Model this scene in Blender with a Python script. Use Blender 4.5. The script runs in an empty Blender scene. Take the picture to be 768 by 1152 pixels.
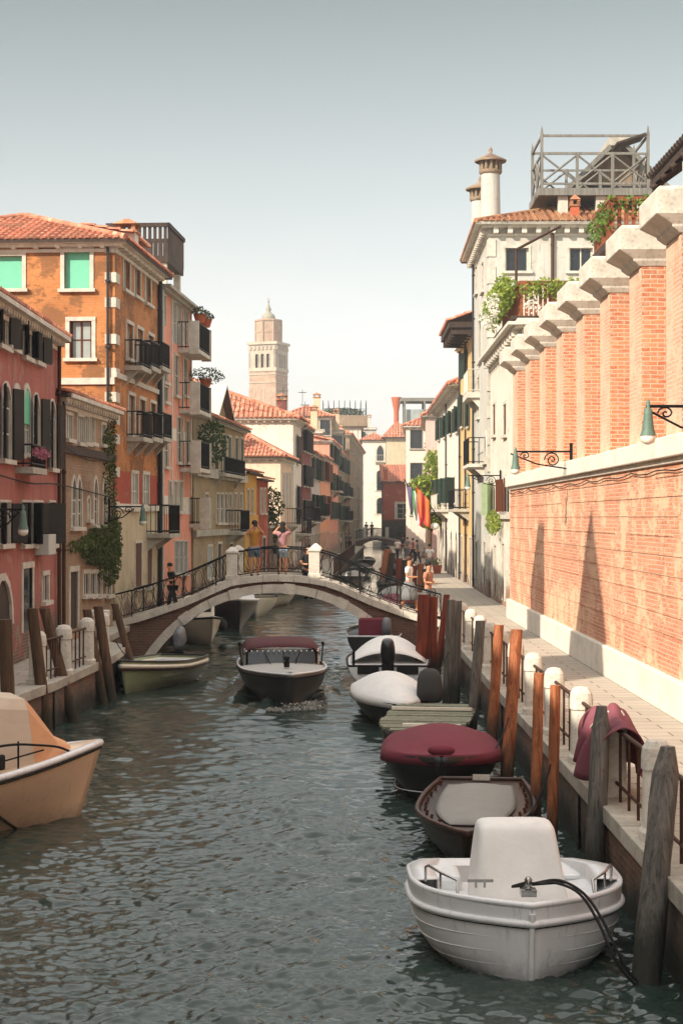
import bpy, math, random
import numpy as np
from mathutils import Vector, Matrix
random.seed(11)
R = math.radians
F = 1900.0            # focal length in photograph pixels (768 wide)
CH = 4.15             # camera height over the water
HY = 583.0            # horizon row
K = 1.727
WZ = 0.9              # quay level
scene = bpy.context.scene
COL = scene.collection

def link(o):
    COL.objects.link(o)
    return o

def tag(o, label=None, cat=None, group=None, kind=None):
    if label: o['label'] = label
    if cat: o['category'] = cat
    if group: o['group'] = group
    if kind: o['kind'] = kind
    return o

def empty(name, loc=(0, 0, 0), rz=0, label=None, cat=None, group=None):
    o = bpy.data.objects.new(name, None)
    o.empty_display_size = 0.3
    o.location = loc
    o.rotation_euler = (0, 0, rz)
    link(o)
    return tag(o, label, cat, group)

def copy_tree(o, parent=None):
    c = o.copy()
    link(c)
    c.parent = parent
    for ch in list(o.children):
        copy_tree(ch, c)
    return c

class MB:
    def __init__(s, M=None):
        s.v = []; s.f = []; s.s = []
        s.M = M or Matrix.Identity(4)
    def add(s, vs, fs, smooth=False):
        n = len(s.v)
        M = s.M
        s.v.extend([M @ Vector(p) for p in vs])
        for f in fs:
            s.f.append([i + n for i in f]); s.s.append(smooth)
    def quad(s, a, b, c, d): s.add([a, b, c, d], [(0, 1, 2, 3)])
    def poly(s, pts): s.add(pts, [tuple(range(len(pts)))])
    def box(s, x0, x1, y0, y1, z0, z1):
        if x0 > x1: x0, x1 = x1, x0
        if y0 > y1: y0, y1 = y1, y0
        if z0 > z1: z0, z1 = z1, z0
        s.add([(x0, y0, z0), (x1, y0, z0), (x1, y1, z0), (x0, y1, z0), (x0, y0, z1), (x1, y0, z1), (x1, y1, z1), (x0, y1, z1)],
              [(0, 3, 2, 1), (4, 5, 6, 7), (0, 1, 5, 4), (1, 2, 6, 5), (2, 3, 7, 6), (3, 0, 4, 7)])
    def frustum(s, c, a0, b0, z0, a1, b1, z1):
        x, y = c
        s.add([(x-a0, y-b0, z0), (x+a0, y-b0, z0), (x+a0, y+b0, z0), (x-a0, y+b0, z0), (x-a1, y-b1, z1), (x+a1, y-b1, z1), (x+a1, y+b1, z1), (x-a1, y+b1, z1)],
              [(0, 3, 2, 1), (4, 5, 6, 7), (0, 1, 5, 4), (1, 2, 6, 5), (2, 3, 7, 6), (3, 0, 4, 7)])
    def tube(s, pts, r, n=8, cap=True, smooth=True):
        pts = [Vector(p) for p in pts]
        rr = r if isinstance(r, (list, tuple)) else [r] * len(pts)
        vs = []; fs = []
        up = Vector((0, 0, 1)); prev = None
        for i, p in enumerate(pts):
            if i == 0: d = pts[1] - pts[0]
            elif i == len(pts) - 1: d = pts[-1] - pts[-2]
            else: d = pts[i+1] - pts[i-1]
            if d.length < 1e-9: d = Vector((0, 0, 1))
            d.normalize()
            if prev is None:
                a = d.cross(up if abs(d.z) < .95 else Vector((1, 0, 0))).normalized()
            else:
                a = (prev - d * prev.dot(d)).normalized()
            prev = a
            b = d.cross(a)
            for k in range(n):
                t = 2 * math.pi * k / n
                vs.append(p + (a * math.cos(t) + b * math.sin(t)) * rr[i])
        for i in range(len(pts) - 1):
            for k in range(n):
                k2 = (k + 1) % n
                fs.append((i*n+k, i*n+k2, (i+1)*n+k2, (i+1)*n+k))
        s.add(vs, fs, smooth)
        if cap:
            s.add(vs[:n][::-1], [tuple(range(n))]); s.add(vs[-n:], [tuple(range(n))])
    def lathe(s, prof, c=(0, 0, 0), n=16, smooth=True):
        vs = []; fs = []
        for (r, z) in prof:
            for k in range(n):
                t = 2 * math.pi * k / n
                vs.append((c[0] + r*math.cos(t), c[1] + r*math.sin(t), c[2] + z))
        for i in range(len(prof) - 1):
            for k in range(n):
                k2 = (k+1) % n
                fs.append((i*n+k, i*n+k2, (i+1)*n+k2, (i+1)*n+k))
        s.add(vs, fs, smooth)
        if prof[0][0] > 1e-4: s.add(vs[:n][::-1], [tuple(range(n))])
        if prof[-1][0] > 1e-4: s.add(vs[-n:], [tuple(range(n))])
    def ball(s, c, r, n=10, m=6):
        rx, ry, rz = r if isinstance(r, (list, tuple)) else (r, r, r)
        vs = []; fs = []
        for i in range(m + 1):
            ph = math.pi * i / m
            for k in range(n):
                t = 2 * math.pi * k / n
                vs.append((c[0] + rx*math.sin(ph)*math.cos(t), c[1] + ry*math.sin(ph)*math.sin(t), c[2] - rz*math.cos(ph)))
        for i in range(m):
            for k in range(n):
                k2 = (k+1) % n
                fs.append((i*n+k, i*n+k2, (i+1)*n+k2, (i+1)*n+k))
        s.add(vs, fs, True)
    def grid(s, rows, smooth=True, closed=False):
        n = len(rows[0]); vs = [p for r in rows for p in r]; fs = []
        for i in range(len(rows) - 1):
            for k in range(n if closed else n - 1):
                k2 = (k+1) % n
                fs.append((i*n+k, i*n+k2, (i+1)*n+k2, (i+1)*n+k))
        s.add(vs, fs, smooth)
    def leaves(s, c, rad, n, size, seed=0, hang=0):
        rng = random.Random(seed)
        vs = []; fs = []
        for i in range(n):
            while True:
                p = Vector((rng.uniform(-1, 1), rng.uniform(-1, 1), rng.uniform(-1, 1)))
                if p.length < 1: break
            p = p * (0.55 + 0.45 * rng.random()) if rng.random() < .3 else p.normalized() * rng.uniform(.75, 1.08)
            q = Vector((c[0] + p.x*rad[0], c[1] + p.y*rad[1], c[2] + p.z*rad[2]))
            z = size * rng.uniform(.6, 1.3)
            a = Vector((rng.uniform(-1, 1), rng.uniform(-1, 1), rng.uniform(-1, 1) - hang)).normalized()
            b = a.cross(Vector((rng.uniform(-1, 1), rng.uniform(-1, 1), rng.uniform(-1, 1)))).normalized()
            k = len(vs)
            vs += [q - a*z*.5, q + b*z*.28, q + a*z*.5, q - b*z*.28]
            fs.append((k, k+1, k+2, k+3))
        s.add(vs, fs)
    def build(s, name, mat, parent=None, bevel=0, loc=None, rz=0, solid=0, sub=0):
        me = bpy.data.meshes.new(name)
        me.from_pydata(s.v, [], s.f)
        me.polygons.foreach_set('use_smooth', s.s)
        if mat: me.materials.append(mat)
        uvl = me.uv_layers.new(name='UVMap').data
        V = me.vertices
        Z = Vector((0, 0, 1))
        for p in me.polygons:
            n = p.normal
            if abs(n.z) > .97 or n.length < .5: t = Vector((1, 0, 0)); b = Vector((0, 1, 0))
            else:
                t = Z.cross(n).normalized(); b = n.cross(t)
            for li, vi in zip(p.loop_indices, p.vertices):
                co = V[vi].co
                uvl[li].uv = (co.dot(t), co.dot(b))
        me.update()
        o = bpy.data.objects.new(name, me)
        link(o)
        if parent: o.parent = parent
        if loc: o.location = loc
        if rz: o.rotation_euler = (0, 0, rz)
        if solid:
            m = o.modifiers.new('solid', 'SOLIDIFY'); m.thickness = solid; m.offset = 0
        if bevel:
            m = o.modifiers.new('bevel', 'BEVEL'); m.width = bevel; m.segments = 2; m.limit_method = 'ANGLE'; m.angle_limit = R(50)
        if sub:
            m = o.modifiers.new('sub', 'SUBSURF'); m.levels = sub; m.render_levels = sub
        return o

def at(px, py, s):
    """world point seen at photo pixel (px,py) with scale s px/m"""
    return Vector(((px - 384) / s, F / s, CH - (py - HY) / s))

# ------------------------------------------------------------------ materials
def lin(h):
    h = h.lstrip('#')
    c = [int(h[i:i+2], 16) / 255 for i in (0, 2, 4)]
    return tuple(((x / 12.92) if x <= .04045 else ((x + .055) / 1.055) ** 2.4) for x in c) + (1,)

class NT:
    def __init__(s, name):
        s.m = bpy.data.materials.new(name); s.m.use_nodes = True
        s.t = s.m.node_tree; s.t.nodes.clear()
        s.o = s.n('ShaderNodeOutputMaterial'); s.b = s.n('ShaderNodeBsdfPrincipled')
        s.l(s.b.outputs[0], s.o.inputs[0])
        s.b.inputs['Roughness'].default_value = .8
        s.b.inputs['Specular IOR Level'].default_value = .3
    def n(s, t, **kw):
        x = s.t.nodes.new(t)
        for k, v in kw.items(): setattr(x, k, v)
        return x
    def l(s, a, b): s.t.links.new(a, b)
    def co(s, kind='UV', scale=(1, 1, 1), rot=(0, 0, 0)):
        c = s.n('ShaderNodeTexCoord'); m = s.n('ShaderNodeMapping')
        s.l(c.outputs[kind], m.inputs[0]); m.inputs['Scale'].default_value = scale; m.inputs['Rotation'].default_value = rot
        return m.outputs[0]
    def noise(s, vec, scale, detail=4, rough=.55, dist=0):
        x = s.n('ShaderNodeTexNoise'); s.l(vec, x.inputs['Vector'])
        x.inputs['Scale'].default_value = scale; x.inputs['Detail'].default_value = detail
        x.inputs['Roughness'].default_value = rough; x.inputs['Distortion'].default_value = dist
        return x.outputs['Fac']
    def ramp(s, fac, a, b, ca=(0, 0, 0, 1), cb=(1, 1, 1, 1)):
        x = s.n('ShaderNodeValToRGB'); s.l(fac, x.inputs[0])
        x.color_ramp.elements[0].position = a; x.color_ramp.elements[1].position = b
        x.color_ramp.elements[0].color = ca; x.color_ramp.elements[1].color = cb
        return x.outputs[0]
    def mix(s, fac, a, b, mode='MIX'):
        x = s.n('ShaderNodeMix', data_type='RGBA', blend_type=mode)
        for v, i in ((fac, 0), (a, 6), (b, 7)):
            if hasattr(v, 'links') or hasattr(v, 'is_linked'): s.l(v, x.inputs[i])
            else: x.inputs[i].default_value = v
        return x.outputs[2]
    def math(s, op, a, b=0.0):
        x = s.n('ShaderNodeMath', operation=op)
        for v, i in ((a, 0), (b, 1)):
            if hasattr(v, 'is_linked'): s.l(v, x.inputs[i])
            else: x.inputs[i].default_value = v
        return x.outputs[0]
    def bump(s, h, strength=.3, dist=.02, prev=None):
        x = s.n('ShaderNodeBump'); s.l(h, x.inputs['Height'])
        x.inputs['Strength'].default_value = strength; x.inputs['Distance'].default_value = dist
        if prev: s.l(prev, x.inputs['Normal'])
        s.l(x.outputs[0], s.b.inputs['Normal'])
        return x.outputs[0]
    def color(s, c): 
        if hasattr(c, 'is_linked'): s.l(c, s.b.inputs['Base Color'])
        else: s.b.inputs['Base Color'].default_value = c

def sc(c, k): return (min(1, c[0]*k), min(1, c[1]*k), min(1, c[2]*k), 1)

def brick_nodes(t, uv, c1, c2, mortar, bw=.26, bh=.075, ms=.012):
    x = t.n('ShaderNodeTexBrick'); t.l(uv, x.inputs['Vector'])
    x.inputs['Scale'].default_value = 1
    x.inputs['Brick Width'].default_value = bw; x.inputs['Row Height'].default_value = bh
    x.inputs['Mortar Size'].default_value = ms; x.inputs['Mortar Smooth'].default_value = .3
    x.inputs['Bias'].default_value = 0
    x.inputs['Color1'].default_value = c1; x.inputs['Color2'].default_value = c2; x.inputs['Mortar'].default_value = mortar
    return x

def plaster(name, col, dark=.62, light=1.15, peel=None, peel_at=.62, streak=.35, bump=.25):
    t = NT(name); c = lin(col)
    uv = t.co('UV')
    n1 = t.noise(uv, .55, 6, .6, .4)
    base = t.mix(t.ramp(n1, .35, .68), sc(c, dark), sc(c, light))
    n2 = t.noise(uv, 6, 5, .65)
    base = t.mix(.55, base, t.mix(n2, sc(c, .7), sc(c, 1.2)))
    st = t.noise(t.co('UV', (3.2, .22, 1)), 1.6, 4, .6)
    base = t.mix(t.math('MULTIPLY', t.ramp(st, .48, .78), streak), base, (.08, .07, .06, 1))
    h = n2
    if peel:
        pc = lin(peel)
        br = brick_nodes(t, uv, sc(pc, .75), sc(pc, 1.2), sc(lin('#b0a08c'), .8))
        pn = t.noise(uv, .9, 7, .62, .3)
        m = t.ramp(pn, peel_at - .012, peel_at + .012)
        base = t.mix(m, base, br.outputs['Color'])
        h = t.math('SUBTRACT', n2, t.math('MULTIPLY', m, 1.2))
    spx = t.n('ShaderNodeSeparateXYZ'); t.l(uv, spx.inputs[0])
    lo = t.math('DIVIDE', t.math('SUBTRACT', 2.9, spx.outputs['Y']), 2.4)
    dn = t.math('ADD', lo, t.math('MULTIPLY', t.math('SUBTRACT', t.noise(uv, 1.1, 7, .7, .4), .5), 2.4))
    bb = brick_nodes(t, uv, sc(lin(peel or '#8a5c48'), .6), sc(lin(peel or '#8a5c48'), 1.0), sc(lin('#a89c8c'), .7))
    base = t.mix(t.ramp(dn, .55, .62), base, bb.outputs['Color'])
    base = t.mix(t.math('MULTIPLY', t.ramp(dn, .1, .9), .45), base, (.06, .055, .045, 1))
    # hairline cracks and patched repairs
    vo = t.n('ShaderNodeTexVoronoi', feature='DISTANCE_TO_EDGE'); t.l(t.co('UV', (.5, .8, 1)), vo.inputs['Vector']); vo.inputs['Scale'].default_value = .9
    ck = t.math('MULTIPLY', t.math('LESS_THAN', vo.outputs['Distance'], .008), t.ramp(t.noise(uv, .8, 3), .5, .6))
    base = t.mix(t.math('MULTIPLY', ck, .5), base, sc(c, .35))
    pt = t.ramp(t.noise(uv, 1.7, 2, .4, 1.0), .63, .65)
    base = t.mix(t.math('MULTIPLY', pt, .35), base, sc(lin('#a89a88'), .9))
    t.color(base); t.b.inputs['Roughness'].default_value = .92
    t.bump(h, bump, .03)
    return t.m

def brickmat(name, c1, c2, mortar='#b9a48c', patch=None, patch_at=.6, bw=.26, bh=.078, big=.45, bump=.6, ms=.012):
    t = NT(name); a = lin(c1); b = lin(c2); m = lin(mortar)
    uv = t.co('UV')
    wob = t.n('ShaderNodeVectorMath', operation='ADD')
    nn = t.n('ShaderNodeTexNoise'); t.l(uv, nn.inputs['Vector']); nn.inputs['Scale'].default_value = 3.0
    sm = t.n('ShaderNodeVectorMath', operation='SCALE'); t.l(nn.outputs['Color'], sm.inputs[0]); sm.inputs['Scale'].default_value = .03
    t.l(uv, wob.inputs[0]); t.l(sm.outputs[0], wob.inputs[1])
    br = brick_nodes(t, wob.outputs[0], a, b, m, bw, bh, ms)
    col = br.outputs['Color']
    n1 = t.noise(uv, .7, 6, .6, .3)
    col = t.mix(big, col, t.mix(t.ramp(n1, .3, .7), sc(a, .55), sc(b, 1.35)), 'MIX')
    col = t.mix(t.ramp(t.noise(uv, 9, 4, .7), .45, .8), col, sc(m, .75))
    h = t.math('MULTIPLY', br.outputs['Fac'], -1.0)
    if patch:
        pn = t.math('ADD', t.noise(uv, .8, 10, .7, .25), t.math('MULTIPLY', t.math('SUBTRACT', t.noise(t.co('UV', (1, 2.2, 1)), 5, 5, .75), .5), .45))
        mm = t.ramp(pn, patch_at - .02, patch_at + .03)
        pc = lin(patch)
        pcol = t.mix(t.noise(uv, 4, 6, .6), sc(pc, .72), sc(pc, 1.15))
        col = t.mix(t.math('MULTIPLY', mm, .85), col, pcol)
        h = t.math('MULTIPLY', h, t.math('SUBTRACT', 1.0, mm))
    h2 = t.math('ADD', h, t.math('MULTIPLY', t.noise(uv, 22, 3, .6), .5))
    t.color(col); t.b.inputs['Roughness'].default_value = .9
    t.bump(h2, bump, .015)
    return t.m

def stone(name, col='#cfc8ba', dark='#6a6459', at_=.6, scale=2.0, rough=.75, slabs=None):
    t = NT(name); c = lin(col); d = lin(dark)
    ob = t.co('Object')
    n1 = t.noise(ob, scale, 7, .62, .3); n2 = t.noise(ob, scale * 9, 4, .6)
    base = t.mix(t.ramp(n1, at_ - .22, at_ + .2), sc(c, 1.05), t.mix(.5, c, d))
    base = t.mix(t.math('MULTIPLY', t.ramp(n2, .5, .75), .45), base, d)
    h = n2
    if slabs:
        uv = t.co('UV')
        br = brick_nodes(t, uv, sc(c, .92), sc(c, 1.12), sc(d, .6), slabs[0], slabs[1], .012)
        base = t.mix(.6, base, br.outputs['Color'])
        base = t.mix(t.math('MULTIPLY', br.outputs['Fac'], .8), base, sc(d, .6))
        h = t.math('SUBTRACT', t.math('MULTIPLY', n2, .4), br.outputs['Fac'])
    t.color(base); t.b.inputs['Roughness'].default_value = rough
    t.bump(h, .35, .012)
    return t.m

def plain(name, col, rough=.6, metal=0, var=.25, scale=5, bump=.1, kind='Object', spec=.3, coat=0):
    t = NT(name); c = lin(col)
    ob = t.co(kind); n = t.noise(ob, scale, 5, .6)
    t.color(t.mix(n, sc(c, 1 - var), sc(c, 1 + var)))
    t.l(t.math('ADD', t.math('MULTIPLY', t.noise(ob, scale*3, 3), .2), rough - .1), t.b.inputs['Roughness'])
    t.b.inputs['Metallic'].default_value = metal
    t.b.inputs['Specular IOR Level'].default_value = spec
    if coat: t.b.inputs['Coat Weight'].default_value = coat; t.b.inputs['Coat Roughness'].default_value = .1
    if bump: t.bump(n, bump, .02)
    return t.m

def wood(name, col, dark, rough=.75, zscale=(9, 9, .5), kind='Object', wet=True):
    t = NT(name); c = lin(col); d = lin(dark)
    g = t.noise(t.co(kind, zscale), 2.2, 6, .65, .6)
    base = t.mix(t.ramp(g, .32, .7), d, c)
    base = t.mix(t.math('MULTIPLY', t.ramp(t.noise(t.co(kind), 1.7, 5), .5, .75), .5), base, sc(d, .8))
    if wet:
        sz = t.n('ShaderNodeSeparateXYZ'); t.l(t.co(kind), sz.inputs[0])
        wm = t.math('ADD', t.math('SUBTRACT', .75, sz.outputs['Z']), t.math('MULTIPLY', t.math('SUBTRACT', t.noise(t.co(kind, (6, 6, 1)), 2, 5, .7), .5), .9))
        base = t.mix(t.math('MULTIPLY', t.ramp(wm, 0, .45), .85), base, lin('#22241a'))
        cr = t.ramp(t.noise(t.co(kind, (22, 22, .5)), 2.5, 3, .6), .62, .66)
        base = t.mix(t.math('MULTIPLY', cr, .7), base, sc(d, .35))
    t.color(base); t.b.inputs['Roughness'].default_value = rough
    t.bump(g, .5, .015)
    return t.m

def louvre(name, col):
    t = NT(name); c = lin(col); uv = t.co('UV')
    w = t.n('ShaderNodeTexWave', wave_type='BANDS', bands_direction='Y', wave_profile='SAW'); t.l(uv, w.inputs['Vector']); w.inputs['Scale'].default_value = 2.6
    n = t.noise(uv, 5, 4)
    t.color(t.mix(n, sc(c, .7), sc(c, 1.3))); t.b.inputs['Roughness'].default_value = .6
    t.bump(w.outputs['Fac'], .6, .03)
    return t.m

def tiles(name, c1='#b8745a', c2='#6e4234', c3='#cfa488', lich='#6a6450'):
    t = NT(name); uv = t.co('UV', (4.6, 2.5, 1))
    fl = t.n('ShaderNodeVectorMath', operation='FLOOR'); t.l(uv, fl.inputs[0])
    wn = t.n('ShaderNodeTexWhiteNoise', noise_dimensions='3D'); t.l(fl.outputs[0], wn.inputs['Vector'])
    a, b, c, g = lin(c1), lin(c2), lin(c3), lin(lich)
    x = t.n('ShaderNodeValToRGB'); t.l(wn.outputs['Value'], x.inputs[0])
    e = x.color_ramp.elements; e[0].position = 0; e[0].color = b; e[1].position = 1; e[1].color = c
    m = e.new(.35); m.color = a; m = e.new(.7); m.color = sc(a, 1.2)
    col = t.mix(t.math('MULTIPLY', t.ramp(t.noise(t.co('Object'), .9, 6, .65), .5, .7), .55), x.outputs[0], g)
    col = t.mix(.3, col, t.mix(t.noise(t.co('Object'), 9, 3), sc(b, .8), sc(a, 1.3)))
    t.color(col); t.b.inputs['Roughness'].default_value = .9
    t.bump(t.noise(t.co('Object'), 14, 4), .35, .02)
    return t.m

def leafmat(name, c1, c2):
    t = NT(name)
    g = t.n('ShaderNodeNewGeometry')
    t.color(t.mix(g.outputs['Random Per Island'], lin(c1), lin(c2)))
    t.b.inputs['Roughness'].default_value = .6
    t.b.inputs['Transmission Weight'].default_value = 0
    tr = t.n('ShaderNodeBsdfTranslucent'); tr.inputs['Color'].default_value = lin(c2)
    mx = t.n('ShaderNodeMixShader'); mx.inputs[0].default_value = .3
    t.l(t.b.outputs[0], mx.inputs[1]); t.l(tr.outputs[0], mx.inputs[2]); t.l(mx.outputs[0], t.o.inputs[0])
    return t.m

def glassmat(name, col='#1c2226', rough=.08):
    t = NT(name); n = t.noise(t.co('Object'), 1.3, 3)
    t.color(t.mix(n, sc(lin(col), .6), sc(lin(col), 1.5))); t.b.inputs['Roughness'].default_value = rough
    t.b.inputs['Specular IOR Level'].default_value = .6
    return t.m

M = {}
M['red_plaster'] = plaster('red_plaster', '#a8655a', .68, 1.15, peel='#8a5c48', peel_at=.71, streak=.6)
M['ivy_brick'] = brickmat('old_brick', '#84604a', '#a8866a', '#a89880', patch='#98866e', patch_at=.55, big=.6, bump=1.0)
M['orange_brick'] = brickmat('orange_brick', '#c08a5c', '#cc9a6c', '#c8a482', patch='#caa27c', patch_at=.62, big=.5, bump=.3, ms=.008)
M['orange_dark'] = brickmat('orange_facade', '#ac6a3a', '#ba7a48', '#a87c58', patch='#7c5638', patch_at=.52, big=.6, bump=.5, ms=.01)
M['pink_plaster'] = plaster('salmon_plaster', '#dc947c', .86, 1.08, streak=.35)
M['cream_plaster'] = plaster('cream_plaster', '#bdae90', .8, 1.1, streak=.35)
M['warm_yellow'] = plaster('warm_yellow_plaster', '#cfae78', .8, 1.08, streak=.3)
M['ochre_plaster'] = plaster('ochre_plaster', '#a08e70', .6, 1.12, peel='#85604a', peel_at=.57, streak=.5)
M['yellow_plaster'] = plaster('yellow_plaster', '#c89a48', .85, 1.1)
M['redbrown_plaster'] = plaster('brick_red_plaster', '#a04a36', .75, 1.1)
M['pale_plaster'] = plaster('pale_pink_plaster', '#dcc0a8', .85, 1.06, peel='#b5745a', peel_at=.66, streak=.2)
M['white_plaster'] = plaster('offwhite_plaster', '#d8cec0', .85, 1.05, streak=.25)
M['beige_plaster'] = plaster('beige_plaster', '#c4b294', .8, 1.08, streak=.3)
M['grey_plaster'] = plaster('grey_plaster', '#b9b6ac', .82, 1.08, streak=.35)
M['brown_plaster'] = plaster('brown_plaster', '#8a7660', .65, 1.15, peel='#7a4e3c', peel_at=.6, streak=.5)
M['maroon_plaster'] = plaster('maroon_plaster', '#7c4038', .7, 1.1, streak=.4)
M['peach_plaster'] = plaster('peach_plaster', '#d89a74', .8, 1.1, streak=.3)
M['light_plaster'] = plaster('weathered_white_plaster', '#d6cdbd', .75, 1.08, peel='#b98468', peel_at=.68, streak=.3)
M['rose_plaster'] = plaster('rose_plaster', '#d6b0a4', .85, 1.08, streak=.15)
M['wall_brick'] = brickmat('old_wall_brick', '#b4623e', '#cf8866', '#dcbca2', patch='#dfb594', patch_at=.52, big=.3, bump=.9, ms=.012)
M['pier_brick'] = brickmat('pier_brick', '#a85a38', '#d48a62', '#dcc0a4', patch='#cfa184', patch_at=.66, big=.3, bump=1.0, ms=.013, bw=.27, bh=.085)
def tide(m):
    nt = m.node_tree; b = [n for n in nt.nodes if n.type == 'BSDF_PRINCIPLED'][0]; src = b.inputs['Base Color'].links[0].from_socket
    t = NT.__new__(NT); t.m = m; t.t = nt; t.b = b
    uv = t.co('UV'); s_ = t.n('ShaderNodeSeparateXYZ'); t.l(uv, s_.inputs[0])
    w = t.math('ADD', t.math('SUBTRACT', .5, s_.outputs['Y']), t.math('MULTIPLY', t.math('SUBTRACT', t.noise(uv, 2.5, 6, .7), .5), .8))
    t.l(t.mix(t.math('MULTIPLY', t.ramp(w, 0, .3), .9), src, lin('#20241a')), b.inputs['Base Color'])
    return m
M['quay_brick'] = brickmat('damp_brick', '#6a4436', '#7c5644', '#8a8074', patch='#5c564c', patch_at=.5, big=.5, bump=1.0)
tide(M['quay_brick'])
M['bridge_brick'] = brickmat('bridge_brick', '#5c3c30', '#74503e', '#7c7064', big=.5, bump=.9)
M['stone'] = stone('istrian_stone')
M['stone_dirty'] = stone('weathered_stone', '#b5aea0', '#4c4840', .5)
M['stone_white'] = stone('white_stone', '#c6beb0', '#6e675c', .58, 3.0)
M['cap_stone'] = stone('weathered_cap_stone', '#cdc5b6', '#5c564c', .56, 1.6)
M['plinth'] = stone('plinth_stone', '#d8cfc0', '#8f877a', .66)
M['paving'] = stone('trachyte_paving', '#a3988a', '#5c544c', .6, .8, .85, slabs=(.9, .45))
M['tiles'] = tiles('roof_tiles')
M['tiles_dark'] = tiles('old_roof_tiles', '#9c6a4c', '#54382c', '#b8946c', '#5a5438')
M['glass'] = glassmat('dark_glass')
M['glass_pale'] = glassmat('curtained_glass', '#8c9390', .25)
M['green_shut'] = louvre('dark_green_shutter', '#1e3028')
M['black_shut'] = louvre('black_shutter', '#14181a')
M['sage_shut'] = louvre('sage_green_shutter', '#8ea07a')
M['antenna'] = plain('antenna_metal', '#5c5e60', .5, .5)
M['mint'] = plain('mint_blind', '#6ab898', .6, var=.12, kind='UV')
M['brown_shut'] = louvre('brown_shutter', '#58301f')
M['teal_shut'] = louvre('teal_shutter', '#5a9c88')
M['grey_shut'] = louvre('grey_shutter', '#9aa0a0')
M['iron'] = plain('wrought_iron', '#17191a', .55, .6, .3, 14)
M['rust_iron'] = plain('rusty_iron', '#4a3328', .7, .4, .4, 14)
M['lead'] = plain('zinc_pipe', '#2c2e30', .6, .3)
M['wood_dark'] = wood('dark_wood', '#4c3a30', '#231b18', wet=False)
M['wood_grey'] = wood('grey_bleached_wood', '#7d766e', '#3c3936')
M['wood_orange'] = wood('orange_varnished_wood', '#b06c46', '#6a3a20')
M['fence_wood'] = wood('red_brown_fence_wood', '#9c5a38', '#5c2c1a', wet=False)
M['wood_red'] = wood('red_brown_wood', '#8e4028', '#4c2016')
M['wood_brown'] = wood('brown_wood', '#6c5038', '#33261c')
M['altana_wood'] = wood('altana_grey_wood', '#85827a', '#55524c', wet=False)
M['leaf'] = leafmat('leaves', '#2c4418', '#6d8838')
M['leaf_dark'] = leafmat('dark_leaves', '#1a2a12', '#3c5222')  # brighter yellow-green leaf colour
M['leaf_bright'] = leafmat('bright_leaves', '#4c6420', '#9aa644')
M['ivy'] = leafmat('ivy_leaves', '#2a3312', '#56602a')
M['flower_white'] = leafmat('white_flowers', '#ccc8b4', '#eeeade')
M['flower_pink'] = leafmat('pink_flowers', '#8c4a58', '#b87484')
M['terracotta'] = plain('terracotta', '#a8583a', .85)
M['tower'] = brickmat('tower_brick', '#8e6e5c', '#a07e6a', '#a8947e', patch='#ac9480', patch_at=.5, bump=.2)
M['tower_stone'] = stone('tower_stone', '#ac9e8c', '#6c6054', .6, .5)
M['tower_dome'] = plain('weathered_lead', '#8a8474', .6)
# ------------------------------------------------------------------ houses
def arc_pts(kind, w, h, zb, n=7):
    """outline of the head of an opening, from left spring to right spring; returns list (u,z) and spring z"""
    if kind == 'round':
        r = w / 2; zs = zb + h - r
        return [(-r*math.cos(math.pi*i/n), zs + r*math.sin(math.pi*i/n)) for i in range(n+1)], zs
    if kind == 'point':
        r = w; rise = w * .95; zs = zb + h - rise
        L = []
        for i in range(n+1):
            t = i / n
            a = math.radians(60) * t
            L.append((-w/2 + w*(1-math.cos(a)), zs + rise*math.sin(a)/math.sin(math.radians(60))))
        return L + [(-u, z) for u, z in L[::-1][1:]], zs
    return [(-w/2, zb+h), (w/2, zb+h)], zb + h

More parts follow.
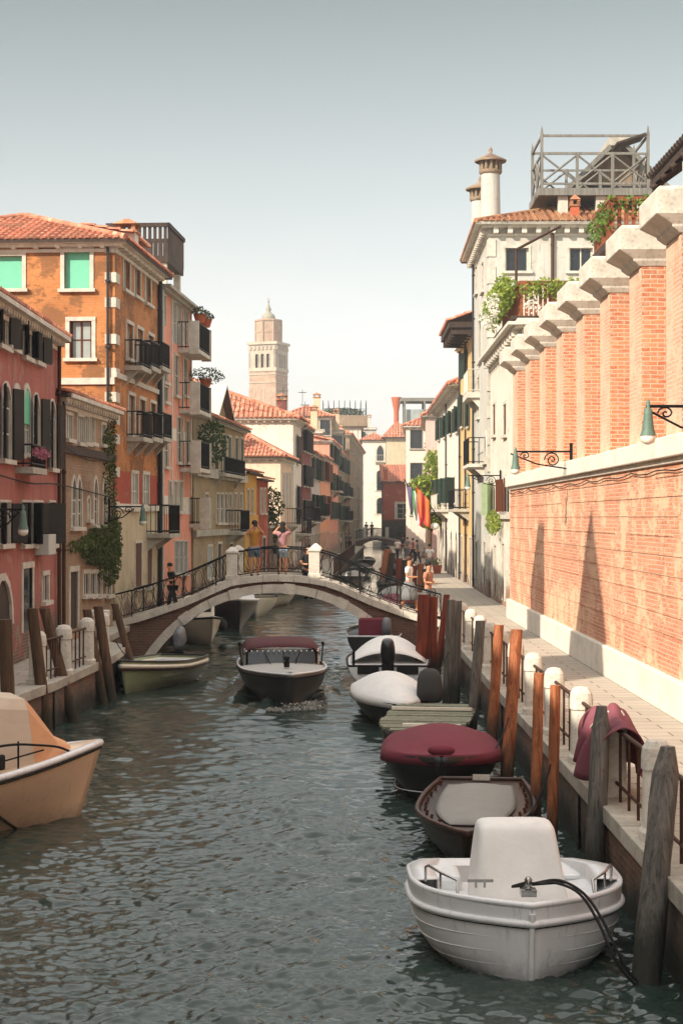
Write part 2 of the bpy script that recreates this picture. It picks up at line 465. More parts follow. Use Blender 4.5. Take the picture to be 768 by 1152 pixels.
class House:
    def __init__(s, name, label, A, B, D, z1, wall, faces='F', z0=WZ, cat='house', group=None, bands=None, old=True):
        k = K if old else 1
        s.A = Vector((A[0], A[1]*k)); s.B = Vector((B[0], B[1]*k))
        d = s.B - s.A
        s.W = d.length; s.D = D; s.z0 = z0; s.z1 = z1; s.wall = wall
        s.rz = math.atan2(d.y, d.x)
        s.root = empty(name, (s.A.x, s.A.y, 0), s.rz, label, cat, group)
        s.faces = faces; s.op = {f: [] for f in 'FLRB'}; s.sp = {f: [] for f in 'FLRB'}
        s.bands = bands or [(z0, z1, wall)]
        s.L2W = Matrix.Translation((s.A.x, s.A.y, 0)) @ Matrix.Rotation(s.rz, 4, 'Z')
    def fm(s, f):
        if f == 'F': o, a = (0, 0), 0
        elif f == 'L': o, a = (0, s.D), -90
        elif f == 'R': o, a = (s.W, 0), 90
        else: o, a = (s.W, s.D), 180
        return Matrix.Translation((o[0], o[1], 0)) @ Matrix.Rotation(R(a), 4, 'Z')
    def flen(s, f): return s.W if f in 'FB' else s.D
    def ray(s, f, px):
        m = s.L2W @ s.fm(f)
        o = m @ Vector((0, 0, 0)); d = (m @ Vector((1, 0, 0))) - o
        r = (px - 384) / F
        # o.x + u d.x = r (o.y + u d.y)
        u = (r*o.y - o.x) / (d.x - r*d.y)
        return u, o.y + u*d.y
    def zz(s, Y, py): return CH - (py - HY) * Y / F
    def px(s, f, px, yt, yb):
        u, Y = s.ray(f, px)
        return u, s.zz(Y, yb), s.zz(Y, yt)
    def part(s, name, mb, mat, bevel=0, parent=None):
        return mb.build(name, mat, parent or s.root, bevel)
    def win(s, f, u, za, zb, w, arch=None, frame='stone_white', fw=.11, pane='glass', shut=None, scol='green_shut', ang=None, sill=True,
            rev=None, sash='stone_white', door=False, far=False, proud=.03, blind=None):
        L = s.flen(f)
        if u - w/2 < .08 or u + w/2 > L - .08 or zb > s.z1 - .05: return None
        for (a, b, c, d) in s.op[f]:
            if u - w/2 < b and u + w/2 > a and za < d and zb > c: return None
        m = s.fm(f); h = zb - za
        if rev is None: rev = .06 if f == 'F' else .18
        s.op[f].append((u - w/2, u + w/2, za, zb))
        pts, zs = arc_pts(arch, w, h, za)
        if arch:
            s.sp[f].append((u, w, zb, pts))
        mb = MB(m)
        y0, y1 = -proud, .03
        if arch:
            outer = []
            c = sum(p[1] for p in pts) / len(pts)
            inn = [(-w/2, za)] + pts + [(w/2, za)]
            out = [(-w/2 - fw, za)]
            for i, (a, b) in enumerate(pts):
                t = Vector((a, b - zs + w*.15));
                t = t.normalized() if t.length > 0 else Vector((0, 1))
                if i == 0: t = Vector((-1, 0))
                if i == len(pts) - 1: t = Vector((1, 0))
                out.append((a + t.x*fw, b + t.y*fw))
            out.append((w/2 + fw, za))
            rows = [[(u+a, y1, b) for a, b in inn], [(u+a, y0, b) for a, b in inn], [(u+a, y0, b) for a, b in out], [(u+a, y1, b) for a, b in out]]
            mb.grid(rows, smooth=False)
        else:
            mb.box(u-w/2-fw, u-w/2, y0, y1, za, zb); mb.box(u+w/2, u+w/2+fw, y0, y1, za, zb)
            mb.box(u-w/2-fw, u+w/2+fw, y0-.01, y1, zb, zb+fw)
        if sill and not door:
            mb.box(u-w/2-fw-.06, u+w/2+fw+.06, y0-.09, y1, za-.1, za)
        wo = s.part('door_frame' if door else 'window', mb, M[frame])
        # pane
        pb = MB(m); q = rev - .03
        pb.poly([(u-w/2, q, za)] + [(u+a, q, b) for a, b in pts] + [(u+w/2, q, za)])
        s.part('door_leaf' if door else 'pane', pb, M[pane], parent=wo)
        if blind:
            bb = MB(m); hz = h * .55
            bb.box(u-w/2+.02, u+w/2-.02, q-.05, q-.035, zb-hz, zb-.03)
            s.part('blind', bb, M[blind], parent=wo)
        if sash and not door and not far:
            sb = MB(m); t = .035
            sb.box(u-t/2-.01, u+t/2+.01, q-.02, q-.005, za, zb - .02)
            for x in (u-w/2+t, u+w/2-t): sb.box(x-t, x+t, q-.02, q-.005, za, zs)
            n = max(1, int(h / .55))
            for i in range(n + 1):
                z = za + (zs-za) * i / n
                sb.box(u-w/2, u+w/2, q-.017, q-.006, z-.018, z+.018)
            s.part('sash', sb, M[sash], parent=wo)
        if shut:
            n = 1
            for sd in (-1, 1):
                hb = MB(m)
                if shut == 'open':
                    a = R(random.uniform(*ang)) if ang else R(random.uniform(8, 22)) if f == 'F' else R(random.uniform(3, 12))
                    x0 = u + sd*(w/2+fw*.3)
                    hb.M = m @ Matrix.Translation((x0, -proud-.02, 0)) @ Matrix.Rotation(-a*sd, 4, 'Z')
                    hb.box(0, sd*w*.5, -.04, 0, za+.01, zb-.02)
                elif shut == 'half':
                    x0 = u + sd*(w/2)
                    hb.M = m @ Matrix.Translation((x0, -proud-.02, 0)) @ Matrix.Rotation(-R(55)*sd, 4, 'Z')
                    hb.box(0, sd*w*.5, -.04, 0, za+.01, zb-.02)
                else:
                    hb.box(u+sd*.01, u+sd*(w/2-.005), .0, .035, za+.01, (zs if arch else zb)-.01)
                s.part('shutter', hb, M[scol], parent=wo)
        return wo
    def wp(s, f, px, yt, yb, w, **kw):
        u, za, zb = s.px(f, px, yt, yb)
        return s.win(f, u, za, zb, w, **kw)
    def row(s, f, n, za, zb, w, u0=None, u1=None, **kw):
        L = s.flen(f); u0 = L*.5/n if u0 is None else u0; u1 = L - L*.5/n if u1 is None else u1
        for i in range(n):
            s.win(f, u0 + (u1-u0)*(i/(n-1) if n > 1 else .5), za, zb, w, **kw)
    def cornice(s, faces='F', h=.28, out=.35, dent=.35, mat='stone', z=None, dw=.14):
        z = s.z1 if z is None else z
        mb = MB()
        for f in faces:
            L = s.flen(f); mb.M = s.fm(f)
            e0, e1 = (out if f == 'F' else .0), (out if f == 'F' else .0)
            if f == 'F' and 'L' not in faces: e0 = 0
            if f == 'F' and 'R' not in faces: e1 = 0
            mb.box(-e0, L+e1, -out, .02, z-.1, z+.004); mb.box(-e0*.6, L+e1*.6, -out*.55, .02, z-.19, z-.1)
            if dent:
                n = max(2, int(L / dent))
                for i in range(n):
                    u = (i+.5) * L / n
                    mb.box(u-dw/2, u+dw/2, -out*.6, 0.02, z-h, z-.1)
                mb.box(0, L, -.05, .02, z-h-.1, z-h)
        s.part('cornice', mb, M[mat])
    def course(s, z, faces='F', h=.16, out=.07, mat='stone_white', name='string_course'):
        mb = MB()
        for f in faces:
            mb.M = s.fm(f); mb.box(-out if f == 'F' else 0, s.flen(f), -out, .01, z-h/2, z+h/2)
        s.part(name, mb, M[mat])
    def quoin(s, f='F', side=0, zs=(), w=.45, h=.35, mat='stone_white', wrap=True):
        for z in zs:
            x0, x1 = (-.04, w) if side == 0 else (s.flen(f)-w, s.flen(f)+.04)
            mb = MB(s.fm(f)); mb.box(x0, x1, -.045, .3 if wrap else .02, z-h/2, z+h/2)
            s.part('quoin', mb, M[mat])
    def antenna(s, x, y, h=1.8):
        mb = MB(); z = s.z1; mb.tube([(x, y, z), (x, y, z+h+1)], .025, 4)
        for i in range(5): mb.tube([(x-.45+.05*i, y-.3+.15*i, z+h+.7), (x+.45-.05*i, y-.3+.15*i, z+h+.7)], .014, 4)
        mb.tube([(x, y-.35, z+h+.7), (x, y+.35, z+h+.7)], .018, 4)
        s.part('antenna', mb, M['antenna'])
    def pipe(s, f, u, z0=None, z1=None, r=.05, mat='lead', y=-.09, name='drainpipe'):
        mb = MB(s.fm(f)); z0 = s.z0+.1 if z0 is None else z0; z1 = s.z1-.2 if z1 is None else z1
        mb.tube([(u, y, z0), (u, y, z1)], r, 6)
        n = int((z1-z0)/2)+1
        for i in range(n): mb.box(u-.07, u+.07, y-.06, 0, z0+.3+i*2, z0+.36+i*2)
        s.part(name, mb, M[mat])
    def balcony(s, f, ua, ub, z, out=.8, h=.95, rail='iron', slab='stone_dirty', solid_ends=None, brackets=2, step=.13, th=.14):
        mb = MB(s.fm(f)); mb.box(ua, ub, -out, 0.01, z-th, z)
        for i in range(brackets):
            u = ua + .2 + (ub-ua-.4) * (i/(brackets-1) if brackets > 1 else .5)
            mb.add([(u-.07, 0, z-th), (u-.07, -out*.75, z-th), (u-.07, 0, z-th-.45), (u+.07, 0, z-th), (u+.07, -out*.75, z-th), (u+.07, 0, z-th-.45)],
                   [(0, 1, 2), (5, 4, 3), (0, 3, 4, 1), (1, 4, 5, 2)])
        b = s.part('balcony', mb, M[slab])
        rb = MB(s.fm(f)); o = out - .04
        for (a, c) in (((ua+.03, -o), (ub-.03, -o)), ((ua+.03, -o), (ua+.03, 0)), ((ub-.03, -o), (ub-.03, 0))):
            L = math.hypot(c[0]-a[0], c[1]-a[1])
            for zz in (z+.08, z+h):
                rb.tube([(a[0], a[1], zz), (c[0], c[1], zz)], .022, 5)
            n = max(2, int(L/step))
            for i in range(n+1):
                t = i/n
                x, y = a[0]+(c[0]-a[0])*t, a[1]+(c[1]-a[1])*t
                rb.tube([(x, y, z), (x, y, z+h)], .012, 4, cap=False)
        s.part('railing', rb, M[rail], parent=b)
        if solid_ends:
            for u in (ua, ub):
                eb = MB(s.fm(f)); eb.box(u-.05, u+.05, -out-.02, .0-out*(1-solid_ends), z-th-.05, z+h+.03)
                s.part('end_panel', eb, M['stone_white'], parent=b)
        return b
    def chimney(s, x, y, z0, h, w=.5, kind='box', wall='white_plaster', cap='tiles_dark'):
        mb = MB()
        if kind == 'box':
            mb.box(x-w/2, x+w/2, y-w/2, y+w/2, z0, z0+h)
        elif kind == 'round':
            mb.lathe([(w*.5, z0), (w*.46, z0+h)], (x, y, 0), 14)
        else:
            mb.lathe([(w*.38, z0), (w*.36, z0+h*.62), (w*.42, z0+h*.7), (w*.75, z0+h)], (x, y, 0), 14)
        c = s.part('chimney', mb, M[wall])
        cb = MB()
        if kind == 'box':
            cb.box(x-w*.62, x+w*.62, y-w*.62, y+w*.62, z0+h, z0+h+.08)
            for sx in (-1, 1):
                for sy in (-1, 1): cb.box(x+sx*w*.4-.06, x+sx*w*.4+.06, y+sy*w*.4-.06, y+sy*w*.4+.06, z0+h+.08, z0+h+.28)
            cb.frustum((x, y), w*.68, w*.68, z0+h+.28, w*.1, w*.1, z0+h+.5)
        elif kind == 'round':
            zt = z0+h
            cb.lathe([(w*.5, zt), (w*.58, zt+.08), (w*.54, zt+.16)], (x, y, 0), 14)
            for i in range(12):
                t = i*math.pi/6; cb.box(x+w*.5*math.cos(t)-.045, x+w*.5*math.cos(t)+.045, y+w*.5*math.sin(t)-.045, y+w*.5*math.sin(t)+.045, zt+.15, zt+.5)
            cb.lathe([(w*.42, zt+.12), (w*.42, zt+.5)], (x, y, 0), 12)
            cb.lathe([(w*.76, zt+.5), (w*.8, zt+.56), (w*.3, zt+.78), (.06, zt+.86), (.09, zt+1.0), (.01, zt+1.15)], (x, y, 0), 14)
        else:
            cb.lathe([(w*.75, z0+h), (w*.78, z0+h+.1), (w*.6, z0+h+.12)], (x, y, 0), 14)
        s.part('chimney_cap', cb, M[cap], parent=c)
        return c
    def roof(s, kind='hip', rise=1.6, over=.4, mat='tiles', pitch_w=.22, z=None, tile=True):
        z = (s.z1 if z is None else z) + .006
        x0, x1, y0, y1 = -over, s.W+over, -over, s.D+over
        W, D = x1-x0, y1-y0
        if kind == 'hip':
            e = min(W, D)/2
            if W >= D: r0, r1 = (x0+e, (y0+y1)/2, z+rise), (x1-e, (y0+y1)/2, z+rise)
            else: r0, r1 = ((x0+x1)/2, y0+e, z+rise), ((x0+x1)/2, y1-e, z+rise)
            a, b, c, d = (x0, y0, z), (x1, y0, z), (x1, y1, z), (x0, y1, z)
            if W >= D: pl = [[a, b, r1, r0], [b, c, r1], [c, d, r0, r1], [d, a, r0]]
            else: pl = [[a, b, r0], [b, c, r1, r0], [c, d, r1], [d, a, r0, r1]]
            hips = [(a, r0), (r0, r1), (b, r1 if W >= D else r0), (c, r1), (d, r0 if W >= D else r1)]
        elif kind == 'gableF':   # ridge along the facade
            m = (y0+y1)/2
            pl = [[(x0, y0, z), (x1, y0, z), (x1, m, z+rise), (x0, m, z+rise)], [(x1, y1, z), (x0, y1, z), (x0, m, z+rise), (x1, m, z+rise)]]
            hips = [((x0, m, z+rise), (x1, m, z+rise))]
            g = MB()
            for xx in (0.0, s.W): g.poly([(xx, 0, s.z1), (xx, s.D, s.z1), (xx, m, z+rise-.1)])
            s.part('gable', g, M[s.wall] if isinstance(s.wall, str) else s.wall)
        elif kind == 'shed':     # rising from the facade
            pl = [[(x0, y0, z), (x1, y0, z), (x1, y1, z+rise), (x0, y1, z+rise)]]; hips = []
            g = MB()
            for xx in (0.0, s.W): g.poly([(xx, 0, s.z1), (xx, s.D, s.z1), (xx, s.D, z+rise-.1)])
            s.part('gable', g, M[s.wall])
        mb = MB()
        for p in pl: 
            mb.poly(p)
            if tile: tile_plane(mb, p, pitch_w)
        for a, b in hips: mb.tube([Vector(a)+Vector((0, 0, .04)), Vector(b)+Vector((0, 0, .06))], .11, 6)
        ro = s.part('roof', mb, M[mat])
        eb = MB(); eb.box(x0, x1, y0, y1, z-.1, z-.012)
        s.part('eaves', eb, M['wood_dark'] if kind != 'x' else M['stone'], parent=ro)
        return ro
    def flat(s, h=.25, mat='stone_dirty', over=.15):
        mb = MB(); mb.box(-over, s.W+over, -over, s.D+over, s.z1, s.z1+h)
        return s.part('roof', mb, M[mat])
    def finish(s):
        # merged by band material
        mats = []
        for (za, zb, wm) in s.bands:
            mb = MB()
            for f in 'FLRB':
                L = s.flen(f); mb.M = s.fm(f)
                ops = [o for o in s.op[f] if o[2] < zb-1e-4 and o[3] > za+1e-4]
                us = sorted(set([0, L] + [o[0] for o in ops] + [o[1] for o in ops]))
                zs_ = sorted(set([za, zb] + [min(zb, max(za, o[2])) for o in ops] + [min(zb, max(za, o[3])) for o in ops]))
                for i in range(len(us)-1):
                    run = None
                    for j in range(len(zs_)-1):
                        cu, cz = (us[i]+us[i+1])/2, (zs_[j]+zs_[j+1])/2
                        hole = any(o[0] < cu < o[1] and o[2] < cz < o[3] for o in ops)
                        if not hole:
                            if run is None: run = zs_[j]
                        if (hole or j == len(zs_)-2) and run is not None:
                            ze = zs_[j] if hole else zs_[j+1]
                            mb.quad((us[i], 0, run), (us[i+1], 0, run), (us[i+1], 0, ze), (us[i], 0, ze)); run = None
                for (a, b, c, d) in ops:
                    q = .2; c2, d2 = max(c, za), min(d, zb)
                    mb.quad((a, 0, c2), (a, q, c2), (a, q, d2), (a, 0, d2)); mb.quad((b, q, c2), (b, 0, c2), (b, 0, d2), (b, q, d2))
                    if c >= za: mb.quad((a, 0, c), (b, 0, c), (b, q, c), (a, q, c))
                    if d <= zb: mb.quad((a, 0, d), (a, q, d), (b, q, d), (b, 0, d))
                for (u, w, zt, pts) in s.sp[f]:
                    if not (za < zt <= zb): continue
                    for sd in (0, 1):
                        h = [p for p in pts if (p[0] <= 1e-6 if sd == 0 else p[0] >= -1e-6)]
                        cx = -w/2 if sd == 0 else w/2
                        for i in range(len(h)-1):
                            mb.poly([(u+cx, 0.001, zt), (u+h[i][0], .001, h[i][1]), (u+h[i+1][0], .001, h[i+1][1])] if sd == 1 else [(u+cx, .001, zt), (u+h[i+1][0], .001, h[i+1][1]), (u+h[i][0], .001, h[i][1])][::-1])
            s.part('wall', mb, M[wm])
        tb = MB(); tb.quad((0, 0, s.z1), (s.W, 0, s.z1), (s.W, s.D, s.z1), (0, s.D, s.z1))
        s.part('ceiling', tb, M['stone_dirty'])

def tile_plane(mb, poly, cw=.22, tl=.42):
    P = [Vector(p) for p in poly]
    e = (P[1]-P[0]); n = e.cross(P[2]-P[1]).normalized()
    if n.z < 0: n = -n
    u = e.normalized(); v = n.cross(u)
    if v.z < 0: v = -v
    o = P[0]
    Q = [((p-o).dot(u), (p-o).dot(v)) for p in P]
    umin, umax = min(q[0] for q in Q), max(q[0] for q in Q)
    c = umin + cw/2
    while c < umax:
        ys = []
        for i in range(len(Q)):
            (a, b), (a2, b2) = Q[i], Q[(i+1) % len(Q)]
            if (a-c)*(a2-c) < 0: ys.append(b + (b2-b)*(c-a)/(a2-a))
        if len(ys) >= 2:
            y0, y1 = min(ys), max(ys)
            if y1-y0 > .15:
                nt = max(1, int((y1-y0)/tl)); r = cw*.36
                vs = []; fs = []
                for t in range(nt):
                    ya, yb = y0-.04+(y1-y0)*t/nt, y0+(y1-y0)*(t+1)/nt
                    for (yy, rr, lift) in ((ya, r*1.12, .035), (yb, r*.9, .0)):
                        for k in range(5):
                            an = math.pi*k/4
                            p = o + u*(c + rr*math.cos(an)) + v*yy + n*(rr*math.sin(an)*.9 + lift)
                            vs.append(p)
                    b = t*10
                    fs += [(b+k, b+k+1, b+5+k+1, b+5+k) for k in range(4)]
                    fs.append((b+4, b+3, b+2, b+1, b))
                mb.add(vs, fs)
        c += cw
# ------------------------------------------------------------------ left bank houses
GL = 'houses along the left bank'
# red house
h = House('house', 'dark red plastered house with black shutters and a white arched triple window', (-7.25, 19.6), (-7.25, 25), 7.5, 8.75, 'red_plaster', group=GL)
for px, yt, yb, w in ((3, 350, 389, .95), (14, 362, 391, .9), (30, 365, 402, .9), (42, 372, 407, 0.9), (59, 376, 414, .9)):
    h.wp('F', px, yt, yb, w, fw=.1, shut='open' if px in (3, 42, 59, 30) else None, scol='black_shut', ang=(12, 20))
h.wp('F', 7, 434, 517, .95, arch='round', shut='open', scol='black_shut', ang=(14, 18))
for px in (19, 24.5, 30): h.wp('F', px, 437, 510, .8, arch='round', fw=.13, pane='glass_pale', blind='mint' if px > 20 else None)
h.wp('F', 40.5, 446, 515, .85, arch='round', shut='open', scol='black_shut', ang=(13, 17))
h.wp('F', 59, 453, 527, .8, arch='round', shut='open', scol='black_shut', ang=(12, 15))
for px, w in ((5, 1.1), (15, 1.1), (30, 1.3), (42, 1.2), (58, .8)): h.wp('F', px, 565, 612, w, shut='open', scol='black_shut', fw=.05, ang=(18, 26))
h.wp('F', 3, 652, 705, 2.0, arch='round', door=True, pane='wood_dark', fw=.16)
h.wp('F', 31, 639, 710, 1.2, door=True, pane='glass', fw=.14)
h.wp('F', 51, 647, 676, .8)
h.wp('F', 66, 650, 712, .7, door=True, pane='wood_dark')
u1 = h.ray('F', 21)[0]; u2 = h.ray('F', 35)[0]
h.balcony('F', u1-.4, u2-.1, h.zz(39.5, 528), out=.4, h=.5, solid_ends=None, brackets=0)
fb = MB(h.L2W @ h.fm('F')); fb.leaves(((u1+u2)/2-.1, -.38, h.zz(39.5, 528)+.34), ((u2-u1)/2+.3, .11, .13), 420, .07, 9, .4)
tag(fb.build('flowers', M['flower_pink']), 'pink and mauve flowers on the shallow balcony of the dark red house', 'flowers')
h.cornice('F', h=.24, out=.35, dent=.3, dw=.11); h.roof('shed', rise=1.5, over=.3)
hb = MB(h.fm('F')); u, Y = h.ray('F', 43); z = h.zz(Y, 622); hb.box(u-.5, u+.5, -.35, 0, z-.05, z+.45); h.part('air_vent', hb, M['grey_plaster'], .02)
h.chimney(4.4, 1.2, 9.0, 1.0, .55, wall='redbrown_plaster')
h.pipe('F', h.W-.25, mat='rust_iron'); h.finish()

# ivy house
h = House('house', 'low rough brick house with pointed windows and ivy hanging down its front', (-7.22, 25.05), (-6.87, 29.4), 6.5, 7.35, 'ivy_brick', group=GL)
for px in (77.5,): h.wp('F', px, 467, 494, .75, fw=.08, pane='glass_pale')
for px in (90, 96.7, 103): h.wp('F', px, 469, 498, .72, fw=.09, pane='glass_pale')
h.wp('F', 116, 478, 500, .6, fw=.08, pane='glass_pale')
for px in (83, 89, 107.5, 117.5): h.wp('F', px, 538, 593 if px < 95 else 590, .62 if px < 110 else .5, arch='point', fw=.1, pane='glass')
h.wp('F', 99.5, 560, 584, .35, arch='round', fw=.07)
for px, w in ((97, .8), (104.5, .8), (111, .8), (122, .7)): h.wp('F', px, 645, 669, w, pane='glass')
h.wp('F', 83, 643, 708, 1.0, door=True, pane='wood_dark', fw=.15)
h.cornice('F', h=.26, out=.35, dent=.34, dw=.11); h.roof('shed', rise=1.6, over=.3)
h.course(h.zz(45, 507), h=.22, out=.12, mat='wood_dark', name='ledge')
h.pipe('F', .15, mat='rust_iron'); h.finish()
IVY = h
mb = MB(h.L2W @ h.fm('F')); rng = random.Random(5)
def ivyblob(px, py, wu, hz, n, sz=.13, th=.22):
    u, Y = IVY.ray('F', px); z = IVY.zz(Y, py)
    mb.leaves((u, -th*.6, z), (wu, th, hz), n, sz, seed=int(px*7+py), hang=.6)
ivyblob(112, 612, 2.6, .55, 1500); ivyblob(118, 628, 1.5, .8, 1100); ivyblob(103, 618, 1.7, .45, 700)
ivyblob(96, 612, 1.6, .25, 300); ivyblob(121, 598, .9, .5, 500); ivyblob(124, 560, .4, 1.6, 500, .1, .12); ivyblob(118, 530, .35, 1.2, 320, .1, .1)
ivyblob(123, 490, .5, 1.2, 420, .1, .12); ivyblob(118, 500, .5, .5, 200, .1, .12); ivyblob(80, 615, .8, .15, 120)
iv = mb.build('ivy', M['ivy']); tag(iv, 'mass of olive green ivy hanging on the low brick house front', 'ivy')

# orange house
h = House('house', 'tall orange brick house with green blinds on its side wall and small iron balconies', (-6.85, 29.6), (-6.33, 33.85), 7.5, 12.55, 'orange_dark', faces='FL', group=GL,
          bands=[(WZ, 4.55, 'cream_plaster'), (4.55, 5.6, 'redbrown_plaster'), (5.6, 12.55, 'orange_dark')])
ORH = h
for px, w in ((87, .78), (8, .95)):
    u, Y = h.ray('L', px); h.win('L', u, h.zz(Y, 325), h.zz(Y, 283 if px > 50 else 288), w, fw=.12, pane='mint', sash=None, rev=.16)
u, Y = h.ray('L', 91); h.win('L', u, h.zz(Y, 403), h.zz(Y, 361), .68, fw=.12, pane='glass_pale', sash='brown_shut')
for i, (px, yt, yb) in enumerate(((142.5, 289, 327), (154.5, 298, 334), (166.5, 307, 342))): h.wp('F', px, yt, yb, 1.0, pane='glass_pale', rev=.16)
for px, yt, yb in ((146, 365, 404), (157.5, 371, 408), (169.5, 378, 411)): h.wp('F', px, yt, yb, 1.0, pane='glass_pale', rev=.16)
for px, yt, yb in ((148, 445, 489), (160, 450, 489), (172, 454, 490)): h.wp('F', px, yt, yb, 1.0, pane='glass_pale', rev=.16)
for px, yt, yb in ((151.5, 533, 572), (164, 534, 572), (175.5, 537, 571)): h.wp('F', px, yt, yb, 1.0, pane='glass_pale')
for px, w in ((155.5, 1.1), (168, .9), (178, 1.1)): h.wp('F', px, 611, 660, w, shut='closed', scol='brown_shut', door=False, fw=.08)
for za, ys in ((0, (146, 157.5, 169.5)), (1, (148, 160, 172))):
    for px in ys:
        u, Y = h.ray('F', px); z = h.zz(Y, 413 if za == 0 else 492)
        h.balcony('F', u-.8, u+.8, z - .02, out=.55, h=.8, brackets=2)
u, Y = h.ray('F', 172); h.balcony('F', u-1.2, h.W-.1, h.zz(Y, 600), out=.8, h=.95)
h.course(h.zz(54, 430), 'F'); u, Y = h.ray('L', 80); h.course(h.zz(Y, 429), 'L', h=.2)
h.course(4.5, 'FL', h=.2, mat='stone')
h.quoin('F', 0, [h.zz(51.3, y) for y in (280, 313, 341, 382, 420, 447, 472, 494, 531, 570)], w=.55, h=.3)
h.cornice('FL', h=.24, out=.4, dent=.65, dw=.13)
h.pipe('F', -.0 + h.W - .12, mat='lead', r=.08); h.pipe('L', h.D-.2, mat='lead', r=.04)
h.roof('hip', rise=1.4, over=.42, mat='tiles')
mb = MB()   # roof dormer
mb.box(4.3, 7.2, .5, 1.8, 12.7, 13.5); h.part('dormer', mb, M['wood_dark'])
mb = MB(); q = [(4.1, .3, 13.5), (7.4, .3, 13.5), (7.4, 2.0, 13.8), (4.1, 2.0, 13.8)]; mb.poly(q); tile_plane(mb, q); h.part('dormer_roof', mb, M['tiles'])
h.chimney(4.7, .55, 12.6, .95, .62, wall='white_plaster'); h.finish()

# beige house behind
h = House('house', 'plain beige house rising behind the orange one, with a dark flat eave', (-22, 44), (-11.2, 44), 6, 16.4, 'peach_plaster', old=True)
h.flat(.5, 'wood_dark', .5); h.row('F', 3, 14, 15.4, 1.0); h.finish()

# pink house
h = House('house', 'salmon pink house with white pilaster strips and projecting white balconies over the canal', (-6.32, 34.0), (-5.85, 38.1), 7.5, 12.3, 'pink_plaster', group=GL,
          bands=[(WZ, 4.3, 'pink_plaster'), (4.3, 4.95, 'white_plaster'), (4.95, 7.0, 'pink_plaster'), (7.0, 7.45, 'white_plaster'), (7.45, 12.3, 'pink_plaster')])
for px, yt, yb in ((183.7, 332, 365), (188, 335, 368), (196, 340, 386), (201, 343, 388), (209, 350, 388), (213, 352, 388)): h.wp('F', px, yt, yb, .85, fw=.07, pane='glass_pale', proud=.03, sill=False)
for px, yt, yb in ((186, 397, 430), (198.5, 400, 445), (208, 404, 445)): h.wp('F', px, yt, yb, .9, fw=.07, pane='glass', proud=.03)
for px, yt, yb in ((186.5, 436, 452), (187, 470, 525), (201.5, 470, 520), (211, 474, 520)): h.wp('F', px, yt, yb, .9, fw=.07, pane='glass', proud=.03)
for px in (192, 197.5, 203, 213, 217.5): h.wp('F', px, 542, 575, .8, fw=.06, pane='glass_pale')
for px in (198.5, 203.5, 208.5, 220): h.wp('F', px, 609, 645, .85, fw=.05, pane='glass_pale', sash='grey_shut')
for (ya, pa, pb) in ((392, 200, 214), (460, 201, 215), (526, 202, 215), (590, 213, 218.5)):
    ua = h.ray('F', pa)[0]; ub = min(h.W-.05, h.ray('F', pb)[0]); z = h.zz(62.5, ya)
    h.balcony('F', ua, h.W-.06, z, out=.78, h=1.0, solid_ends=.45, slab='stone_white', brackets=0)
mb = MB(h.fm('F'))
for px in (181.5, 193, 205.5, 215.5):
    u = h.ray('F', px)[0]; u = max(.1, min(h.W-.1, u)); mb.box(u-.1, u+.1, -.04, 0, 5, 12.2)
h.part('pilaster', mb, M['stone_white'])
h.cornice('F', h=.1, out=.4, dent=None, mat='stone_dirty'); h.flat(.12, 'stone_dirty', .0)
for x in (3.2, 6.2):
    for y in (.4, 2.2): mb = MB(); mb.box(x-.12, x+.12, y-.12, y+.12, 12.35, 13.6); h.part('terrace_post', mb, M['stone_white'])
mb = MB(); mb.box(3.0, 6.5, .2, 2.5, 13.5, 13.75)
for i in range(18):
    x = 3.05 + i*.2; mb.box(x, x+.12, .2, .23, 13.75, 14.9); mb.box(x, x+.12, 2.45, 2.48, 13.75, 14.9)
for i in range(12):
    y = .25 + i*.19; mb.box(3.0, 3.03, y, y+.12, 13.75, 14.9); mb.box(6.47, 6.5, y, y+.17, 13.75, 14.9)
mb.box(2.95, 6.55, .14, .24, 14.8, 14.95); mb.box(2.95, 3.05, .14, 2.5, 14.8, 14.95); mb.box(6.45, 6.55, .14, 2.5, 14.8, 14.95)
h.part('roof_terrace', mb, M['wood_dark'])
h.pipe('F', .05, mat='grey_plaster', r=.07); h.finish(); PINK = h
for ya, n in ((388, 2), (455, 1)):
    for i in range(n):
        z = h.zz(62.5, ya) + .98
        p = h.L2W @ Vector((h.W - .3 - i*1.5, -.62, z if n > 1 else z-.1))
        r = empty('flower_pot', p, 0, 'terracotta pot of dark foliage on the %s balcony of the salmon house, %s' % ('top' if n == 2 else 'second', 'far end' if i == 0 else 'near end'), 'flower pot', 'flower pots on the salmon house balconies')
        b = MB(); b.lathe([(.16, 0), (.25, .3), (.27, .32), (.2, .3)], n=10); b.build('pot', M['terracotta'], r)
        b = MB(); b.leaves((0, 0, .42), (.3, .3, .2) if n == 2 else (.7, .5, .35), 200 if n == 2 else 500, .1, i); b.build('foliage', M['leaf_dark'], r)

# ochre house
h = House('house', 'weathered ochre house with dark green shutters and a gabled dormer over the eaves', (-5.8, 38.4), (-4.65, 46.8), 7, 8.35, 'ochre_plaster', group=GL)
for px, yt, yb in ((229, 490, 535), (243, 490, 528), (252.5, 491, 530), (258, 492, 530), (266, 493, 530), (272, 494, 530)): h.wp('F', px, yt, yb, 1.0, fw=.1, shut='closed' if px != 229 else None, scol='green_shut')
for px in (232, 245, 249.5, 254, 259, 264.5, 271): h.wp('F', px, 556, 588, .8, fw=.08, pane='glass')
for px in (247, 260, 273): h.wp('F', px, 612, 650, 1.1, door=True, pane='wood_dark', fw=.1)
h.wp('F', 236, 615, 650, 1.1, fw=.1, shut='closed', scol='grey_shut')
h.course(h.zz(76, 537), h=.35, out=.2, mat='stone_dirty'); h.course(h.zz(76, 598), h=.25, out=.15, mat='stone_dirty')
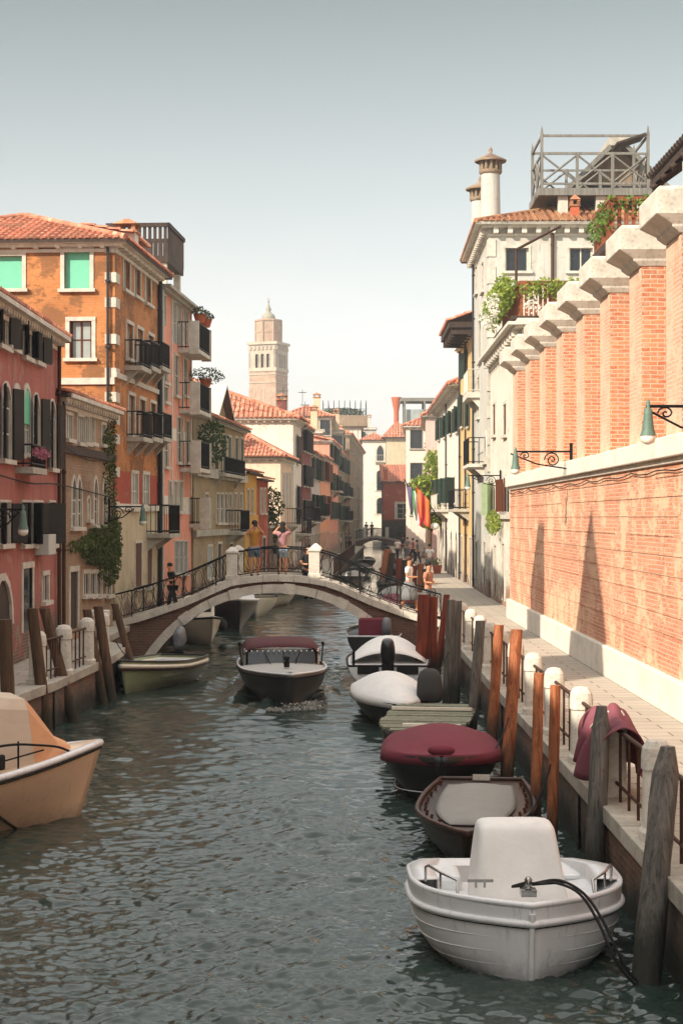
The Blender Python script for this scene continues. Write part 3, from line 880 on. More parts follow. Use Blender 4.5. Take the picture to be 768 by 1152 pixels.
u = h.ray('F', 259)[0]; h.balcony('F', u-1.2, u+1.6, h.zz(76, 598), out=.7)
u = h.ray('F', 250)[0]; h.balcony('F', u-2.2, u+4, h.zz(76, 535), out=.5, h=.7)
h.cornice('F', h=.2, out=.3, dent=None, mat='stone_dirty'); h.roof('shed', rise=2.0, over=.3)
ua = h.ray('F', 244)[0]; ub = h.ray('F', 262)[0]; um = (ua+ub)/2
mb = MB(); g = [(ua, .25, 8.35), (ub, .25, 8.35), (ub, .25, 8.6), (um, .25, 9.9), (ua, .25, 8.6)]
mb.poly(g); mb.poly([(a, 4.2, c) for a, b, c in g][::-1]); mb.quad((ua, .25, 8.35), (ua, 4.2, 8.35), (ua, 4.2, 8.6), (ua, .25, 8.6)); h.part('gable_dormer', mb, M['ochre_plaster'])
mb = MB()
for sd in (-1, 1):
    e = ua-.3 if sd < 0 else ub+.3
    q = [(e, -.1, 8.42), (e, 4.2, 8.42), (um, 4.2, 10.05), (um, -.1, 10.05)]
    mb.poly(q); mb.poly([(a, b, c-.12) for a, b, c in q])
    mb.quad(q[0], q[3], (um, -.1, 9.93), (e, -.1, 8.3))
h.part('dormer_roof', mb, M['grey_plaster']); h.finish()
mb = MB(h.L2W @ h.fm('F')); mb.leaves((1.6, -.5, h.zz(68, 497)), (1.6, .55, .9), 900, .16, 3, .3)
tag(mb.build('leafy_plant', M['leaf_dark']), 'dark creeper bush over the loggia at the near end of the ochre house', 'plant')

h = House('house', 'small yellow house with an orange sign panel, between the ochre and brick red houses', (-4.63, 46.9), (-4.3, 49.8), 5, 6.4, 'yellow_plaster', group=GL)
for px in (279, 283.5, 288): h.wp('F', px, 551, 577, .75, fw=.09, pane='glass')
h.wp('F', 283, 604, 650, 1.6, door=True, pane='wood_dark')
mb = MB(h.fm('F')); u, Y = h.ray('F', 283); mb.box(u-1.9, u+1.9, -.12, 0, h.zz(Y, 600), h.zz(Y, 579)); h.part('sign_panel', mb, M['yellow_plaster'])
h.roof('shed', rise=1.0, over=.3); h.finish()
h = House('house', 'small brick red house with white window frames, right of the yellow one', (-4.28, 49.9), (-3.95, 52.8), 5, 6.2, 'redbrown_plaster', group=GL)
for px in (293.5, 297.5, 301): h.wp('F', px, 551, 577, .8, fw=.12, pane='glass_pale')
h.wp('F', 297, 605, 650, 1.3, door=True, pane='wood_dark'); h.roof('shed', rise=1.2, over=.3); h.finish()
# garden wall and tree
gw = MB(); gw.M = Matrix.Identity(4)
a = Vector((-3.92, 52.9*K)); b = Vector((-3.55, 56.3*K)); d = (b-a); L = d.length
r = empty('garden_wall', (a.x, a.y, 0), math.atan2(d.y, d.x), 'brick garden wall with a tree behind it, beyond the small red house', 'wall')
gw.box(0, L, 0, .4, WZ, 3.6); gw.build('wall', M['quay_brick'], r); c = MB(); c.box(-.0, L, -.08, .48, 3.6, 3.75); c.build('coping', M['stone_dirty'], r)
def tree(name, x, y, z, h, rad, label, leaf='leaf_dark', n=1500, sz=.28, seed=1, trunk=.18, cat='tree', group=None):
    r = empty(name, (x, y, z), 0, label, cat, group)
    t = MB(); rng = random.Random(seed)
    t.tube([(0, 0, -.05), (.1, .05, h*.4), (0, .1, h*.75)], [trunk, trunk*.75, trunk*.4], 8)
    for i in range(5):
        a = i*1.3 + rng.random(); t.tube([(0.05, .05, h*(.35+.08*i)), (math.cos(a)*rad*.7, math.sin(a)*rad*.7, h*(.6+.08*i))], [trunk*.45, trunk*.12], 6)
    t.build('trunk', M['wood_brown'], r)
    l = MB()
    for i in range(7):
        a = rng.uniform(0, 6.28); q = rng.uniform(0, rad*.6)
        l.leaves((math.cos(a)*q, math.sin(a)*q, h*(.5+.5*rng.random())), (rad*rng.uniform(.4, .7), rad*rng.uniform(.4, .7), rad*rng.uniform(.35, .7)), n//7, sz, seed+i)
    l.build('crown', M[leaf], r)
    return r
tree('garden_tree', -4.6, 54.6*K, WZ, 5.2, 1.3, 'dark leafy tree in the garden between the small red house and the pale brick house', n=4200, sz=.2)

h = House('house', 'low pale pink brick house with a small chimney, in front of the blank white wall', (-3.52, 56.5), (-3.05, 60.4), 7, 7.7, 'pale_plaster', group=GL)
for px in (319, 322.5, 326): h.wp('F', px, 533, 568, .9, fw=.08, shut='closed', scol='grey_shut')
h.balcony('F', 3.0, 5.6, h.zz(101, 590), out=.7); h.cornice('FL', h=.25, out=.3, dent=.5, mat='stone'); h.roof('hip', rise=2.0, over=.35)
h.chimney(.5, 2.6, 7.8, 1.2, .6, wall='rose_plaster'); h.finish()
h = House('house', 'house with a blank off-white side wall and broad terracotta roof below the bell tower', (-3.0, 60.6), (-2.62, 63.9), 13, 10.35, 'redbrown_plaster', group=GL,
          bands=[(WZ, 10.35, 'white_plaster')])
h.cornice('FL', h=.25, out=.35, dent=.5, mat='stone'); h.win('F', 2.9, 7.6, 9.4, 1.0, shut='open', scol='black_shut'); h.win('F', 2.9, 4.2, 6.2, 1.0, shut='open', scol='black_shut')
h.balcony('F', 1.5, 4.6, h.zz(108, 600), out=.8)
# tiled plane facing down the canal
z = 10.36; mb = MB(); q = [(-.4, 13.2, z), (-.4, -.5, z), (7.5, 13.2, z+5.0)]
apex = (3.2, 9.6, z+3.7)
for p in ([(-.4, 13.2, z), (-.4, -.5, z), apex], [(-.4, -.5, z), (6.1, -.5, z), (6.1, 9.6, z+3.7), apex], [(6.1, 13.2, z), (-.4, 13.2, z), apex]):
    mb.poly(p); tile_plane(mb, p, .3, .5)
for p in ((-.4, -.5, z), (-.4, 13.2, z)): mb.tube([p, apex], .14, 6)
h.part('roof', mb, M['tiles']); h.finish()

def simple(label, A, B, D, z1, wall, n, floors, wz=1.5, ww=.95, shut=None, scol='green_shut', roof='shed', pane='glass', bal=(), base=3.6, name='house', faces='F', lrow=0, rise=1.2, over=.3, z0=WZ, first=None, group=GL, rowfrom=None, **kw):
    h = House(name, label, A, B, D, z1, wall, faces=faces, group=group, z0=z0)
    fh = (z1 - z0) / floors
    for i in range(floors):
        za = z0 + fh*i + fh*.32; zb = za + min(wz, fh*.6)
        if i == 0: h.row('F', n, z0+.02, z0+min(2.4, fh*.8), ww, door=True, pane='wood_dark', fw=.09, far=True)
        else:
            s_ = shut
            h.row('F', n, za, zb, ww, far=True, shut=s_, scol=scol, pane=pane, fw=.06, frame='stone_dirty', ang=(12, 40))
            if lrow: h.row('L' if 'L' in faces else 'R', lrow, za, zb, ww, far=True, shut=s_, scol=scol, pane=pane, fw=.06, frame='stone_dirty')
    for (fl, a, b) in bal: h.balcony('F', a*h.W, b*h.W, z0+fh*fl+fh*.3, out=.8, step=.3)
    h.cornice('F' + (faces.replace('F', '')), h=.22, out=.3, dent=.6, mat='stone')
    h.antenna(h.W*.4, D*.5 if D < 6 else 3); h.chimney(h.W*.7, min(D*.6, 2.5), z1-.1, 1.5+rise*.5, .6, wall=wall)
    if roof == 'flat': h.flat()
    else: h.roof(roof, rise=rise, over=over, mat='tiles', pitch_w=.34)
    h.finish()
    return h
simple('narrow dark maroon house with shutters and a balcony, beyond the big white gable', (-2.6, 64.1), (-2.15, 67.9), 3, 10.2, 'maroon_plaster', 3, 4, shut='open', scol='black_shut', bal=((1, .1, .9),))
simple('cream grey low house beyond the maroon one', (-2.1, 68), (-1.62, 74), 3, 8.7, 'grey_plaster', 4, 3, shut='open', scol='green_shut', bal=((1, .3, .9),), faces='FL')
simple('light orange house with tall shutters, far along the left bank', (-1.6, 74.2), (-1.0, 81), 3, 8.9, 'peach_plaster', 4, 3, shut='open', scol='brown_shut')
simple('tall pink house with a sunlit side wall, far along the left bank', (-1.0, 81.2), (-.32, 90), 5, 10.6, 'pink_plaster', 4, 4, shut='open', scol='green_shut', bal=((2, .1, .5),), faces='FL')
simple('grey brown house with bay balconies, last but one before the far bridge', (-.3, 90.2), (.6, 101), 4, 10.2, 'brown_plaster', 4, 4, shut='open', scol='green_shut', bal=((1, .2, .8), (2, .2, .8)), faces='FL', lrow=1)
simple('big drab house in shadow next to the far bridge on the left', (.85, 103), (2.95, 133), 9, 13.0, 'brown_plaster', 8, 5, faces='FL', lrow=5, roof='hip', rise=2.2)
# second row behind
simple('cream house with a low hip roof standing behind the far left houses', (-5.6, 92), (-.95, 92), 16, 13.7, 'beige_plaster', 4, 5, roof='hip', rise=1.1, faces='FR', group='houses of the second row on the left')
simple('pale yellow house stepping up behind the pink house, with a roof terrace', (-4.3, 84.5), (-1.6, 84.5), 5, 11.6, 'cream_plaster', 2, 4, roof='flat', faces='F', group='houses of the second row on the left')
simple('narrow cream house with a tall chimney in the second row on the left', (-2.2, 96), (0.2, 96), 8, 12.6, 'beige_plaster', 2, 5, roof='flat', faces='F', group='houses of the second row on the left')
h = simple('white house with green roof garden on the skyline left of the far white house', (-.6, 150), (3.0, 150), 14, 18.0, 'white_plaster', 4, 6, roof='hip', rise=2.0, group='houses on the skyline')
simple('grey white house with a flat terrace on the skyline beside the roof garden', (2.0, 158), (5.6, 158), 14, 18.6, 'grey_plaster', 4, 6, roof='flat', group='houses on the skyline')
# roof garden
r = empty('roof_terrace', ((386-384)/F*252, 252, 0), 0, 'roof terrace with thin poles and green awning on the skyline', 'roof terrace')
mb = MB(); z0 = 19.4
mb.box(-3.2, 3.6, -2, 3, z0-1.6, z0); mb.build('deck', M['brown_plaster'], r)
mb = MB()
for i in range(9): x = -3+i*.8; mb.tube([(x, -1.8, z0), (x, -1.8, z0+2.2)], .05, 5); mb.tube([(x, 2.8, z0), (x, 2.8, z0+2.2)], .05, 5)
mb.box(-3.1, 3.5, -1.85, -1.8, z0+.9, z0+.96); mb.build('pole', M['iron'], r)
mb = MB(); mb.leaves((0, 0, z0+.5), (3.2, 1.8, .7), 900, .4, 4); mb.build('foliage', M['leaf_dark'], r)

# fillers off to the left, out of frame: they shade the canal
def filler(label, y0, y1, z, X=-9.0, D=10, wall='peach_plaster', rise=1.0):
    h = House('house', label, (X, y0), (X, y1), D, z, wall, old=False)
    n = max(2, int((y1-y0)/2.6)); 
    for i in range(int((z-1.2)/3.1)): h.row('F', n, 1.9+i*3.1, 3.5+i*3.1, .95, far=True, fw=.09, shut='open', scol='green_shut')
    h.cornice('F'); h.roof('shed', rise=rise, over=.3, tile=False); h.finish(); return h
filler('tall plain house out of frame to the left, nearest the camera', -22, 5.0, 14.4)
filler('lower house out of frame on the left quay', 5.1, 20.5, 11.6, wall='ochre_plaster')
filler('narrow house out of frame beside the gabled one', 26.4, 29.7, 11.5, wall='grey_plaster')
hg = House('house', 'house with a tall ogee gable out of frame to the left', (-9, 20.6), (-9, 26.3), 8, 11.5, 'white_plaster', old=False)
hg.row('F', 2, 5, 6.6, 1, far=True); hg.row('F', 2, 8, 9.6, 1, far=True)
mb = MB(); prof = [(.15, 11.5), (.2, 12.6), (.55, 13.8), (1.2, 14.9), (2.1, 15.9), (2.8, 16.9), (3.5, 15.9), (4.4, 14.9), (5.05, 13.8), (5.4, 12.6), (5.45, 11.5)]
mb.poly([(a, 0, b) for a, b in prof]); mb.poly([(a, 1.0, b) for a, b in prof][::-1])
for i in range(len(prof)-1): (a, b), (c, d) = prof[i], prof[i+1]; mb.quad((a, 0, b), (c, 0, d), (c, 1, d), (a, 1, b))
hg.part('gable', mb, M['white_plaster']); hg.roof('shed', rise=1, over=.2, tile=False); hg.finish()
ht = filler('narrow tall house out of frame before the red house', 29.9, 33.4, 11.4, X=-8.6, wall='rose_plaster')
mb = MB(); mb.box(2.1, 3.4, .5, 2.6, 11.4, 16.6); ht.part('chimney', mb, M['redbrown_plaster'])

# bell tower
s = 5.6; Y = F/s; cx = (302-384)/s
r = empty('bell_tower', (cx, Y, 0), R(-22), 'leaning brick and white stone bell tower with three-arched belfry and octagonal lantern', 'bell tower')
def zt(y): return CH + (HY-y)/s
w = 2.95
mb = MB(); mb.box(-w, w, -w, w, WZ, zt(436)); mb.box(-w+.05, w-.05, -w+.05, w-.05, zt(436), zt(419)); mb.build('shaft', M['tower'] if 'tower' in M else M['pale_plaster'], r)
def belfry(z0, z1, n, label, hw, a0=.62):
    mb = MB(); dk = MB()
    for a in (0, 90, 180, 270):
        m = Matrix.Rotation(R(a), 4, 'Z'); mb.M = m; dk.M = m
        tw = 2*hw; ow = tw*a0/n*.62; gap = tw*a0/n; u0 = -gap*(n-1)/2
        edges = [-hw]
        for i in range(n):
            c = u0+gap*i; mb.box(edges[-1], c-ow/2, -hw, -hw+.5, z0, z1); edges.append(c+ow/2)
            pts, zs = arc_pts('round', ow, (z1-z0)*.82, z0)
            for j in range(len(pts)-1): mb.poly([(c+pts[j][0], -hw, z1), (c+pts[j][0], -hw, pts[j][1]), (c+pts[j+1][0], -hw, pts[j+1][1]), (c+pts[j+1][0], -hw, z1)])
            mb.tube([(c-ow/2, -hw-.04, z0), (c-ow/2, -hw-.04, zs)], .12, 6); mb.tube([(c+ow/2, -hw-.04, z0), (c+ow/2, -hw-.04, zs)], .12, 6)
        mb.box(edges[-1], hw, -hw, -hw+.5, z0, z1)
        dk.quad((-hw+.5, -hw+.9, z0), (hw-.5, -hw+.9, z0), (hw-.5, -hw+.9, z1), (-hw+.5, -hw+.9, z1))
    mb.build('belfry', M['tower_stone'], r); dk.build('belfry_opening', M['glass'], r)
belfry(zt(415), zt(396), 3, '', w)
mb = MB(); 
for (ya, yb, e) in ((419, 415, .12), (396, 388, .0), (389, 386, .35), (432, 431, .1), (423, 422, .08)): mb.box(-w-e, w+e, -w-e, w+e, zt(ya), zt(yb)+.003*e)
for a in (0, 90, 180, 270):
    mb.M = Matrix.Rotation(R(a), 4, 'Z')
    for i in range(7): mb.box(-w+.15+i*.87, -w+.55+i*.87, -w-.22, -w, zt(395), zt(391))
mb.build('cornice', M['tower_stone'], r)
belfry(zt(452), zt(432), 2, '', w-.06, .7)
ow_ = 2.75
mb = MB(); mb.lathe([(ow_, zt(386)), (ow_, zt(363)), (ow_+.22, zt(362)), (ow_+.22, zt(360.5)), (ow_*.55, zt(359))], n=8, smooth=False)
for i in range(8):
    a = i*math.pi/4; mb.tube([(ow_*math.cos(a), ow_*math.sin(a), zt(386)), (ow_*math.cos(a), ow_*math.sin(a), zt(363))], .22, 6)
mb.lathe([(ow_+.1, zt(375)), (ow_+.12, zt(374)), (ow_+.1, zt(373))], n=8, smooth=False); mb.build('lantern', M['tower'], r)
mb = MB(); mb.lathe([(1.35, zt(360)), (1.4, zt(357.5)), (1.15, zt(354)), (.5, zt(351.5)), (.45, zt(350)), (.55, zt(348)), (.25, zt(344)), (.08, zt(341)), (.28, zt(339.5)), (.05, zt(338)), (.03, zt(334))], n=14)
mb.box(-.4, .4, -.05, .05, zt(337.4), zt(336.6)); mb.build('cupola', M['tower_dome'], r)
# ------------------------------------------------------------------ banks
LQ = [(-8.96, -30), (-8.96, 27.5), (-6.2, 28.6), (-5.72, 33.5), (-5.42, 39.9), (-5.5, 43), (-6.45, 45), (-6.45, 57), (-5.9, 60), (-5.3, 66), (-4.4, 74), (-2.5, 87), (-.6, 97), (-.1, 116), (1.05, 152), (2.6, 199), (2.5, 240)]
RQ = [(3.0, -30), (3.0, 57), (3.2, 78), (3.95, 104), (4.7, 147), (5.5, 193), (5.6, 240)]
def bank(line, side, name, far=90):
    top = MB(); wall = MB(); cop = MB()
    for i in range(len(line)-1):
        (x0, y0), (x1, y1) = line[i], line[i+1]
        top.quad((x0, y0, WZ), (side*far, y0, WZ), (side*far, y1, WZ), (x1, y1, WZ))
        wall.quad((x0, y0, -2), (x1, y1, -2), (x1, y1, WZ-.16), (x0, y0, WZ-.16))
        d = Vector((x1-x0, y1-y0, 0)); L = d.length; d.normalize(); n = Vector((-d.y, d.x, 0)) * (1 if side < 0 else -1)
        k = max(1, int(L/1.7))
        for j in range(k):
            a = Vector((x0, y0, 0)) + d*(L*j/k+.008); b = Vector((x0, y0, 0)) + d*(L*(j+1)/k-.008)
            o = n * -.07; q = n * .42
            zt_ = WZ+.012+.006*((j*7) % 3)
            A = [a+o, b+o, b+q, a+q]
            cop.add([(p.x, p.y, WZ-.17) for p in A] + [(p.x, p.y, zt_) for p in A], [(0, 3, 2, 1), (4, 5, 6, 7), (0, 1, 5, 4), (1, 2, 6, 5), (2, 3, 7, 6), (3, 0, 4, 7)])
            if j % 3 == 0 and L > 5:
                c = a + o*.55
                e = a + d*.32 + o*.55
                wall.add([(c.x, c.y, -.5), (e.x, e.y, -.5), (e.x, e.y, WZ-.18), (c.x, c.y, WZ-.18)], [(0, 1, 2, 3)])
    t = top.build(name + '_paving', M['paving']); tag(t, kind='structure')
    w = wall.build(name + '_quay_wall', M['quay_brick']); tag(w, kind='structure')
    c = cop.build(name + '_quay_kerb', M['stone_dirty'], bevel=.012); tag(c, kind='structure')
bank(LQ, -1, 'left'); bank(RQ, 1, 'right')
mb = MB(); mb.quad((-90, 240, WZ), (200, 240, WZ), (300, 1500, WZ), (-300, 1500, WZ)); mb.quad((-90, 240, -2), (90, 240, -2), (90, 240, WZ), (-90, 240, WZ))
tag(mb.build('far_ground', M['paving']), kind='structure')
mb = MB(); mb.quad((-600, -100, -.35), (-89, -100, -.35), (-89, 1500, -.35), (-600, 1500, -.35)); mb.quad((89, -100, -.35), (600, -100, -.35), (600, 1500, -.35), (89, 1500, -.35))
mb.quad((-89, -100, -3), (89, -100, -3), (89, 241, -3), (-89, 241, -3)); tag(mb.build('canal_bed', M['quay_brick']), kind='structure')

# ------------------------------------------------------------------ long brick wall with piers on the right
WX = 5.5; WY0, WY1 = 6.0, 55.2; ZC0, ZC1 = 5.16, 5.5
r = empty('brick_wall', (WX, WY1, 0), R(-90), 'long peeling salmon brick wall with a white stone base and coping beside the walkway', 'wall')
L = WY1-WY0
mb = MB(); mb.box(0, L, 0, 2.2, WZ, ZC0); mb.build('wall', M['wall_brick'], r)
mb = MB(); mb.box(-.05, L, -.12, .01, WZ, WZ+.62); mb.build('plinth', M['plinth'], r, bevel=.02)
mb = MB(); rng = random.Random(3)
for i in range(11):
    z = WZ + .95 + i*.335
    u = 0
    while u < L:
        w = rng.uniform(2, 6)
        if rng.random() < .22: u += w*.5; continue
        mb.box(u+.02, min(L, u+w), -.014, .01, z-.012+rng.uniform(-.006, .006), z+.014); u += w
mb.build('ledge', M['wall_brick'], r)
mb = MB(); u = 0
while u < L:
    w = 1.9; mb.box(u+.01, min(L, u+w)-.01, -.16, .5, ZC0, ZC1+rng.uniform(-.01, .02)); u += w
mb.box(-.02, L, -.06, .3, ZC0-.1, ZC0+.002); mb.build('coping', M['plinth'], r, bevel=.02)
cb = MB(); pts = []
for i in range(60): u = L*i/59; pts.append((u, -.05, ZC0-.16 - .07*abs(math.sin(i*.9))))
cb.tube(pts, .012, 4); cb.build('cable', M['iron'], r)
mb = MB(); mb.box(2.0, L, 1.5, 2.2, ZC0, 9.2); mb.build('upper_wall', M['pier_brick'], r)
# piers
M['pier_side'] = brickmat('pale_pier_brick', '#c48a6c', '#d6a084', '#dcc0a8', patch='#d9b498', patch_at=.5, big=.3, bump=.6)
ORD = ['first', 'second', 'third', 'fourth', 'fifth', 'sixth', 'seventh', 'eighth', 'ninth', 'tenth', 'eleventh', 'twelfth', 'thirteenth', 'fourteenth', 'fifteenth']
for i in range(14):
    Yf = 16.6*K + 2.15*K*(i-1) - 1.3 + .45   # near corner
    if Yf > 55: break
    u1 = WY1 - Yf; u0 = u1 - 1.3
    kinds = ['whose cap carries the lantern'] 
    p = empty('pier', (WX, WY1, 0), R(-90), ORD[i] + ' brick pier with a white cap above the long wall, from the right edge', 'pier', 'brick piers above the long wall')
    p.location = (WX, Yf, WZ)
    mb = MB(); z0, z1 = ZC1-WZ, 8.85-WZ
    mb.box(-1.3, 0, .1, 1.55, z0, z1); mb.build('shaft', M['pier_brick'], p)
    mb = MB(); mb.box(-1.28, -.03, .085, .11, z0, z1-.01); mb.build('pale_side', M['pier_side'], p)  # paler brick panel on the canal-facing side of the pier
    mb = MB(); x0, x1, y0, y1 = -1.3, 0, .1, 1.55; e = .45
    def ring(d, z): return [(x0-d*.35, y0-d, z), (x1+d*.35, y0-d, z), (x1+d*.35, y1, z), (x0-d*.35, y1, z)]
    rows = [ring(.0, z1), ring(.05, z1+.01), ring(.16, z1+.1), ring(.17, z1+.14), ring(e, z1+.3), ring(e, z1+.7), ring(e-.06, z1+.75)]
    mb.grid(rows, smooth=False, closed=True); mb.poly(rows[-1]); mb.poly(rows[0][::-1])
    mb.build('cap', M['cap_stone'], p, bevel=.015)

# ------------------------------------------------------------------ right bank houses
GR = 'houses along the right bank'
h = House('house', 'low pinkish white house with sage green shutters and a planted roof terrace', (6.05, 39.8), (5.95, 32.3), 6, 10.6, 'light_plaster', faces='FR', group=GR)
for px, yt, yb, w, sc_ in ((553.5, 543, 580, 1.5, 'sage_shut'), (569, 538, 576, 1.3, 'brown_shut')): h.wp('F', px, yt, yb, w, shut='open', scol=sc_, fw=.1)
for px in (556, 568): h.wp('F', px, 455, 490, 1.1, shut='closed', scol='brown_shut', fw=.12)
for px, yt, yb in ((549, 612, 668), (557, 614, 670), (566, 612, 676)): h.wp('F', px, yt, yb, 1.0, door=True, pane='grey_plaster', fw=.1)
h.wp('F', 574.5, 616, 642, .8, far=True)
h.course(4.25, 'F', .25, .12); h.cornice('FR', h=.4, out=.5, dent=.9, mat='stone', dw=.3); h.flat(.15, 'stone'); h.finish(); LOW = h
mb = MB(h.L2W @ h.fm('F')); mb.leaves((h.ray('F', 563)[0], -.3, h.zz(60, 588)), (1.6, .25, .45), 400, .14, 2, .4)
tag(mb.build('leafy_plant', M['leaf_bright']), 'bright green plant trailing below the windows of the low pinkish house', 'plant')  # leaf clump of a trailing plant
# terrace with fence and flowers on the low house
r = empty('terrace_fence', (6.0, 63, 10.95), R(-90), 'brown wooden slat fence round the planted terrace of the low house', 'fence')
mb = MB()
for i in range(38): u = i*.16; mb.box(u, u+.11, -.02, .02, .0, 1.15)
mb.box(0, 6.1, -.05, .05, 1.05, 1.2); mb.box(0, 6.1, -.05, .05, 0, .1)
for i in range(22): u = i*.16; mb.box(6.08, 6.12, u, u+.11, 0, 1.15)
mb.box(6.05, 6.15, 0, 3.5, 1.05, 1.2); mb.build('slat', M['fence_wood'], r)
mb = MB(); mb.box(-.2, 6.3, -.3, 3.6, -.12, 0); mb.build('floor', M['wood_dark'], r)
mb = MB(); mb.tube([(2, .3, 0), (2, .3, 2.9)], .05, 6); mb.tube([(2, .3, 2.9), (4.3, 1.6, 3.35)], .05, 6); mb.build('awning_pole', M['rust_iron'], r)
mb = MB(); rng = random.Random(8)
for i in range(14):
    t = i/13
    u = 6.0*t; mb.leaves((u, -.45, .75+.3*rng.random()), (.5, .35, .35+.35*rng.random()), 190, .17, i, .3)
for i in range(5): mb.leaves((6.3, .3+i*.5, .8+.2*rng.random()), (.3, .35, .35), 120, .17, 40+i, .3)
tag(mb.build('leafy_plant', M['leaf_bright'], loc=(6.0, 63, 10.95), rz=R(-90)), 'yellow green climber spilling over the wooden terrace fence of the low house', 'plant')
mb = MB()
for i in range(12): mb.leaves((rng.uniform(1, 6.3), -.75-.2*rng.random(), rng.uniform(-.1, .8)), (.35, .2, .25), 40, .11, 70+i)
for i in range(5): mb.leaves((6.55, rng.uniform(0, 2), rng.uniform(0, .6)), (.2, .3, .25), 40, .11, 90+i)
tag(mb.build('flowers', M['flower_white'], loc=(6.0, 63, 10.95), rz=R(-90)), 'clusters of white flowers hanging over the terrace fence of the low house', 'flowers')
# lower sloped awning beams
# grey white tall house with the altana
h = House('house', 'tall pale grey house with two round chimneys and a wooden roof terrace', (6.15, 45.6), (6.0, 40.0), 7.5, 16.2, 'grey_plaster', faces='FR', group=GR)
for px in (581, 653):
    u, Y = h.ray('R', px); h.win('R', u, h.zz(Y, 305), h.zz(Y, 279), .95, fw=.1, pane='glass')
h.wp('F', 540, 352, 407, 1.4, arch='round', fw=.2, shut=None, rev=.3)
h.wp('F', 546, 488, 520, 1.1, arch='point', fw=.15); h.wp('F', 536, 300, 330, 1.0); h.wp('F', 543, 296, 328, 1.0); h.wp('F', 538, 425, 470, 1.0, fw=.1)
for px in (536, 545): h.wp('F', px, 610, 660, 1.1, door=True, pane='wood_dark')
u = h.ray('F', 536)[0]; h.balcony('F', u-1.5, u+2, h.zz(74, 440), out=.55, h=1.0, rail='stone_white', slab='stone_white', th=.25, step=.16)
h.balcony('F', 3.4, 7.4, h.zz(73, 523), out=.7, h=1.1, slab='stone', step=.18)
h.cornice('FR', h=.42, out=.55, dent=.55, mat='stone', dw=.2); h.pipe('R', 2.6, mat='rust_iron', r=.07); h.pipe('F', 1.0, mat='lead')
h.quoin('F', 1, [2+i*1.1 for i in range(13)], w=.4, h=.7, mat='stone_white')
h.roof('hip', rise=1.35, over=.55, mat='tiles_dark', pitch_w=.26)
h.chimney(h.W-.9, .15, 15.9, 2.5, .85, 'round', wall='grey_plaster', cap='brown_plaster')
h.chimney(h.W-7.4, .15, 15.9, 2.6, .85, 'round', wall='grey_plaster', cap='brown_plaster')
for x in (0,): 
    h.chimney(h.W-.7, 3.6, 16.3, .7, .35, wall='terracotta')
h.finish(); TALL = h
# altana
ax0, ax1 = (601-384)/F*73, (716-384)/F*73
r = empty('roof_terrace', (ax0, 70.4, 0), 0, 'grey timber roof terrace on white posts, standing on the roof of the tall pale house', 'roof terrace')
W_ = ax1-ax0; zd = 18.15; D_ = 3.4
mb = MB(); mb.box(-.1, W_+.1, 0, D_, zd-.5, zd-.32); mb.box(-.15, W_+.15, -.1, .05, zd-.55, zd-.25)
mb.box(-.15, .0, 0, D_, zd-.55, zd-.25)
mb.build('deck', M['altana_wood'], r)
for x in (.9, W_*.56, W_-.2):
    mb = MB(); mb.box(x-.2, x+.2, .1, .5, 15.9, zd-.55); mb.build('white_post', M['stone_white'], r)
mb = MB(); mb.box(.4, W_, 1.6, 3.2, 15.9, zd-.6); mb.build('dark_shed', M['wood_dark'], r)
mb = MB()
P4 = [(0, 0), (W_, 0), (0, D_), (W_, D_)]
ztop = CH + (HY-150)*70.4/F
for (x, y) in P4:
    mb.box(x-.06, x+.06, y-.06, y+.06, zd-.3, ztop); mb.frustum((x, y), .06, .06, ztop, .005, .005, ztop+.35)
for z in (ztop-.15,): 
    mb.box(0, W_, -.04, .04, z, z+.1); mb.box(0, W_, D_-.04, D_+.04, z, z+.1); mb.box(-.04, .04, 0, D_, z, z+.1); mb.box(W_-.04, W_+.04, 0, D_, z, z+.1)
mb.build('frame', M['altana_wood'], r)
mb = MB(); n = 3
for (y) in (0, D_):
    for z in (zd-.1, zd+1.15): mb.box(0, W_, y-.035, y+.035, z, z+.09)
    for i in range(n+1): x = W_*i/n; mb.box(x-.06, x+.06, y-.05, y+.05, zd-.3, zd+1.25)
    for i in range(n):
        a, b = W_*i/n, W_*(i+1)/n
        mb.tube([(a, y, zd), (b, y, zd+1.15)], .045, 4); mb.tube([(a, y, zd+1.15), (b, y, zd)], .045, 4)
for x in (0, W_):
    for z in (zd-.1, zd+1.15): mb.box(x-.035, x+.035, 0, D_, z, z+.09)
    for i in range(2):
        a, b = D_*i/2, D_*(i+1)/2
        mb.box(x-.05, x+.05, b-.05, b+.05, zd-.3, zd+1.25)
        mb.tube([(x, a, zd), (x, b, zd+1.15)], .045, 4); mb.tube([(x, a, zd+1.15), (x, b, zd)], .045, 4)
mb.build('railing', M['altana_wood'], r)
mb = MB(); mb.add([(W_-1.3, -.1, ztop-.42), (W_-.1, -.1, ztop-.02), (W_-.1, 1.3, ztop-.02), (W_-1.3, 1.3, ztop-.42)], [(0, 1, 2, 3)]); mb.build('awning', M['wood_dark'], r, solid=.08)
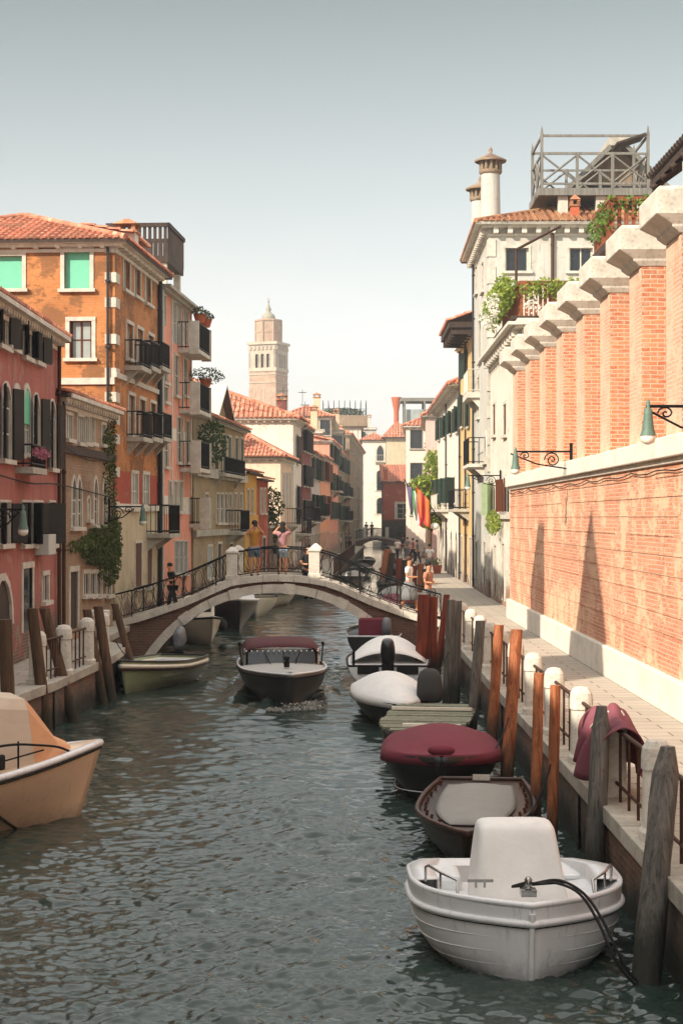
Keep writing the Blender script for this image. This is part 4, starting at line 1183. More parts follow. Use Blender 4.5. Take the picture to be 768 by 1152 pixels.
# attic gable behind the terrace
r = empty('attic', (ax0+3.9, 75.5, 0), 0, 'dark gabled attic with a stone ridge cap behind the timber roof terrace', 'attic')
mb = MB(); pr = [(-3.0, 17.0), (-3.0, 17.9), (-.3, 20.6), (.3, 20.6), (3.0, 17.9), (3.0, 17.0)]
mb.poly([(a, 0, b) for a, b in pr]); 
for i in range(len(pr)-1): (a, b), (c, d) = pr[i], pr[i+1]; mb.quad((a, 0, b), (c, 0, d), (c, 4, d), (a, 4, b))
mb.build('gable', M['brown_plaster'], r)
mb = MB()
for sd in (-1, 1): mb.add([(sd*.2, -.9, 20.75), (sd*3.5, -.9, 17.5), (sd*3.5, 4, 17.5), (sd*.2, 4, 20.75)], [(0, 1, 2, 3)])
mb.build('roof', M['altana_wood'], r, solid=.2); mb = MB(); mb.box(-.4, .4, -1, 4, 20.6, 21.0); mb.build('ridge_cap', M['stone_dirty'], r); mb = MB(); mb.box(-1.7, 1.7, -.05, 0, 17.6, 19.0); mb.build('window', M['glass'], r)

# house with loggia and dark eaves
h = House('house', 'narrow yellow house whose dark roof eaves jut far out over the walkway', (6.2, 51.3), (6.15, 45.7), 6, 13.0, 'warm_yellow', faces='FR', group=GR)
for px in (520, 527): h.wp('F', px, 445, 480, 1.0, shut='open', scol='green_shut')
h.wp('F', 524, 395, 425, 1.2, shut='open', scol='green_shut'); h.wp('F', 523, 530, 580, 1.3, shut='closed', scol='black_shut'); h.row('F', 3, WZ+.02, 3.2, 1.1, door=True, pane='wood_dark')
h.balcony('F', 3, 7, 4.6, out=.8); h.pipe('F', 5.5, mat='rust_iron'); h.pipe('F', 1, mat='lead'); h.cornice('F', h=.1, out=.3, dent=None); h.finish()
mb = MB(h.L2W)
e = [(3.0, -1.2, 13.35), (h.W+.2, -1.2, 13.35), (h.W+.2, 5, 15.6), (3.0, 5, 15.6)]
r = empty('overhanging_roof', (0, 0, 0), 0, 'small tiled roof on dark timber brackets jutting over the walkway', 'roof')
mb.poly(e); tile_plane(mb, e, .28); mb.build('tiles', M['tiles'], r)
mb = MB(h.L2W); mb.box(3.0, h.W+.2, -1.15, 1, 13.05, 13.31); 
for i in range(6): x = 3.3+i*(h.W-3.3)/5; mb.box(x-.08, x+.08, -1.05, .2, 12.75, 13.05)
mb.build('timber', M['wood_dark'], r)
h = House('house', 'white house with pairs of dark green shutters past the narrow yellow house', (6.35, 65), (6.2, 51.5), 6, 11.2, 'white_plaster', faces='FR', group=GR)
for px, yt, yb in ((494, 471, 495), (500.5, 468, 492), (507, 463, 488), (514.5, 458, 486)): h.wp('F', px, yt, yb, 1.3, shut='open', scol='green_shut', fw=.1)
for px, yt, yb in ((495, 540, 567), (500, 539, 566), (505, 538, 566), (511, 537, 566)): h.wp('F', px, yt, yb, 1.3, shut='half', scol='green_shut', fw=.1)
h.balcony('F', 2, 13, h.zz(98, 573), out=.7, h=.9, rail='stone_white', slab='stone_white', brackets=6, step=.3)
h.row('F', 5, WZ+.02, 3.4, 1.5, arch='round', door=True, pane='wood_dark', fw=.2)
h.cornice('FR', h=.3, out=.6, dent=.8); h.roof('hip', rise=1.6, over=.6, pitch_w=.34); h.pipe('F', 12, mat='lead'); h.finish()
simple('pink house behind the white house with green shutters on the right bank', (6.7, 78), (5.85, 68), 5, 11.3, 'rose_plaster', 3, 4, faces='FR', lrow=1, shut='closed', scol='green_shut', group=GR, roof='hip')
simple('narrow whitish house left of the pink one on the right bank', (6.2, 90), (5.2, 79), 5, 11.6, 'white_plaster', 3, 4, faces='FR', lrow=3, group=GR, roof='hip')
simple('tall dull house further back on the right bank behind the red house', (8.2, 116), (6.8, 96), 8, 12.8, 'beige_plaster', 4, 4, faces='FR', lrow=3, group=GR, roof='flat')
r = empty('roof_canopy', (8.4, 171, 0), 0, 'glass roofed terrace with a flat dark canopy on the far roofs to the right', 'roof terrace')
mb = MB(); mb.box(-2.4, 2.6, 0, 4, 16.0, 16.35); mb.build('canopy', M['altana_wood'], r); mb = MB()
for x in (-2, 0, 2): mb.box(x-.1, x+.1, 0, .2, 12.8, 16); mb.box(x-.1, x+.1, 3.6, 3.8, 12.8, 16)
mb.build('post', M['altana_wood'], r); mb = MB(); mb.box(-2, 2.2, .5, 3.5, 12.9, 15.2); mb.build('glazing', M['glass_pale'], r)
# red house at the far bridge
h = House('house', 'red house with a white framed square window above a dark arcade, beside the far bridge', (5.05, 118.5), (9.0, 118.5), 9, 8.6, 'redbrown_plaster', z0=WZ, bands=[(3.9, 8.6, 'redbrown_plaster'), (WZ, 3.9, 'wood_dark')], group=GR)
u, Y = h.ray('F', 453.5); h.win('F', u, h.zz(Y, 583), h.zz(Y, 567), 1.55, fw=.28, pane='glass', proud=.1)
u, Y = h.ray('F', 452); h.win('F', u, h.zz(Y, 554), h.zz(Y, 542), .9, fw=.06, pane='glass')
h.row('F', 3, WZ+.02, 3.2, .95, door=True, pane='glass', frame='wood_dark'); h.roof('shed', rise=2.3, over=.3, pitch_w=.34); h.chimney(.3, .4, 8.6, 1.4, .5, wall='terracotta'); h.finish()
h = House('house', 'big plain white house closing the canal behind the far bridge', (3.05, 142), (6.4, 142), 12, 15.5, 'white_plaster', z0=WZ-2, group=GR)
u, Y = h.ray('F', 427.5)
for yt, yb in ((501, 519), (529, 552), (560, 578)): h.win('F', u, h.zz(Y, yb), h.zz(Y, yt), 1.0, arch='point' if yt == 501 else 'round', fw=.25, far=True)
h.balcony('F', u-.8, u+.8, h.zz(Y, 519), out=.5, h=.9, rail='stone_white', slab='stone_white', step=.3); h.roof('hip', rise=1.0, over=.4, pitch_w=.4); h.finish()
h = House('house', 'tall yellow house with a long red chimney above the far red house', (6.45, 141), (9.6, 141), 8, 15.8, 'cream_plaster', group=GR)
h.row('F', 3, 8, 9.6, 1, far=True); h.roof('hip', rise=2.4, over=.6, pitch_w=.4); h.chimney(1.5, 1.6, 16.2, 5.4, 1.0, 'flare', wall='terracotta', cap='terracotta'); h.finish()

# houses behind the long wall
h = House('house', 'house behind the long wall, its small tiled roof showing between the pier caps', (7.75, 30.5), (7.75, 21), 8, 11.2, 'light_plaster', faces='FR')
h.row('F', 4, 8, 9.6, 1, far=True); h.roof('shed', rise=1.6, over=.1, pitch_w=.26); h.finish()
r = empty('terrace_fence', (7.15, 45, 11.55), 0, 'red brown wooden terrace railing with creepers above the second nearest pier', 'fence')
mb = MB(); mb.box(-.1, 2.6, -.1, 3, -.2, 0); mb.build('floor', M['wood_dark'], r)
mb = MB()
for i in range(14): mb.box(i*.19, i*.19+.1, -.03, .03, 0, 1.1)
for i in range(11): mb.box(-.03, .03, i*.26, i*.26+.1, 0, 1.1)
mb.box(0, 2.6, -.05, .05, 1.05, 1.17); mb.box(-.05, .05, 0, 3, 1.05, 1.17)
mb.build('railing', M['fence_wood'], r)
mb = MB()
for i in range(4): mb.leaves((-.1, i*.75, .6), (.2, .4, .35), 70, .16, i, .2)
for i in range(4): mb.leaves((i*.5, -.1, .9), (.3, .2, .3), 60, .14, i+20, .2)
tag(mb.build('leafy_plant', M['leaf'], loc=(7.15, 45, 11.55)), 'green creeper growing on the red brown terrace railing above the piers', 'plant')
h = House('house', 'house with deep dark timber eaves at the right edge, behind the nearest piers', (7.3, 20.4), (7.3, 11), 8, 10.6, 'redbrown_plaster', faces='F'); h.finish()
r = empty('timber_eaves', (0, 0, 0), 0, 'dark timber eaves roof jutting out at the right edge above the nearest pier caps', 'roof')
mb = MB(); p = [(6.35, 19, 10.95), (6.35, 34.8, 10.95), (10, 34.8, 13.6), (10, 19, 13.6)]; mb.poly([(a, b, c+.16) for a, b, c in p]); tile_plane(mb, [(a, b, c+.17) for a, b, c in p[::-1][2:]+p[::-1][:2]], .26); mb.build('tiles', M['wood_dark'], r)
mb = MB(); mb.add([(a, b, c+s_) for s_ in (0, .14) for a, b, c in p], [(0, 1, 2, 3), (7, 6, 5, 4), (0, 4, 5, 1), (1, 5, 6, 2), (2, 6, 7, 3), (3, 7, 4, 0)])
for i in range(16): y = 19.3+i; mb.tube([(6.3, y, 10.85), (9.5, y, 13.15)], .07, 4)
mb.build('rafter', M['wood_dark'], r)
r = empty('roof_lantern', (6.55, 34.55, 9.85), 0, 'small black lantern standing on a pier cap at the right edge', 'lantern')
mb = MB(); mb.lathe([(.05, 0), (.05, .12), (.12, .14), (.16, .42), (.04, .55), (.02, .62)], n=8); mb.build('lamp', M['iron'], r)

# ------------------------------------------------------------------ wall lamps
def wall_lamp(x, y, z, L, dirx, label, col='sage', group='lamps on iron brackets', scroll=1.2, down=.42, dy=0):
    r = empty('wall_lamp', (x, y, z), 0, label, 'lamp', group)
    mb = MB(); mb.tube([(0, 0, 0), (dirx*L, dy, 0)], .025, 6)
    mb.box(-.03, .03, -.06, .06, -.45, .2)
    pts = []
    for i in range(26):
        t = i/25; a = t*4.2*math.pi; q = .19*(1-t)
        pts.append((dirx*(scroll*.28 + q*math.cos(a)), 0, -.2 + q*math.sin(a)))
    mb.tube(pts, .016, 5); mb.tube([(0, 0, -.42), (dirx*scroll*.5, 0, -.3), (dirx*scroll*.9, 0, -.05)], .018, 5)
    pts = [(dirx*(scroll*.68 + .12*(1-i/16)*math.cos(i*.6)), 0, -.1+.1*(1-i/16)*math.sin(i*.6)) for i in range(16)]
    mb.tube(pts, .014, 5); mb.build('bracket', M['iron'], r)
    c = (dirx*(L-.03), dy, 0)
    mb = MB(); mb.lathe([(.015, .1), (.02, .08), (.035, .05), (.03, -.02), (.06, -.05), (.065, -down*.3), (.085, -down*.75), (.115, -down)], c, 14)
    sh = mb.build('lamp_shade', M['verdigris'], r)
    mb = MB(); mb.lathe([(.105, -down), (.11, -down-.04), (.09, -down-.1), (.02, -down-.13)], c, 14); mb.build('globe', M['milk_glass'], r)
    return r
def lamp_at(px, py, X, L, label, wallx, **kw):
    Y = F*X/(px-384); z = CH-(py-HY)*Y/F
    return wall_lamp(wallx, Y, z, abs(wallx-X), 1 if X > wallx else -1, label, **kw)
M['verdigris'] = plain('verdigris_metal', '#5a7064', .6, .1, .2, 9)
M['milk_glass'] = plain('milk_glass', '#e0dccf', .3, var=.04)
lamp_at(726, 457, 4.35, 1.2, 'green wall lamp on a long iron arm at the right edge of the view', 5.45)
lamp_at(578, 508, 4.1, 1.2, 'green enamel wall lamp on a scrolled iron bracket, middle one along the long brick wall', 5.45, scroll=1.6)
lamp_at(525, 535, 4.7, 1.2, 'pale wall lamp on an iron bracket on the low pinkish house past the brick wall', 5.95)
lamp_at(28, 573, -6.55, .7, 'bell shaped street lamp on an iron bracket on the red house', -7.2, scroll=.6)
lamp_at(162, 570, -5.75, 1.0, 'street lamp on an iron bracket at the corner of the tall orange house', -6.75, scroll=.8)

# plant on the walkway past the white house
tree('vine_tree', 5.5, 107, WZ, 5.9, 1.05, 'bright green bushy tree on the sunlit walkway below the pink house', leaf='leaf_bright', n=2600, sz=.34, seed=4)
mb = MB(); mb.leaves((6.1, 112, 7.0), (.7, 1.0, 1.7), 1000, .3, 5); tag(mb.build('leafy_plant', M['leaf_bright']), 'green climber on the pink house wall above the bushy tree', 'plant')
r = empty('flower_pot', (5.6, 99, WZ), 0, 'square terracotta planter standing on the sunlit walkway', 'planter')
mb = MB(); mb.frustum((0, 0), .2, .2, 0, .27, .27, .5); mb.build('pot', M['terracotta'], r); mb = MB(); mb.leaves((0, 0, .65), (.25, .25, .25), 90, .12, 3); mb.build('foliage', M['leaf'], r)
# flags
def flag(x, y, z, cols, label, w=1.0, h=2.6, ang=-35, seed=1):
    r = empty('flag', (x, y, z), 0, label, 'flag', None)
    mb = MB(); mb.tube([(.9, .4, -1.3), (-.3, 0, .45)], .03, 6); mb.ball((-.33, 0, .5), .06); mb.build('pole', M['wood_brown'], r)
    nx = 18; n = 10
    for ci, c in enumerate(cols):
        rows = []
        for j in range(n+1):
            v = j/n; row = []
            for i in range(nx//len(cols)+1):
                t = (ci*(nx//len(cols)) + i)/nx
                row.append(((t-.35)*w*(1-.35*v*(1-t)) + .12*v, .1*math.sin(t*11+v*3)+.05*math.sin(v*7+t*5), .35 - .9*t - v*h*(1-.25*abs(t-.5))))
            rows.append(row)
        mb = MB(); mb.grid(rows); mb.build('stripe', M[c], r, solid=.01)
    return r
for n_, c_ in (('flag_green', '#3f7a4a'), ('flag_white', '#ddd8cc'), ('flag_red', '#b8383c'), ('flag_orange', '#e0652e'), ('flag_violet', '#5c4e6c'), ('flag_gold', '#e09a3a')): M[n_] = plain(n_, c_, .8, var=.1)
X_ = lambda px, Y: (px-384)/F*Y
flag(X_(466, 103), 103, CH+(HY-553)*103/F, ['flag_green', 'flag_white', 'flag_red'], 'green, white and red striped flag hanging from a wall pole', w=.6, h=1.9)
flag(X_(473, 101), 101, CH+(HY-553)*101/F, ['flag_orange', 'flag_red', 'flag_orange', 'flag_gold'][:3], 'orange and red flag hanging in front of the bright green tree', w=.75, h=1.9)
flag(X_(461, 105), 105, CH+(HY-549)*105/F, ['flag_violet', 'flag_white'], 'violet and white flag behind the striped one', w=.7, h=1.7)
r = empty('round_sign', (X_(489, 104), 104, CH+(HY-592)*104/F), 0, 'round cream hanging sign globe by the white balcony', 'lamp')
mb = MB(); mb.ball((0, 0, 0), (.28, .28, .22), 14, 8); mb.build('globe', M['milk_glass'], r); mb = MB(); mb.tube([(0, 0, .2), (0, 0, .6)], .02, 5); mb.tube([(0, 0, .58), (.8, 0, .58)], .02, 5); mb.build('arm', M['iron'], r)

# ------------------------------------------------------------------ quay posts, railings
def stone_post(x, y, label, group, h=1.03, w=.155, rz=0, z=WZ):
    r = empty('stone_bollard', (x, y, z), rz, label, 'bollard', group)
    mb = MB(); 
    a = w*.92; b = w
    prof = [(b*1.1, 0), (b*1.1, .1), (a, .14), (a*.97, h-.32), (b, h-.3), (b, h-.2), (b*.92, h-.09), (b*.62, h-.02), (.0, h)]
    vs = []; n = 16; rows = []
    for (q, zz) in prof:
        row = []
        for k in range(n):
            t = 2*math.pi*k/n; e = .45 if zz < h-.33 else .75
            c, s_ = math.cos(t), math.sin(t)
            row.append((q*math.copysign(abs(c)**e, c)*1.0, q*math.copysign(abs(s_)**e, s_), zz))
        rows.append(row)
    mb.grid(rows, closed=True, smooth=False); o = mb.build('shaft', M['stone'], r, bevel=.01)
    return r
def rail_span(x0, y0, x1, y1, label, group, z=WZ, h=.82, n=4):
    d = Vector((x1-x0, y1-y0, 0)); L = d.length
    r = empty('iron_railing', (x0, y0, z), math.atan2(d.y, d.x), label, 'railing', group)
    mb = MB()
    mb.tube([(0, 0, h), (L, 0, h)], .026, 6); mb.tube([(0, 0, .2), (L, 0, .2)], .02, 5); mb.build('rail', M['rust_iron'], r)
    for i in range(n): u = L*(i+.5)/n; mb = MB(); mb.tube([(u, 0, 0), (u, 0, h)], .018, 5); mb.build('bar', M['rust_iron'], r)
    return r
PY = [8.0, 9.85, 11.4, 12.95, 14.6, 16.2, 17.8, 19.4, 20.9, 22.4, 24.0, 25.7]
GB = 'stone bollards along the right walkway'; GRR = 'iron railings between the right hand bollards'
for i, y in enumerate(PY):
    stone_post(3.17, y*K, ORD[i] + ' domed stone bollard on the right quay, counted from the near end', GB)
    if i < len(PY)-1: rail_span(3.17, y*K+.18, 3.17, PY[i+1]*K-.18, 'rusty iron railing after the %s bollard on the right quay, counted from the near end' % ORD[i], GRR)
rail_span(3.17, 5.5*K, 3.17, 8.0*K-.18, 'rusty iron railing before the first bollard at the right edge', GRR)
for i, y in enumerate((39, 43, 47)): stone_post(3.45, y*K, ORD[i] + ' domed stone bollard past the bridge on the right quay', 'stone bollards past the bridge')
# left quay
LP = [(-6.35, 29.2), (-6.2, 30.6), (-5.95, 33.1), (-5.75, 35.0), (-5.65, 37.5), (-5.6, 39.6)]
for i, (x, y) in enumerate(LP):
    stone_post(x, y, ORD[i] + ' domed stone bollard on the left quay, counted from the near end', 'stone bollards on the left quay', h=1.05, w=.175)
    if i and i != 2:
        a = LP[i-1]; rail_span(a[0], a[1]+.2, x, y-.2, 'dark iron railing before the %s bollard on the left quay' % ORD[i], 'iron railings on the left quay', n=5)
r = empty('stone_well_block', (-6.1, 42.2, WZ), 0, 'squat pale stone pedestal beside the foot of the bridge on the left', 'pedestal')
mb = MB(); mb.box(-.3, .3, -.3, .3, 0, .15); mb.box(-.24, .24, -.24, .24, .15, .8); mb.box(-.3, .3, -.3, .3, .8, .95); mb.build('block', M['stone'], r, bevel=.02)
for i in range(12):
    t = i/12; y = 97 + (152-97)*t; x = -.45 + 1.65*t
    rail_span(x, y, x+.137, y+4.5, ORD[i] + ' iron railing on the far left quay, counted towards the far bridge', 'railings along the far left quay', n=10, h=.95)

# ------------------------------------------------------------------ mooring poles
def pole(bx, by, tx, tz, w, mat, label, pointed=0, ty=None, group='mooring poles', bottom=-1.0):
    r = bx; ty = by if ty is None else ty
    o = MB(); rng = random.Random(int(by*100+bx*10))
    d = Vector((tx-bx, ty-by, tz)); n = 12
    base = Vector((bx, by, 0)) + d*(bottom/tz); rows = []
    for i in range(n+1):
        t = i/n; c = Vector((bx, by, 0)) + d*((bottom + (tz-bottom)*t)/tz)
        rr = w/2*(1.06-.14*t)
        if pointed and t > .93: rr = w/2*.55
        if pointed and i == n-0: rr = w/2*.5
        row = []
        for k in range(12):
            a = k*math.pi/6
            q = rr*(1+rng.uniform(-.03, .03)) if not pointed else rr*(1+rng.uniform(-.05, .05))
            row.append((c.x+q*math.cos(a), c.y+q*math.sin(a), c.z))
        rows.append(row)
    o.grid(rows, closed=True); o.poly(rows[-1])
    if pointed:
        pass
    ob = o.build('mooring_pole', M[mat]); ob['label'] = label; ob['category'] = 'mooring pole'; ob['group'] = group
    return ob
GP = 'mooring poles along the right quay'
pole(2.72, 8.75*K, 3.0, 2.05, .27, 'wood_grey', 'thick cracked grey mooring pole with a cut top, nearest at the right edge', 1, 9.0*K, GP)
pole(2.84, 11*K, 2.95, 2.02, .23, 'wood_grey', 'thick grey mooring pole in front of the burgundy tarpaulin', 1, 11.1*K, GP)
pole(2.55, 11.9*K, 2.62, 2.1, .14, 'wood_orange', 'slim orange mooring pole just behind the white cabin boat cover', 0, 12*K, GP)
pole(2.57, 13.0*K, 2.66, 2.06, .15, 'wood_orange', 'slim orange mooring pole, second of the close pair past the tarpaulin', 0, 13.2*K, GP)
pole(2.5, 14.9*K, 2.72, 2.42, .2, 'wood_orange', 'thick orange mooring pole leaning right, beside the burgundy covered boat', 0, 15.2*K, GP)
pole(2.62, 17.2*K, 2.8, 2.25, .19, 'wood_orange', 'tall orange mooring pole leaning right, beside the plank covered boat', 0, 17.4*K, GP)
pole(2.45, 18.5*K, 2.64, 2.2, .2, 'wood_grey', 'bleached grey mooring pole between the orange and the dark ones', 0, 18.6*K, GP)
pole(2.32, 21.6*K, 2.42, 2.35, .2, 'wood_grey', 'dark grey mooring pole standing against a lighter one', 0, None, GP)
pole(2.55, 21.9*K, 2.6, 2.3, .2, 'wood_grey', 'grey mooring pole, right one of the touching pair', 0, None, GP)
pole(2.0, 25*K, 2.1, 2.2, .3, 'wood_red', 'thick red brown mooring pole at the right end of the bridge, left of its pair', 0, None, GP)
pole(2.3, 25.2*K, 2.35, 2.13, .28, 'wood_red', 'red brown mooring pole at the right end of the bridge, right of its pair', 0, None, GP)
pole(2.5, 25.6*K, 2.75, 2.15, .18, 'wood_red', 'thin leaning red brown mooring pole by the bridge end', 0, None, GP)
for i, (px, yt, Y, m, w, tl) in enumerate(((436, 618, 92, 'wood_orange', .45, .35), (441, 622, 90, 'wood_dark', .4, .3), (449, 628, 84, 'wood_red', .35, .05), (455, 630, 82, 'wood_dark', .35, 0), (461, 632, 80, 'wood_brown', .35, .1), (467, 636, 76, 'wood_red', .35, 0), (479, 640, 70, 'wood_brown', .35, .0), (473, 634, 74, 'wood_orange', .3, 0))):
    x = X_(px, Y); pole(x-tl, Y, x, CH-(yt-HY)*Y/F, w, m, ['pale orange leaning mooring pole beyond the bridge', 'dark leaning mooring pole beyond the bridge', 'red mooring pole beyond the bridge, third from the canal', 'dark mooring pole beyond the bridge beside the red one', 'brown mooring pole beyond the bridge', 'red brown mooring pole beyond the bridge near the woman in white', 'olive brown mooring pole nearest beyond the bridge', 'orange mooring pole beyond the bridge next to the olive one'][i], 0, None, 'mooring poles beyond the bridge')
GL2 = 'mooring poles along the left quay'
pole(-5.85, 17.3*K, -5.95, 2.36, .26, 'wood_brown', 'thick brown mooring pole at the left edge', 0, None, GL2)
pole(-5.72, 19*K, -6.0, 2.4, .24, 'wood_brown', 'brown mooring pole leaning left, left one of the near pair behind the peach boat', 0, None, GL2)
pole(-5.5, 20.1*K, -6.1, 2.3, .24, 'wood_brown', 'brown mooring pole leaning left, right one of the near pair behind the peach boat', 0, None, GL2)
pole(-5.35, 22*K, -5.72, 2.1, .22, 'wood_brown', 'brown mooring pole, left one of the pair near the green boat', 0, None, GL2)
pole(-5.2, 22.2*K, -5.52, 2.15, .24, 'wood_brown', 'brown mooring pole, right one of the pair near the green boat', 0, None, GL2)
pole(-5.15, 24.6*K, -5.7, 2.0, .2, 'wood_brown', 'olive brown mooring pole leaning left at the foot of the bridge', 0, None, GL2)

# ------------------------------------------------------------------ the bridge
BY0, BY1 = 51.0, 54.2
r = empty('stone_footbridge', (-2.0, BY0, 0), 0, 'arched brick and white stone footbridge with iron scroll railings across the canal', 'bridge')
def topz(x):   # x world, top of the stone band
    pts = [(-8.2, .95), (-7.1, .98), (-6.0, 1.25), (-4.64, 1.72), (-3.35, 2.3), (-2.6, 2.42), (-2.0, 2.45), (-1.2, 2.42), (-.6, 2.33), (-.1, 2.17), (.8, 1.75), (2.0, 1.32), (3.1, 1.02), (4.4, .95)]
    for i in range(len(pts)-1):
        if pts[i][0] <= x <= pts[i+1][0]:
            t = (x-pts[i][0])/(pts[i+1][0]-pts[i][0]); t = t
            return pts[i][1]+(pts[i+1][1]-pts[i][1])*t
    return .95
def arc(x, rad, cx=-1.98, cz=-2.56):
    q = rad*rad-(x-cx)**2
    return cz+math.sqrt(q) if q > 0 else -1.0
RI, RO = 4.46, 4.72
N = 60; X0, X1 = -8.0, 4.2
for y in (0.03, BY1-BY0-.03):
    mb = MB()
    for i in range(N):
        a = X0+(X1-X0)*i/N; b = X0+(X1-X0)*(i+1)/N
        za, zb = max(-1, arc(a, RI+.02)), max(-1, arc(b, RI+.02))
        mb.quad((a+2, y, za), (b+2, y, zb), (b+2, y, topz(b)-.15), (a+2, y, topz(a)-.15))
    mb.build('spandrel', M['bridge_brick'], r)
mb = MB()   # soffit
rows = []
for i in range(33):
    a = math.radians(30+120*i/32); x = RI*math.cos(a)*1.0; z = -2.56+RI*math.sin(a); rows.append([(x+.02, .05, z), (x+.02, BY1-BY0-.05, z)])
mb.grid(rows); mb.build('soffit', M['bridge_brick'], r)
nb = 11
for y0, y1 in ((-.06, .14), (BY1-BY0-.14, BY1-BY0+.06)):
    mb = MB()
    for k in range(nb):
        a0 = R(33+114*k/nb+.1); a1 = R(33+114*(k+1)/nb-.1)
        m = 6
        for j in range(m):
            b0, b1 = a0+(a1-a0)*j/m, a0+(a1-a0)*(j+1)/m
            P_ = lambda rr, a, y: (.02+rr*math.cos(a), y, -2.56+rr*math.sin(a))
            i0 = RI - (.0); o0 = RO
            mb.add([P_(i0, b0, y0), P_(i0, b1, y0), P_(o0, b1, y0), P_(o0, b0, y0), P_(i0, b0, y1), P_(i0, b1, y1), P_(o0, b1, y1), P_(o0, b0, y1)],
                   [(0, 3, 2, 1), (4, 5, 6, 7), (0, 1, 5, 4), (2, 3, 7, 6)] + ([(0, 4, 7, 3)] if j == 0 else []) + ([(1, 2, 6, 5)] if j == m-1 else []))
        # projecting keystones at joints
        if k in (3, 5, 7, 9, 1):
            a = a0; dz = .16
            for s_ in (-.035,):
                mb.add([P_(RI-.02, a-.035, y0-.05), P_(RI-.02, a+.035, y0-.05), P_(RO+.03, a+.035, y0-.05), P_(RO+.03, a-.035, y0-.05), P_(RI-.02, a-.035, y1+.02), P_(RI-.02, a+.035, y1+.02), P_(RO+.03, a+.035, y1+.02), P_(RO+.03, a-.035, y1+.02)],
                       [(0, 3, 2, 1), (4, 5, 6, 7), (0, 1, 5, 4), (1, 2, 6, 5), (2, 3, 7, 6), (3, 0, 4, 7)])
    mb.build('arch_ring', M['stone'], r)
for y0, y1 in ((-.1, .3), (BY1-BY0-.3, BY1-BY0+.1)):
    n = 26; mb = MB()
    for i in range(n):
        a = X0+(X1-X0)*i/n+.006; b = X0+(X1-X0)*(i+1)/n-.006
        mb.add([(a+2, y0, topz(a)-.2), (b+2, y0, topz(b)-.2), (b+2, y1, topz(b)-.2), (a+2, y1, topz(a)-.2), (a+2, y0, topz(a)), (b+2, y0, topz(b)), (b+2, y1, topz(b)), (a+2, y1, topz(a))],
               [(0, 3, 2, 1), (4, 5, 6, 7), (0, 1, 5, 4), (1, 2, 6, 5), (2, 3, 7, 6), (3, 0, 4, 7)])
    mb.build('kerb_band', M['stone'], r)
mb = MB(); n = 40
for i in range(n):
    a = X0+(X1-X0)*i/n; b = X0+(X1-X0)*(i+1)/n; z = max(topz(a), topz(b))-.1
    mb.box(a+2, b+2, .3, BY1-BY0-.3, z-.3, z)
mb.build('step', M['paving'], r)
PX = [(-3.3), (-.82)]
for y in (.1, BY1-BY0-.1):
    for x in PX:
        mb = MB(); z = topz(x); w = .165
        mb.box(x+2-w, x+2+w, y-w, y+w, z-.02, z+.78); mb.frustum((x+2, y), w+.03, w+.03, z+.78, w+.03, w+.03, z+.84); mb.frustum((x+2, y), w+.03, w+.03, z+.84, .04, .04, z+.98)
        mb.box(x+2-w-.03, x+2+w+.03, y-w-.03, y+w+.03, z-.02, z+.12); mb.build('stone_post', M['stone'], r, bevel=.015)
    mb = MB(); hh = .8
    for a, b in ((-7.6, -3.47), (-3.13, -.99), (-.65, 3.0)):
        n = max(2, int((b-a)/.3)); P = [(a+(b-a)*i/n) for i in range(n+1)]
        for hz, rr in ((hh, .026), (.1, .016)): mb.tube([(x+2, y, topz(x)+hz) for x in P], rr, 5)
        for i, x in enumerate(P):
            z = topz(x); main = i % 4 == 0
            if main: mb.tube([(x+2, y, z-.02), (x+2, y, z+hh)], .02, 5, cap=False)
            if -3.2 < x < -.9 and False: continue
            if i < n:
                xm = (P[i]+P[i+1])/2; zz = topz(xm); ww = (b-a)/n
                # scroll ovals
                mb.tube([(xm+2+.47*ww*math.cos(t*.6283), y, zz+.44+.31*math.sin(t*.6283)) for t in range(11)], .008, 4, cap=False)
                pass
                if not main: mb.tube([(x+2, y, z+.08), (x+2, y, z+.26)], .01, 4, cap=False); mb.tube([(x+2, y, z+.6), (x+2, y, z+hh)], .01, 4, cap=False)
    mb.build('iron_railing', M['iron'], r)
# far bridge
r = empty('stone_footbridge', (4.0, 197, 0), 0, 'small brick arch footbridge far down the canal in front of the white house', 'bridge')
mb = MB(); N = 24
def tz2(x): return 2.05 - .12*abs(x)**1.35
for y in (0, 3):
    for i in range(N):
        a = -3.6+7.2*i/N; b = -3.6+7.2*(i+1)/N
        f = lambda x: (-.9+math.sqrt(max(0, 2.45**2-x*x))) if abs(x) < 2.2 else -1
        mb.quad((a, y, f(a)), (b, y, f(b)), (b, y, tz2(b)), (a, y, tz2(a)))
rows = [[(2.45*math.cos(R(15+150*i/20)), 0, -.9+2.45*math.sin(R(15+150*i/20))), (2.45*math.cos(R(15+150*i/20)), 3, -.9+2.45*math.sin(R(15+150*i/20)))] for i in range(21)]
mb.grid(rows); mb.grid([[(-3.6+7.2*i/N, 0, tz2(-3.6+7.2*i/N)), (-3.6+7.2*i/N, 3, tz2(-3.6+7.2*i/N))] for i in range(N+1)]); mb.build('arch', M['bridge_brick'], r)
mb = MB()
for i in range(N):
    a = -3.6+7.2*i/N; b = -3.6+7.2*(i+1)/N
    mb.quad((a, -.08, tz2(a)-.2), (b, -.08, tz2(b)-.2), (b, -.08, tz2(b)+.05), (a, -.08, tz2(a)+.05)); mb.quad((a, -.08, tz2(a)+.05), (b, -.08, tz2(b)+.05), (b, .2, tz2(b)+.05), (a, .2, tz2(a)+.05))
mb.build('kerb_band', M['stone_dirty'], r)
mb = MB()
